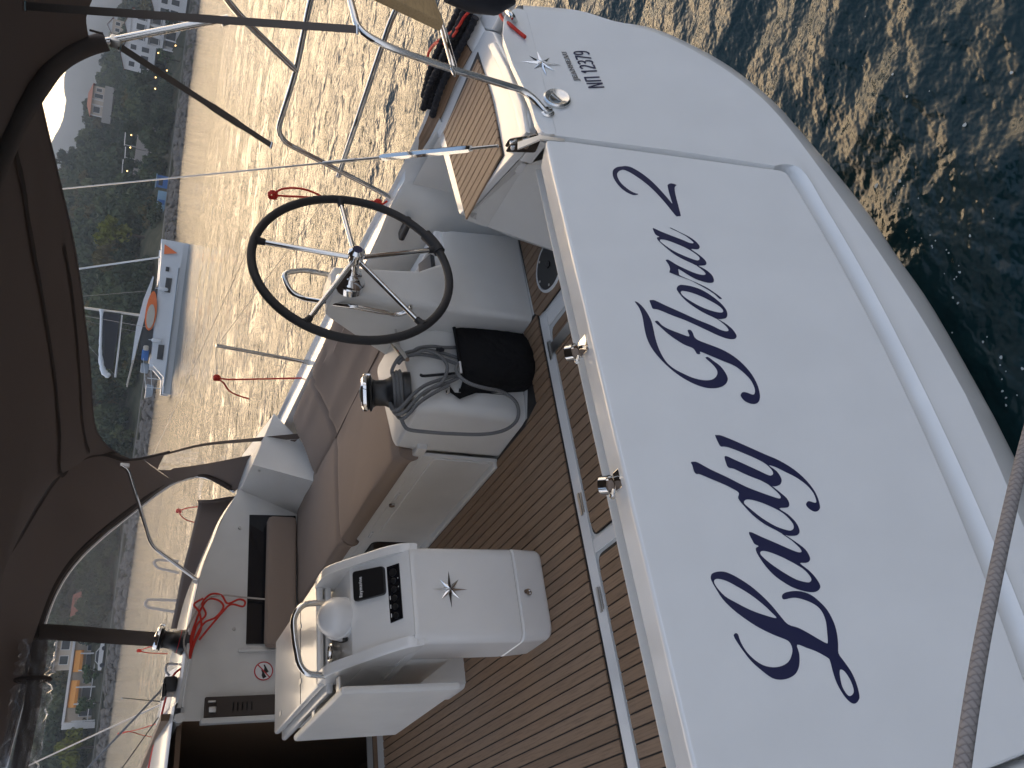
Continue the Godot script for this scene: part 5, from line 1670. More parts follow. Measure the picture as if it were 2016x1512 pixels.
	for i in 60: turns.append(wb + wa * (0.035 + 0.045 * i / 60.0) + (wx * cos(TAU * i / 20.0) + wy * sin(TAU * i / 20.0)) * (0.104 - 0.010 * i / 60.0))
	tube(st, turns, 0.0085, 8, false, 1.0, 20.0)
	put(st, "turns", "grey_line", gs)
	st = S()
	lathe(st, Vector3(2.2658, 1.3748, -2.93), Vector3(-0.3, 1, 0.3), [[0.0, -0.004], [0.012, 0.0], [0.014, 0.02], [0.009, 0.03], [0.010, 0.036], [0.0, 0.042]], 12, 0)
	put(st, "rope_stop", "dark_rubber", gs)
	# block and track end behind the wheel
	var bl := thing("turning_block", "black rope block at the end of the sunbed cushion below the wheel", "block", Vector3(2.6078, 1.5, -3.2706))
	st = S()
	slab(st, [Vector3(2.6523, 1.54, -3.268), Vector3(2.4718, 1.54, -3.2744), Vector3(2.4033, 1.54, -3.1759), Vector3(2.4692, 1.54, -3.0476)], 0.05, 0.01, Vector3.UP)
	put(st, "cheek_plate", "black_plastic", bl)
	st = S()
	lathe(st, Vector3(2.409, 1.592, -2.9793), Vector3.UP, [[0.018, 0.0], [0.02, 0.008], [0.012, 0.010], [0.010, 0.0]], 14, 0)
	tube(st, [Vector3(2.3878, 1.592, -2.9756), Vector3(2.3248, 1.58, -2.9781)], 0.006, 8)
	put(st, "sheave_pin", "steel", bl)
	var hd := thing("winch_crank", "slim black and steel crank lying between the winch and the wheel", "crank", Vector3(2.2989, 1.55, -3.0283))
	st = S()
	tube(st, [Vector3(2.3733, 1.6, -3.0337), Vector3(2.1303, 1.585, -2.868)], 0.011, 8)
	put(st, "shaft", "steel", hd)
	st = S()
	tube(st, [Vector3(2.3982, 1.592, -3.0708), Vector3(2.1808, 1.575, -2.9314)], 0.012, 8)
	put(st, "grip", "black_plastic", hd)
	# black mooring rope with a red line on the side deck
	var mr := thing("mooring_rope", "thick black mooring rope coiled on the teak side deck", "rope", Vector3(3.4606, 1.5, -2.2259))
	var ends := [Vector3(3.3666, 1.515, -2.3896), Vector3(3.3571, 1.515, -1.843)]
	for k in 7:
		st = S()
		var o := Vector3(0.012 * sin(k * 2.1) + 0.028 * (k - 3) * 0.8, 0.012 + 0.022 * (k % 3), 0.0)
		var a: Vector3 = ends[0] + o + Vector3(0, 0, 0.02 * (k % 2))
		var b: Vector3 = ends[1] + o
		var m: Vector3 = a.lerp(b, 0.45) + Vector3(0.03 * sin(k * 1.7), 0.012, 0.02 * cos(k * 2.3))
		var cl := cat([a + Vector3(0.03, -0.012, 0.03), a + Vector3(0.01, -0.006, -0.012), a, a.lerp(m, 0.5) + Vector3(0, 0.008, 0), m, m.lerp(b, 0.5), b], 14)
		tube(st, cl, range(cl.size()).map(func(i): return 0.0165 + 0.0022 * sin(i * 1.9)), 9, false, 1.0, 12.0)
		put(st, "strand", "black_line", mr)
	var rr := thing("red_rope", "thin red rope trailing over the coiled black mooring rope", "rope", Vector3(3.5111, 1.55, -2.2211))
	for p in [[Vector3(3.2855, 1.55, -1.792), Vector3(3.3034, 1.57, -1.8624), Vector3(3.3068, 1.58, -1.9286), Vector3(3.4706, 1.57, -2.0936), Vector3(3.6081, 1.56, -2.2423), Vector3(3.6295, 1.55, -2.3249), Vector3(3.5383, 1.54, -2.3298), Vector3(3.4563, 1.53, -2.3186)], [Vector3(3.2933, 1.58, -1.9324), Vector3(3.3572, 1.58, -2.0434), Vector3(3.5354, 1.57, -2.175), Vector3(3.6138, 1.56, -2.2707)], [Vector3(3.3617, 1.57, -2.1223), Vector3(3.4358, 1.56, -2.2275), Vector3(3.4789, 1.54, -2.3149)]]:
		st = S()
		tube(st, cat(p, 6), 0.0065, 7, false, 1.0, 20.0)
		put(st, "strand", "red_line", rr)
	var ms := thing("deck_step", "short blue and steel fitting on the teak side deck", "fitting", Vector3(3.3795, 1.5, -1.9706))
	st = S()
	tube(st, [Vector3(3.3465, 1.51, -2.0057), Vector3(3.2904, 1.53, -1.9288), Vector3(3.3602, 1.51, -1.9146)], 0.010, 8)
	put(st, "bar", "chrome", ms)
	st = S()
	tube(st, [Vector3(3.3287, 1.505, -1.9855), Vector3(3.3539, 1.505, -1.9164)], 0.006, 8)
	put(st, "blue_strip", "blue_plastic", ms)
	# red halyards hung at the cabin winch
	var rh := thing("halyard_coil", "loose coil of red rope hanging down the cabin bulkhead from its winch", "rope", Vector3(1.884, 2.0101, -5.58))
	for p in [[Vector3(1.5989, 2.1571, -5.62), Vector3(1.7068, 2.1667, -5.6), Vector3(1.7995, 2.1474, -5.58), Vector3(1.8837, 2.1214, -5.58), Vector3(1.9525, 2.0779, -5.58), Vector3(1.9426, 2.0146, -5.57), Vector3(1.8978, 1.9801, -5.57), Vector3(1.8295, 2.0247, -5.57), Vector3(1.796, 2.0891, -5.57), Vector3(1.733, 2.1276, -5.58), Vector3(1.6312, 2.1593, -5.62)],
		[Vector3(1.5699, 2.1662, -5.63), Vector3(1.6838, 2.159, -5.6), Vector3(1.7796, 2.138, -5.57), Vector3(1.8432, 2.09, -5.56), Vector3(1.9178, 2.1166, -5.56), Vector3(1.9838, 2.065, -5.57), Vector3(1.9775, 1.997, -5.57), Vector3(1.9187, 1.9567, -5.56), Vector3(1.947, 1.8862, -5.56), Vector3(1.9333, 1.8462, -5.56), Vector3(1.8983, 1.8581, -5.56), Vector3(1.9119, 1.9337, -5.56), Vector3(1.8602, 1.9862, -5.56), Vector3(1.7494, 2.0689, -5.56), Vector3(1.6837, 2.1183, -5.58)],
		[Vector3(1.5507, 2.1649, -5.63), Vector3(1.6611, 2.1464, -5.59), Vector3(1.7564, 2.1129, -5.56), Vector3(1.86, 2.1318, -5.56), Vector3(1.9142, 2.1655, -5.57), Vector3(1.9556, 2.1113, -5.57)],
		[Vector3(1.5406, 2.1912, -5.66), Vector3(1.5115, 2.2363, -5.7), Vector3(1.4753, 2.2566, -5.74), Vector3(1.4488, 2.2526, -5.76), Vector3(1.4448, 2.2281, -5.76), Vector3(1.48, 2.2086, -5.74)],
		[Vector3(1.423, 2.2667, -5.78), Vector3(1.3089, 2.2737, -6.1), Vector3(1.1513, 2.2813, -6.6), Vector3(0.9898, 2.2835, -6.8)]]:
		st = S()
		tube(st, cat(p, 6), 0.0068, 7, false, 1.0, 20.0)
		put(st, "strand", "red_line", rh)
	st = S()
	tube(st, cat([Vector3(1.5671, 2.1671, -5.62), Vector3(1.6905, 2.2063, -5.62), Vector3(1.833, 2.1652, -5.58), Vector3(1.9489, 2.095, -5.57), Vector3(1.9776, 1.984, -5.57), Vector3(1.9648, 1.8523, -5.57), Vector3(1.9519, 1.7048, -5.57)], 6), 0.006, 7, false, 1.0, 20.0)
	put(st, "flecked_strand", "white_fleck_line", rh)
	var rc := thing("rope_clutch", "black rope clutch on the edge of the cabin roof", "rope clutch", Vector3(1.4456, 2.2352, -5.75))
	st = S()
	box(st, Vector3(1.4478, 2.2596, -5.78), Vector3(0.10, 0.09, 0.16), 0.02)
	put(st, "body", "black_plastic", rc)
	st = S()
	box(st, Vector3(1.4127, 2.2917, -5.76), Vector3(0.085, 0.03, 0.12), 0.01)
	put(st, "lever", "black_gloss", rc)
	tubes(rc, "guide_loop", "white_plastic", [Vector3(1.5928, 2.2169, -5.8), Vector3(1.601, 2.2854, -5.8), Vector3(1.5494, 2.2872, -5.8), Vector3(1.5229, 2.2607, -5.8)], 0.008, 0.02, 8)
	for q in [[[Vector3(2.7363, 2.1809, -6.9), Vector3(2.7446, 2.3529, -6.9), Vector3(2.7178, 2.3697, -6.9), Vector3(2.6751, 2.3391, -6.9), Vector3(2.6354, 2.1733, -6.9)], "white rope loop behind the window beside the steel strut"], [[Vector3(2.4042, 2.156, -6.9), Vector3(2.4108, 2.391, -6.9), Vector3(2.3694, 2.4057, -6.9), Vector3(2.3448, 2.3775, -6.9), Vector3(2.3081, 2.164, -6.9)], "white rope loop behind the window nearest the dark zip strip"]]:
		var wl := thing("rope_loop", q[1], "rope", q[0][2], "white rope loops")
		st = S()
		tube(st, bend(q[0], 0.03, 4), 0.012, 8, false, 1.0, 20.0)
		put(st, "rope", "white_fleck_line", wl)
	# grey mooring line close to the camera
	var ml := thing("mooring_line", "thick grey braided mooring line crossing in front of the transom", "rope", Vector3(0.2471, 1.6404, -0.6847))
	st = S()
	tube(st, cat([Vector3(0.7653, 1.2444, -0.5465), Vector3(0.5455, 1.3954, -0.6284), Vector3(0.4075, 1.5099, -0.6574), Vector3(0.2739, 1.6191, -0.6803), Vector3(0.1663, 1.7038, -0.6976), Vector3(0.063, 1.7742, -0.7174), Vector3(-0.0317, 1.8422, -0.7294), Vector3(-0.111, 1.9173, -0.7208)], 10), 0.0096, 14, false, 1.0, 22.0)
	put(st, "rope", "mooring_line", ml)

func sea_y(x: float, z: float, near: float) -> float:
	var h := 0.0
	for w in [[0.62, -0.78, 1.9, 0.020, 0.3], [0.90, -0.43, 1.15, 0.014, 1.7], [0.35, -0.94, 2.9, 0.022, 4.1], [0.99, 0.1, 0.62, 0.0065, 2.2], [0.5, -0.86, 0.44, 0.004, 0.9]]:
		if w[2] > near * 3.0:
			h += w[3] * sin(TAU / w[2] * (w[0] * x + w[1] * z) + w[4] + 0.8 * sin(x * 0.31 + z * 0.17 + w[4]))
	return h

func water() -> void:
	var m := mk("sea", lin(0.006, 0.020, 0.022), 0.07, 0.0, 0.36)
	m.normal_enabled = true
	m.normal_texture = noise_tex(2048, 0.012, 11, null, true, 20.0, 5)
	m.normal_scale = 0.5
	triplanar(m, Vector3(0.085, 0.085, 0.13))
	var nz := FastNoiseLite.new()
	nz.frequency = 0.55
	nz.fractal_octaves = 3
	nz.seed = 12
	var az := []
	var a := -0.35
	while a < 1.62:
		az.append(a)
		a += 0.0045
	while a < TAU - 0.35 - 0.06:
		az.append(a)
		a += 0.06
	az.append(TAU - 0.35)
	var rad := [0.02]
	var r := 0.9
	while r < 6000.0:
		rad.append(r)
		r *= 1.014 if r < 60.0 else (1.06 if r < 400.0 else 1.4)
	var v := PackedVector3Array()
	var idx := PackedInt32Array()
	for i in rad.size():
		var sp: float = rad[i] * 0.012
		for b in az:
			var x: float = rad[i] * sin(b)
			var z: float = -rad[i] * cos(b)
			var y: float = sea_y(x, z, sp) + (0.022 * nz.get_noise_2d(x * 1.3 + z * 0.6, z * 2.1 - x) * clamp(1.5 - sp * 2.0, 0.0, 1.0))
			v.append(Vector3(x, y, z))
	var n := az.size()
	for i in rad.size() - 1:
		for j in n - 1:
			var c := i * n + j
			idx.append_array([c, c + n, c + n + 1, c, c + n + 1, c + 1])
	var ar := []
	ar.resize(Mesh.ARRAY_MAX)
	ar[Mesh.ARRAY_VERTEX] = v
	ar[Mesh.ARRAY_INDEX] = idx
	var am := ArrayMesh.new()
	am.add_surface_from_arrays(Mesh.PRIMITIVE_TRIANGLES, ar)
	var st := SurfaceTool.new()
	st.create_from(am, 0)
	st.generate_normals()
	tag(put_mesh(st.commit(), "sea", "sea"), "", "", "", "structure")
	# flecks of foam drifting by the stern
	mk("foam", lin(0.36, 0.40, 0.40), 0.8)
	var fst := S()
	for i in 6: tri(fst, Vector3.ZERO, Vector3(cos(TAU * i / 6) * (0.7 + 0.3 * (i % 2)), 0.0, sin(TAU * i / 6)), Vector3(cos(TAU * (i + 1) / 6) * (0.7 + 0.3 * ((i + 1) % 2)), 0.0, sin(TAU * (i + 1) / 6)))
	fst.generate_normals()
	var fm := MultiMesh.new()
	fm.transform_format = MultiMesh.TRANSFORM_3D
	fm.mesh = fst.commit()
	fm.instance_count = 110
	var fr := RandomNumberGenerator.new()
	fr.seed = 44
	for i in 110:
		var q := Vector3(fr.randf_range(0.6, 4.6), 0, fr.randf_range(-2.4, -0.6))
		if i < 45: q = Vector3(fr.randf_range(0.8, 2.2), 0, -1.32 + fr.randfn(0, 0.05))
		var s := 0.003 + 0.008 * pow(fr.randf(), 3.0)
		q.y = sea_y(q.x, q.z, q.length() * 0.012) + 0.022 * nz.get_noise_2d(q.x * 1.3 + q.z * 0.6, q.z * 2.1 - q.x) + 0.006
		fm.set_instance_transform(i, Transform3D(Basis(Vector3.UP, fr.randf() * TAU).scaled(Vector3(s, 1, s * fr.randf_range(0.5, 1.2))), q))
	var fi := MultiMeshInstance3D.new()
	fi.multimesh = fm
	fi.material_override = M["foam"]
	fi.name = "foam_flecks"
	add_child(fi)
	tag(fi, "tiny pale foam flecks floating on the dark water by the stern", "foam", "", "stuff")

# --- the far shore, laid out by bearing from the yacht (degrees to starboard of the bow)
var bank := [[-60.0, 260.0], [-12.0, 175.0], [2.0, 150.0], [9.4, 136.0], [12.6, 133.0], [20.2, 121.0], [29.6, 113.0], [36.2, 111.0], [41.8, 112.0], [46.2, 137.0], [50.1, 149.0], [55.0, 172.0], [62.0, 190.0], [80.0, 230.0], [110.0, 300.0]]
var crest := [[-60.0, 30.0], [-12.0, 28.0], [9.0, 27.0], [20.0, 28.0], [30.0, 28.0], [38.0, 26.5], [42.0, 24.5], [44.2, 22.5], [45.8, 22.0], [47.2, 19.5], [48.7, 18.0], [51.1, 16.5], [52.5, 15.0], [55.0, 13.5], [62.0, 12.0], [80.0, 11.0], [110.0, 10.0]]

func along(t: Array, a: float) -> float:
	for i in t.size() - 1:
		if a <= t[i + 1][0]: return lerpf(t[i][1], t[i + 1][1], clamp((a - t[i][0]) / (t[i + 1][0] - t[i][0]), 0.0, 1.0))
	return t[-1][1]

var hn := FastNoiseLite.new()

func land_y(a: float, d: float) -> float:   # height of the ground d metres behind the waterline
	if d < 0.0: return -1.5
	var h: float = 1.1 * smoothstep(0.0, 2.2, d) + 0.25 * smoothstep(2.0, 12.0, d)
	h += 2.6 * smoothstep(11.0, 26.0, d) + along(crest, a) * smoothstep(18.0, 190.0, d) * (1.0 - 0.35 * smoothstep(200.0, 420.0, d))
	if d > 14.0: h += 2.2 * hn.get_noise_2d(a * 6.0, d * 0.35) * smoothstep(14.0, 60.0, d)
	return h

func at(a: float, r: float, y := 0.0) -> Vector3:
	return Vector3(sin(deg_to_rad(a)) * r, y, -cos(deg_to_rad(a)) * r)

func leaf_mesh(seed_: int, n: int, leaf: float, squash: float, taper: float) -> ArrayMesh:   # crown of many small leaf clumps in a unit ball
	var r := RandomNumberGenerator.new()
	r.seed = seed_
	var st := S()
	var lobes := []
	for i in 9:
		var q := Vector3(r.randfn(0, 0.42), r.randf_range(-0.55, 0.7), r.randfn(0, 0.42))
		q *= Vector3(1.0 - taper * max(q.y, 0.0), 1, 1.0 - taper * max(q.y, 0.0))
		lobes.append([q, r.randf_range(0.28, 0.5) * (1.0 - 0.5 * taper * max(q.y, 0.0))])
	for i in n:
		var l: Array = lobes[r.randi() % lobes.size()]
		var d := Vector3(r.randfn(), r.randfn(), r.randfn()).normalized()
		var c: Vector3 = l[0] + d * l[1] * pow(r.randf(), 0.28)
		c.y *= squash
		var u := d.cross(Vector3(r.randfn(), r.randfn(), r.randfn())).normalized() * leaf * r.randf_range(0.6, 1.3)
		var w := (d + Vector3(r.randfn(), r.randfn(), r.randfn()) * 0.5).cross(u).normalized() * leaf * r.randf_range(0.6, 1.3)
		var bulge := d * leaf * 0.35
		tri(st, c - u, c + w * 0.9 + bulge, c + u * 0.8)
		tri(st, c - u, c + u * 0.8, c - w * 0.8 + bulge)
	st.generate_normals()
	return st.commit()

func trunk_mesh(h: float, r0: float) -> ArrayMesh:
	var st := S()
	tube(st, [Vector3(0, -0.5, 0), Vector3(0.05, h * 0.3, 0), Vector3(-0.05, h * 0.65, 0.08), Vector3(0.02, h, 0)], [r0, r0 * 0.8, r0 * 0.55, r0 * 0.2], 7)
	for k in 5:
		var a := TAU * k / 5.0
		tube(st, [Vector3(0, h * (0.4 + 0.08 * k), 0), Vector3(cos(a) * h * 0.16, h * (0.55 + 0.07 * k), sin(a) * h * 0.16), Vector3(cos(a) * h * 0.26, h * (0.66 + 0.06 * k), sin(a) * h * 0.26)], [r0 * 0.45, r0 * 0.3, r0 * 0.1], 5)
	st.generate_normals()
	return st.commit()

var crowns := []

func tree(label: String, base: Vector3, h: float, w: float, m: String, kind: int) -> void:
	var t := thing("cypress_tree" if kind == 2 else "tree", label, "tree", base, "trees on the far shore")
	var tr := put_mesh(trunk_mesh(h * 0.8, h * 0.035), "trunk", "bark", t)
	tr.position = Vector3.ZERO
	var c := put_mesh(crowns[kind], "crown", m, t)
	c.transform = Transform3D(Basis(Vector3.UP, base.x).scaled(Vector3(w, h * 0.5, w)), Vector3(0, h * 0.55, 0))

func shore() -> void:
	hn.seed = 5
	hn.frequency = 0.05
	hn.fractal_octaves = 3
	var m := mk("hillside", lin(0.085, 0.082, 0.055), 0.95, 0.0, 0.2)
	m.albedo_texture = noise_tex(512, 0.02, 61, [PackedFloat32Array([0.0, 0.45, 0.6, 1.0]), PackedColorArray([lin(0.35, 0.4, 0.3), lin(0.7, 0.72, 0.6), lin(1, 0.95, 0.85), lin(1, 1, 1)])])
	triplanar(m, Vector3(0.03, 0.03, 0.03))
	m = mk("far_hill", lin(0.055, 0.065, 0.06), 1.0, 0.0, 0.1)
	m.albedo_texture = noise_tex(512, 0.03, 62, grey(0.45, 1.0))
	triplanar(m, Vector3(0.008, 0.008, 0.008))
	m = mk("asphalt", lin(0.16, 0.15, 0.145), 0.9, 0.0, 0.2)
	m.albedo_texture = noise_tex(256, 0.03, 63, grey(0.7, 1.0))
	triplanar(m, Vector3(0.2, 0.2, 0.2))
	m = mk("rock", lin(0.21, 0.185, 0.16), 0.9, 0.0, 0.2)
	m.albedo_texture = noise_tex(256, 0.02, 64, grey(0.5, 1.0))
	triplanar(m, Vector3(0.5, 0.5, 0.5))
	mk("bark", lin(0.05, 0.04, 0.03), 0.9)
	m = mk("foliage", Color.WHITE, 0.8, 0.0, 0.25)
	m.vertex_color_use_as_albedo = true
	m.backlight_enabled = true
	m.backlight = lin(0.12, 0.14, 0.05)
	mk("foliage_dark", lin(0.03, 0.045, 0.022), 0.8, 0.0, 0.25)
	mk("foliage_green", lin(0.05, 0.085, 0.03), 0.8, 0.0, 0.25)
	mk("foliage_yellow", lin(0.13, 0.14, 0.02), 0.8, 0.0, 0.25)
	mk("white_wall", lin(0.62, 0.61, 0.6), 0.85, 0.0, 0.3)
	mk("cream_wall", lin(0.50, 0.42, 0.33), 0.85, 0.0, 0.3)
	mk("stone_wall", lin(0.34, 0.31, 0.28), 0.9, 0.0, 0.3)
	mk("tile_roof", lin(0.28, 0.10, 0.06), 0.85, 0.0, 0.3)
	mk("window_dark", lin(0.03, 0.035, 0.04), 0.15)
	mk("orange_awning", lin(0.62, 0.24, 0.035), 0.8)
	mk("blue_paint", lin(0.03, 0.13, 0.38), 0.5)
	mk("pale_blue_paint", lin(0.22, 0.36, 0.48), 0.5)
	mk("dark_cover", lin(0.02, 0.022, 0.028), 0.8)
	mk("orange_paint", lin(0.75, 0.16, 0.03), 0.4)
	mk("tan_pad", lin(0.5, 0.45, 0.38), 0.7)
	m = mk("lamp_glow", lin(1, 0.8, 0.5), 0.5)
	m.emission_enabled = true
	m.emission = Color(1.0, 0.78, 0.45)
	m.emission_energy_multiplier = 3.0
	# ground
	var st := S()
	var rows := []
	var ds := [-6.0, -1.0, 0.0, 0.8, 1.6, 2.4, 4.0, 7.0, 11.0, 15.0, 20.0, 26.0, 34.0, 44.0, 56.0, 70.0, 86.0, 104.0, 124.0, 146.0, 170.0, 200.0, 250.0, 330.0, 450.0]
	var a := -60.0
	while a <= 110.0:
		var row := []
		for d in ds: row.append(at(a, along(bank, a) + d, land_y(a, d)))
		rows.append(row)
		a += 1.0
	grid(st, rows, 0)
	tag(put(st, "hillside_terrain", "hillside"), "", "", "", "structure")
	st = S()
	rows = []
	a = -10.0
	while a <= 70.0:
		var rr := along(bank, a)
		rows.append([at(a, rr + 2.6, 1.45), at(a, rr + 7.0, 1.5)])
		a += 0.5
	grid(st, rows, 0)
	tag(put(st, "shore_road", "asphalt"), "", "", "", "structure")
	# far mountain, out in the haze
	st = S()
	rows = []
	for q in [[-60.0, 240.0], [0.0, 220.0], [20.0, 215.0], [35.0, 205.0], [42.0, 192.0], [44.75, 179.0], [45.8, 169.7], [46.7, 164.7], [47.6, 157.6], [48.5, 153.2], [49.2, 153.5], [49.7, 156.5], [50.3, 159.4], [51.0, 157.0], [51.8, 155.0], [53.3, 146.6], [55.1, 133.0], [64.0, 105.0], [80.0, 80.0], [110.0, 60.0]]:
		rows.append([at(q[0], 500.0, 0.0), at(q[0], 800.0, q[1] * 0.30), at(q[0], 1200.0, q[1] * 0.68), at(q[0], 1600.0, q[1]), at(q[0], 2100.0, q[1] * 0.6)])
	var fr := fine(rows, 8, 4)
	for r in fr: for c in range(1, r.size()): r[c].y += 3.0 * hn.get_noise_2d(r[c].x * 0.5, r[c].z * 0.5) * min(1.0, c / 6.0)
	grid(st, fr, 0)
	tag(put(st, "far_hill", "far_hill"), "", "", "", "structure")
	# trees
	crowns = [leaf_mesh(1, 420, 0.15, 0.8, 0.3), leaf_mesh(2, 420, 0.15, 1.0, 0.6), leaf_mesh(3, 360, 0.13, 1.1, 0.75)]
	var rg := RandomNumberGenerator.new()
	rg.seed = 99
	var keep := [[51.6, 57.5, 6.0, 30.0], [47.8, 51.0, 80.0, 108.0], [45.0, 48.6, 18.0, 42.0], [43.5, 46.6, -5.0, 16.0], [11.5, 17.6, 6.0, 28.0], [17.0, 21.8, 24.0, 48.0], [40.6, 43.3, 5.0, 26.0]]
	for kind in 2:
		var xs := []
		var cs := []
		for i in 3600:
			var b := rg.randf_range(-6.0, 66.0)
			var d := 13.0 + 210.0 * pow(rg.randf(), 1.25)
			var skip := false
			for k in keep:
				if b > k[0] and b < k[1] and d > k[2] and d < k[3]: skip = true
			var cl := hn.get_noise_2d(b * 14.0 + 200.0 * kind, d * 1.2)
			if skip or cl < -0.28 or (d < 30.0 and cl < (0.02 if b > 25.0 else -0.15)): continue
			if false: continue
			var s := rg.randf_range(1.5, 3.6) * (1.0 if d > 28.0 else 0.7)
			var hh := s * rg.randf_range(0.95, 1.35)
			var p := at(b, along(bank, b) + d, land_y(b, d) + hh * 0.75)
			xs.append(Transform3D(Basis(Vector3.UP, rg.randf() * TAU).scaled(Vector3(s, hh, s)), p))
			var g := rg.randf()
			var c := Vector3(0.034, 0.050, 0.028).lerp(Vector3(0.10, 0.12, 0.055), g * g)
			if rg.randf() < 0.08: c = Vector3(0.10, 0.085, 0.035)
			cs.append(Color(c.x, c.y, c.z))
		var mm := MultiMesh.new()
		mm.transform_format = MultiMesh.TRANSFORM_3D
		mm.use_colors = true
		mm.mesh = crowns[kind]
		mm.instance_count = xs.size()
		for i in xs.size():
			mm.set_instance_transform(i, xs[i])
			mm.set_instance_color(i, cs[i])
		var mi := MultiMeshInstance3D.new()
		mi.multimesh = mm
		mi.material_override = M["foliage"]
		mi.name = numbered("hillside_wood")
		add_child(mi)
		tag(mi, ["dense grey-green woodland covering the far hillside", "darker pointed trees mixed through the far hillside woodland"][kind], "woodland", "", "stuff")
	# boulders along the waterline
	st = S()
	var rk := SphereMesh.new()
	rk.radial_segments = 7
	rk.rings = 4
	var ra := rk.get_mesh_arrays()
	var rv: PackedVector3Array = ra[Mesh.ARRAY_VERTEX]
	var ri: PackedInt32Array = ra[Mesh.ARRAY_INDEX]
	for i in range(0, ri.size(), 3):
		var w := []
		for j in 3:
			var q: Vector3 = rv[ri[i + j]]
			w.append(q * (1.0 + 0.5 * hn.get_noise_3d(q.x * 60.0, q.y * 60.0, q.z * 60.0)))
		tri(st, w[0], w[1], w[2])
	st.generate_normals()
	var mm2 := MultiMesh.new()
	mm2.transform_format = MultiMesh.TRANSFORM_3D
	mm2.mesh = st.commit()
	mm2.instance_count = 2600
	for i in 2600:
		var b := rg.randf_range(-4.0, 64.0)
		var d := rg.randf_range(-0.6, 2.0)
		var s := 0.3 + 1.3 * pow(rg.randf(), 2.2)
		mm2.set_instance_transform(i, Transform3D(Basis(Vector3(rg.randfn(), rg.randfn(), rg.randfn()).normalized(), rg.randf() * 6.0).scaled(Vector3(s, s * 0.7, s)), at(b, along(bank, b) + d, 0.15 + 0.45 * d)))
	var rm := MultiMeshInstance3D.new()
	rm.multimesh = mm2
	rm.material_override = M["rock"]
	rm.name = "shore_boulders"
	add_child(rm)
	tag(rm, "pale boulders piled along the far waterline", "rocks", "", "stuff")
	buildings()
	# trees that stand out
	tree("bright yellow-green tree standing out from the dark woodland above the rocky shore", at(42.0, 134.0, 4.2), 6.4, 2.7, "foliage_yellow", 0)
	tree("slim dark cypress rising above the skyline beside the canopy edge", at(45.65, 290.0, 26.5), 8.0, 0.7, "foliage_dark", 2)
	tree("broad bushy tree beside the cypress on the skyline", at(46.1, 288.0, 25.5), 6.5, 2.6, "foliage_dark", 0)
	tree("round dark tree below the terrace awnings", at(46.4, 166.0, 5.0), 4.2, 1.7, "foliage_dark", 0)
	tree("round dark tree right of the terrace wall, nearest the shore road", at(48.7, 168.0, 4.8), 5.2, 2.4, "foliage_dark", 0)
	tree("green tree in front of the left orange awning", at(13.3, 143.0, 1.4), 3.4, 1.7, "foliage_green", 0)
	tree("green tree between the two orange awnings", at(15.0, 143.0, 1.4), 3.2, 1.6, "foliage_green", 0)
	tree("dark green tree at the right end of the restaurant with orange awnings", at(16.9, 142.0, 1.4), 3.6, 1.8, "foliage_dark", 0)
	tree("yellowish bushy tree at the lower frame edge beside the shore road", at(10.9, 146.0, 1.8), 5.6, 2.0, "foliage_yellow", 1)
	tree("dark bush in front of the white hotel", at(55.2, 181.0, 2.0), 3.8, 2.0, "foliage_dark", 0)
	tree("small green tree at the near corner of the white hotel", at(53.0, 178.0, 2.0), 4.2, 1.8, "foliage_green", 0)

func wall_box(st: SurfaceTool, f: Transform3D, x0: float, x1: float, y0: float, y1: float, z0: float, z1: float) -> void:
	box(st, f * Vector3((x0 + x1) * 0.5, (y0 + y1) * 0.5, (z0 + z1) * 0.5), Vector3(x1 - x0, y1 - y0, z1 - z0), 0.0, f.basis)

func facing(a: float, r: float, y: float, turn := 0.0) -> Transform3D:   # frame at a place on the shore, z towards the yacht
	var p := at(a, r, y)
	var n := Vector3(-p.x, 0, -p.z).normalized().rotated(Vector3.UP, turn)
	return Transform3D(Basis(Vector3.UP.cross(n), Vector3.UP, n), p)

func piece(t: Node3D, called: String, m: String, f: Transform3D, b: Array) -> MeshInstance3D:
	var st := S()
	wall_box(st, f, b[0], b[1], b[2], b[3], b[4], b[5])
	return put(st, called, m, t)

func gable(t: Node3D, f: Transform3D, x0: float, x1: float, y: float, h: float, z0: float, z1: float, m := "tile_roof") -> void:
	var st := S()
	var xm := (x0 + x1) * 0.5
	var p := [f * Vector3(x0 - 0.3, y, z0), f * Vector3(xm, y + h, z0), f * Vector3(x1 + 0.3, y, z0)]
	var q := [f * Vector3(x0 - 0.3, y, z1), f * Vector3(xm, y + h, z1), f * Vector3(x1 + 0.3, y, z1)]
	quad(st, p[0], p[1], q[1], q[0])
	quad(st, p[1], p[2], q[2], q[1])
	put(st, "roof", m, t)
	st = S()
	tri(st, f * Vector3(x0, y, z1 - 0.3), f * Vector3(xm, y + h - 0.1, z1 - 0.3), f * Vector3(x1, y, z1 - 0.3))
	put(st, "gable_wall", "white_wall", t)

func windows(t: Node3D, f: Transform3D, list: Array, z: float) -> void:
	for w in list:
		var o := piece(t, "window", "white_wall", f, [w[0] - 0.1, w[0] + w[2] + 0.1, w[1] - 0.1, w[1] + w[3] + 0.1, z - 0.05, z + 0.06])
		var st := S()
		wall_box(st, f, w[0], w[0] + w[2], w[1], w[1] + w[3], z, z + 0.09)
		put(st, "pane", "window_dark", o)

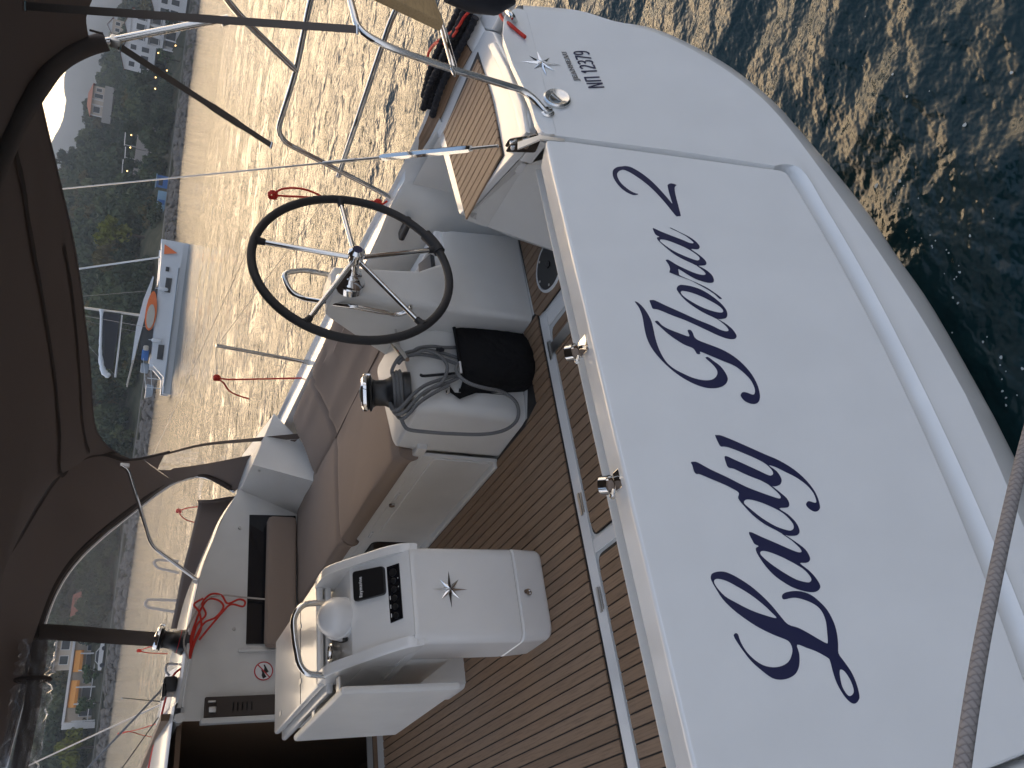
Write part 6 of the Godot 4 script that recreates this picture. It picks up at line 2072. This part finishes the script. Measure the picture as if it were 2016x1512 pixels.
func buildings() -> void:
	# white hotel on the right
	var f := facing(54.35, 188.0, 3.0)
	var t := thing("hotel", "stepped white hotel with balconies and gable roofs on the right of the far shore", "building", f.origin)
	piece(t, "wall", "white_wall", f, [-2.9, 2.9, -1.0, 8.3, -9.0, 0.0])
	piece(t, "wall", "white_wall", f, [-8.4, -2.9, 3.4, 8.6, -9.0, 0.6])
	piece(t, "wall", "white_wall", f, [2.9, 8.5, -1.0, 4.2, -9.0, 0.8])
	gable(t, f, -2.9, 2.9, 8.3, 1.2, -9.2, 0.5)
	gable(t, f, -8.4, -2.9, 8.6, 1.0, -9.2, 1.0)
	gable(t, f, 2.9, 8.5, 4.2, 1.3, -9.2, 1.2)
	windows(t, f, [[-2.4, 5.6, 1.1, 1.7], [-0.55, 5.6, 1.1, 1.7], [1.3, 5.6, 1.1, 1.7], [-2.4, 2.9, 1.1, 1.7], [-0.55, 2.9, 1.1, 1.7], [1.3, 2.9, 1.1, 1.7], [-2.2, 0.2, 4.2, 1.7]], 0.0)
	windows(t, f, [[-7.6, 6.9, 0.9, 1.0], [-6.0, 6.9, 0.9, 1.0], [-4.4, 6.9, 0.9, 1.0], [-7.6, 4.6, 0.9, 1.3], [-6.0, 4.6, 0.9, 1.3], [-4.4, 4.6, 0.9, 1.3]], 0.6)
	windows(t, f, [[3.6, 2.4, 0.9, 1.1], [5.4, 2.4, 0.9, 1.1], [7.0, 2.4, 0.8, 1.1], [3.6, 0.3, 1.0, 1.4], [5.6, 0.3, 1.0, 1.4]], 0.8)
	for y in [2.3, 5.0]:
		piece(t, "balcony", "white_wall", f, [-3.0, 3.0, y, y + 0.22, 0.0, 1.6])
		piece(t, "parapet", "white_wall", f, [-3.0, 3.0, y + 0.7, y + 0.82, 1.5, 1.6])
	for x in [-2.9, -1.0, 0.9, 2.8]: piece(t, "column", "white_wall", f, [x - 0.13, x + 0.13, 0.0, 7.4, 1.35, 1.6])
	# villa on the slope
	f = facing(49.55, 252.0, 18.5)
	t = thing("villa", "small cream villa with a brown tiled roof high among the trees", "building", f.origin)
	piece(t, "wall", "cream_wall", f, [-3.8, 3.8, 0.0, 2.8, -6.0, 0.0])
	piece(t, "terrace_wall", "stone_wall", f, [-5.0, 4.4, -2.2, -0.1, -4.0, 2.4])
	var st := S()
	var c := [f * Vector3(-4.4, 2.75, -6.6), f * Vector3(4.4, 2.75, -6.6), f * Vector3(4.4, 2.75, 1.0), f * Vector3(-4.4, 2.75, 1.0)]
	var rd := [f * Vector3(-1.6, 4.0, -2.8), f * Vector3(1.6, 4.0, -2.8)]
	quad(st, c[3], rd[0], rd[1], c[2])
	tri(st, c[0], rd[0], c[3])
	tri(st, c[2], rd[1], c[1])
	quad(st, c[1], rd[1], rd[0], c[0])
	put(st, "roof", "tile_roof", t)
	windows(t, f, [[-2.9, 0.7, 1.5, 1.5], [0.9, 0.3, 1.0, 1.9], [2.5, 0.7, 0.8, 1.2]], 0.0)
	for x in [-3.7, -1.0, 0.4]: piece(t, "column", "white_wall", f, [x - 0.12, x + 0.12, 0.0, 2.7, 0.6, 0.85])
	# small house higher up behind the hotel
	f = facing(54.0, 262.0, 16.5)
	t = thing("small_house", "little house with a red tiled roof above the white hotel", "building", f.origin)
	piece(t, "wall", "cream_wall", f, [-1.8, 1.8, -1.0, 2.6, -5.0, 0.0])
	gable(t, f, -1.8, 1.8, 2.6, 1.3, -5.2, 0.4)
	windows(t, f, [[-1.2, 0.8, 0.8, 1.0], [0.4, 0.8, 0.8, 1.0]], 0.0)
	# terrace restaurant with awnings and lit lamps
	f = facing(46.9, 176.0, 7.5)
	t = thing("terrace", "grey stone terrace with thin white awnings among the trees", "terrace", f.origin)
	piece(t, "retaining_wall", "stone_wall", f, [-4.6, 4.4, -2.2, 0.0, -6.0, 0.0])
	piece(t, "retaining_wall", "stone_wall", f, [-3.0, 6.4, -4.2, -2.5, -4.0, 3.0])
	for q in [[-4.6, -1.2, 1.9], [-0.9, 1.2, 1.75], [1.4, 4.3, 2.1]]:
		st = S()
		slab(st, [f * Vector3(q[0], q[2], -4.0), f * Vector3(q[1], q[2] + 0.12, -4.0), f * Vector3(q[1], q[2] - 0.1, 0.2), f * Vector3(q[0], q[2] - 0.2, 0.2)], 0.1, 0.0, Vector3.UP)
		put(st, "awning", "white_wall", t)
		piece(t, "post", "white_wall", f, [q[0] + 0.1, q[0] + 0.2, 0.0, q[2] - 0.2, -0.1, 0.1])
	var spots := [[Vector3(140.9, 5.6091, -105.5), "above the stair by the white hotel, the rightmost but two"], [Vector3(142.1, 2.8861, -103.8), "lowest and rightmost, at the foot of the white hotel"], [Vector3(137.7, 3.7793, -106.4), "between the hotel foot and the black strap"], [Vector3(136.6, 5.4852, -107.7), "left of the hotel corner, the upper of two"], [Vector3(133.8, 5.303, -108.0), "midway between hotel and terrace, upper"], [Vector3(133.5, 4.3683, -108.5), "midway between hotel and terrace, lower"], [Vector3(132.3, 5.0978, -109.9), "just right of the round tree by the terrace"], [Vector3(129.4, 8.336, -116.3), "at the right end of the terrace awnings"], [Vector3(127.9, 8.242, -118.0), "second from the right under the terrace awnings"], [Vector3(126.4, 8.2526, -119.6), "third from the right under the terrace awnings"], [Vector3(124.9, 8.2623, -121.2), "at the left end of the terrace awnings"]]
	for q in spots:
		var o: Vector3 = q[0]
		var lp := thing("terrace_lamp", "small warm lamp " + q[1], "lamp", o - Vector3(0, 2.4, 0), "warm lamps along the terrace path")
		st = S()
		tube(st, [o - Vector3(0, 2.6, 0), o], 0.05, 6)
		put(st, "post", "bark", lp)
		st = S()
		lathe(st, o, Vector3.UP, [[0.0, 0.0], [0.11, 0.05], [0.13, 0.13], [0.08, 0.22], [0.0, 0.26]], 10, 0)
		put(st, "lamp_bulb", "lamp_glow", lp)
	# blue kiosk and container on the shore
	f = facing(45.65, 143.0, 1.5)
	t = thing("kiosk", "bright blue kiosk with a flat roof on the rocky shore", "kiosk", f.origin)
	piece(t, "wall", "blue_paint", f, [-0.95, 0.95, 0.0, 1.6, -2.0, 0.0])
	piece(t, "roof", "pale_blue_paint", f, [-1.1, 1.1, 1.6, 1.75, -2.2, 0.3])
	piece(t, "hatch", "window_dark", f, [-0.6, 0.5, 0.7, 1.3, -0.02, 0.04])
	f = facing(44.5, 137.0, 1.5)
	t = thing("container", "long pale blue container beside the blue kiosk", "container", f.origin)
	piece(t, "wall", "pale_blue_paint", f, [-1.7, 1.4, 0.0, 1.2, -2.0, 0.0])
	piece(t, "door", "blue_paint", f, [-0.6, 0.1, 0.1, 1.0, 0.0, 0.05])
	# red-roofed house behind the sprayhood window
	f = facing(19.4, 158.0, 2.6)
	t = thing("red_roof_house", "long white house with a red tiled roof seen through the sprayhood window", "building", f.origin)
	piece(t, "wall", "white_wall", f, [-5.4, 0.9, -1.0, 2.9, -8.0, 0.0])
	piece(t, "wall", "white_wall", f, [0.9, 5.4, 1.6, 3.2, -8.0, 0.0])
	piece(t, "lower_wall", "stone_wall", f, [0.9, 5.4, -1.0, 1.6, -8.0, 0.6])
	st = S()
	var rf := [f * Vector3(-5.8, 2.85, 0.7), f * Vector3(1.3, 2.85, 0.7), f * Vector3(0.3, 5.0, -4.0), f * Vector3(-4.8, 5.0, -4.0), f * Vector3(-5.8, 2.85, -8.6), f * Vector3(1.3, 2.85, -8.6)]
	quad(st, rf[0], rf[3], rf[2], rf[1])
	quad(st, rf[5], rf[2], rf[3], rf[4])
	tri(st, rf[4], rf[3], rf[0])
	tri(st, rf[1], rf[2], rf[5])
	put(st, "roof", "tile_roof", t)
	windows(t, f, [[-4.8, 0.2, 1.1, 1.6], [-3.0, 0.2, 1.1, 1.6], [-1.2, 0.2, 1.1, 1.6], [1.8, 2.0, 0.9, 0.8], [3.6, 2.0, 0.9, 0.8]], 0.0)
	# restaurant with orange awnings
	f = facing(14.6, 150.0, 1.8)
	t = thing("restaurant", "flat-roofed cream restaurant with two orange awnings on the shore road", "building", f.origin)
	piece(t, "wall", "cream_wall", f, [-6.0, 6.7, -0.5, 4.2, -8.0, 0.0])
	piece(t, "upper_floor", "cream_wall", f, [1.6, 6.7, 4.2, 6.6, -8.0, -0.4])
	piece(t, "roof", "stone_wall", f, [1.3, 7.0, 6.6, 6.8, -8.4, 0.2])
	piece(t, "cornice", "white_wall", f, [-6.3, 6.9, 4.15, 4.5, -8.2, 0.5])
	piece(t, "side_wall", "white_wall", f, [-6.9, -6.0, -0.5, 4.4, -8.0, 2.4])
	windows(t, f, [[2.4, 4.9, 1.2, 1.1], [4.6, 4.9, 1.4, 1.1]], -0.4)
	windows(t, f, [[-5.2, 0.3, 1.8, 2.0], [-2.8, 0.3, 1.8, 2.0], [-0.4, 0.3, 1.8, 2.0], [2.0, 0.3, 1.8, 2.0], [4.4, 0.3, 1.8, 2.0]], 0.0)
	for q in [[-3.9, 0.0], [1.2, 4.4]]:
		st = S()
		slab(st, [f * Vector3(q[0], 3.95, 0.1), f * Vector3(q[1], 3.95, 0.1), f * Vector3(q[1], 3.1, 1.9), f * Vector3(q[0], 3.1, 1.9)], 0.06, 0.0, Vector3.UP)
		wall_box(st, f, q[0], q[1], 2.75, 3.12, 1.86, 1.92)
		put(st, "awning", "orange_awning", t)
	piece(t, "handrail", "white_wall", f, [-5.8, 6.6, 1.0, 1.12, 2.3, 2.4])
	for x in [-5.8, -3.4, -1.0, 1.4, 3.9, 6.4]: piece(t, "column", "white_wall", f, [x - 0.1, x + 0.1, 0.0, 3.2, 2.2, 2.4])
	# small car in front
	f = facing(15.9, 140.5, 1.52)
	t = thing("parked_car", "small pale parked car on the shore road before the restaurant", "car", f.origin)
	st = S()
	loft(st, [[-0.75, 0.0], [0.75, 0.0]].map(func(s): return [[-1.9, 0.35], [-1.9, 0.8], [-1.1, 0.9], [-0.6, 1.35], [0.7, 1.38], [1.3, 0.95], [1.9, 0.85], [1.9, 0.35]].map(func(q): return f * Vector3(q[0], q[1], s[0] - 0.8))), true, -1)
	put(st, "body", "white_wall", t)
	for s in [-0.04, -1.56]:
		st = S()
		fill(st, [[-0.95, 0.92], [-0.55, 1.28], [0.65, 1.3], [1.1, 0.95]].map(func(q): return f * Vector3(q[0], q[1], s)))
		put(st, "window", "window_dark", t)
	for x in [-1.2, 1.2]:
		for s in [-0.1, -1.5]:
			st = S()
			lathe(st, f * Vector3(x, 0.33, s - 0.1), f.basis.z, [[0.0, 0.0], [0.33, 0.0], [0.33, 0.2], [0.0, 0.2]], 12, -1)
			put(st, "wheel", "dark_cover", t)

func catamaran() -> void:
	var bow := at(41.36, 70.6)
	var stern := at(32.22, 69.4)
	var ax := (bow - stern).normalized()
	var lat := ax.cross(Vector3.UP)   # to the far side
	if lat.dot(stern) < 0: lat = -lat
	var t := thing("catamaran", "white moored catamaran with an orange bow triangle and a furled dark sail", "catamaran", (bow + stern) * 0.5)
	var P := func(l: float, y: float, w: float) -> Vector3: return stern + ax * l + Vector3.UP * y + lat * w
	mk("cat_white", lin(0.62, 0.65, 0.68), 0.35)
	mk("cat_grey", lin(0.28, 0.32, 0.36), 0.5)
	mk("antifoul", lin(0.03, 0.06, 0.08), 0.6)
	var stn := [[0.0, 0.45, 0.35], [0.05, 0.5, 0.55], [1.3, 0.6, 0.62], [2.0, 1.3, 0.66], [2.3, 1.62, 0.68], [4.5, 1.68, 0.72], [8.0, 1.75, 0.66], [10.5, 1.86, 0.48], [11.7, 1.95, 0.2], [12.15, 1.98, 0.04]]
	for o in [0.0, 4.8]:
		var st := S()
		var rings := []
		for s in stn:
			var l: float = s[0]
			rings.append([P.call(l, s[1], o - s[2]), P.call(l + 0.0, 0.42, o - s[2] * 0.98), P.call(l, 0.32, o - s[2] * 0.82), P.call(l, -0.5, o - s[2] * 0.4), P.call(l, -0.5, o + s[2] * 0.4), P.call(l, 0.32, o + s[2] * 0.82), P.call(l, 0.42, o + s[2] * 0.98), P.call(l, s[1], o + s[2]), P.call(l, s[1] + 0.06, o)])
		loft(st, rings, true, -1)
		var h := put(st, "hull", "cat_white", t)
		if o == 0.0:
			for w in [[3.2, 1.05, 1.15], [8.5, 1.12, 1.15], [9.75, 1.32, 0.35]]:
				st = S()
				var hw := 0.735 if w[0] < 8 else 0.64
				box(st, P.call(w[0], w[1], -hw + (0.04 if w[0] > 9 else 0.0)), Vector3(w[2], 0.42 if w[2] > 0.5 else 0.25, 0.06), 0.0, Basis(ax, Vector3.UP, ax.cross(Vector3.UP)))
				put(st, "window", "window_dark", h)
			st = S()
			fill(st, [P.call(11.75, 1.75, -0.22), P.call(10.9, 1.7, -0.46), P.call(11.15, 0.75, -0.46)].map(func(q): return q - lat * 0.04))
			put(st, "orange_triangle", "orange_paint", h)
			st = S()
			tube(st, [P.call(0.6, 0.5, -0.66), P.call(5.0, 0.5, -0.74), P.call(10.0, 0.52, -0.56)], 0.05, 6)
			put(st, "rubbing_strip", "cat_grey", h)
	var st := S()
	box(st, P.call(5.2, 1.35, 2.4), Vector3(6.4, 0.75, 4.4), 0.05, Basis(ax, Vector3.UP, ax.cross(Vector3.UP)))
	put(st, "bridge_deck", "cat_white", t)
	# saloon and long wedge of the hard top
	st = S()
	loft(st, [-0.1, 4.9].map(func(w): return [[3.0, 1.7], [3.1, 2.6], [6.2, 2.55], [8.7, 1.8]].map(func(q): return P.call(q[0], q[1], w))), true, -1)
	put(st, "saloon", "window_dark", t)
	st = S()
	loft(st, [-0.25, 5.05].map(func(w): return [[2.4, 2.85], [2.4, 3.0], [5.0, 2.98], [7.2, 2.72], [9.1, 2.28], [9.0, 2.2], [7.0, 2.35], [5.0, 2.55]].map(func(q): return P.call(q[0], q[1], w))), true, -1)
	put(st, "hard_top", "cat_white", t)
	# paddle board along the rail
	st = S()
	var bp := []
	for i in 24:
		var a := TAU * i / 24.0
		bp.append(P.call(6.3 + 1.55 * cos(a) , 2.08 + 0.40 * sin(a) * (1.0 - 0.15 * cos(a)), -0.78))
	slab(st, bp, 0.1, 0.03)
	var pb := put(st, "paddle_board", "orange_paint", t)
	st = S()
	bp = []
	for i in 20:
		var a := TAU * i / 20.0
		bp.append(P.call(5.85 + 0.95 * cos(a), 2.08 + 0.28 * sin(a), -0.92))
	slab(st, bp, 0.02)
	put(st, "deck_pad", "tan_pad", pb)
	# fenders
	for l in [4.05, 8.1]:
		st = S()
		lathe(st, P.call(l, 1.05, -0.92), Vector3.UP, [[0.0, 0.0], [0.12, 0.08], [0.15, 0.2], [0.15, 0.6], [0.12, 0.72], [0.0, 0.78]], 10, 0)
		tube(st, [P.call(l, 1.8, -0.92), P.call(l, 2.0, -0.75)], 0.02, 5)
		put(st, "fender", "cat_white", t)
	# rig
	st = S()
	tube(st, [P.call(6.2, 2.5, 2.4), P.call(6.0, 17.5, 2.4)], 0.11, 10)
	put(st, "mast", "steel_satin", t)
	st = S()
	tube(st, [P.call(11.2, 1.7, 2.4), P.call(6.1, 16.2, 2.4)], 0.07, 8)
	put(st, "furled_jib", "cat_white", t)
	st = S()
	tube(st, [P.call(6.0, 4.15, 2.4), P.call(1.0, 4.0, 2.4)], 0.08, 8)
	put(st, "boom", "steel_satin", t)
	st = S()
	loft(st, [[6.0, 5.5, 0.2], [4.0, 5.3, 0.22], [1.6, 4.9, 0.16]].map(func(q): return [P.call(q[0], 4.25, 2.4 - q[2]), P.call(q[0], q[1] - 0.15, 2.4 - q[2]), P.call(q[0], q[1], 2.4), P.call(q[0], q[1] - 0.15, 2.4 + q[2]), P.call(q[0], 4.25, 2.4 + q[2])]), true, -1)
	put(st, "sail_cover", "dark_cover", t)
	st = S()
	tube(st, cat([P.call(6.2, 5.6, 2.3), P.call(4.5, 5.45, 2.2), P.call(2.6, 5.25, 2.2), P.call(1.4, 4.9, 2.2), P.call(1.0, 4.4, 2.2)], 5), [0.22, 0.14, 0.1, 0.1, 0.1, 0.1, 0.1, 0.12, 0.1, 0.14, 0.12, 0.18, 0.2, 0.16, 0.22, 0.2, 0.26, 0.2, 0.24, 0.2, 0.14], 8)
	put(st, "stowed_sail", "cat_white", t)
	for q in [[6.0, 9.0, 2.4, 1.2, 4.1, 2.4], [6.0, 16.8, 2.4, 5.0, 1.8, -0.5], [6.0, 16.8, 2.4, 5.0, 1.8, 5.2], [6.0, 11.0, 2.4, 8.4, 1.9, 2.4]]:
		st = S()
		tube(st, [P.call(q[0], q[1], q[2]), P.call(q[3], q[4], q[5])], 0.012, 5)
		put(st, "stay", "wire", t)
	# cockpit clutter, davits, guard rails
	st = S()
	for i in 4:
		tube(st, [P.call(0.4 + i * 0.7, 0.6, -0.6), P.call(0.4 + i * 0.7, 1.75, -0.6)], 0.025, 6)
	tube(st, [P.call(0.2, 1.3, -0.6), P.call(2.6, 1.7, -0.6)], 0.02, 6)
	tube(st, [P.call(0.2, 1.75, -0.6), P.call(2.6, 2.2, -0.6)], 0.02, 6)
	put(st, "guard_rail", "cat_white", t)
	st = S()
	tube(st, [P.call(2.4, 2.9, 0.2), P.call(0.4, 3.1, 0.2)], 0.06, 6)
	tube(st, [P.call(2.4, 2.9, 4.6), P.call(0.4, 3.1, 4.6)], 0.06, 6)
	put(st, "davit", "tan_pad", t)
	var dg := S()
	loft(dg, [[0.2, 0.5], [0.9, 0.62], [2.2, 0.6]].map(func(q): return [P.call(0.1 - 0.3, 1.2, q[0] * 1.8 + 0.4), P.call(0.1 - 0.5, 1.7, q[0] * 1.8 + 0.4), P.call(0.7, 1.7, q[0] * 1.8 + 0.4), P.call(0.6, 1.2, q[0] * 1.8 + 0.4)]), true, 0)
	put(dg, "dinghy", "cat_grey", t)
	for q in [[2.9, 2.1, -0.2, 0.9, 0.5], [1.9, 2.0, 0.6, 0.8, 0.6], [3.4, 2.1, -0.5, 0.4, 0.4]]:
		st = S()
		box(st, P.call(q[0], q[1], q[2]), Vector3(q[3], q[4], 0.5), 0.12, Basis(ax, Vector3.UP, ax.cross(Vector3.UP)))
		put(st, "deck_bundle", ["tan_pad", "cat_grey", "blue_paint"][int(q[0]) % 3], t)
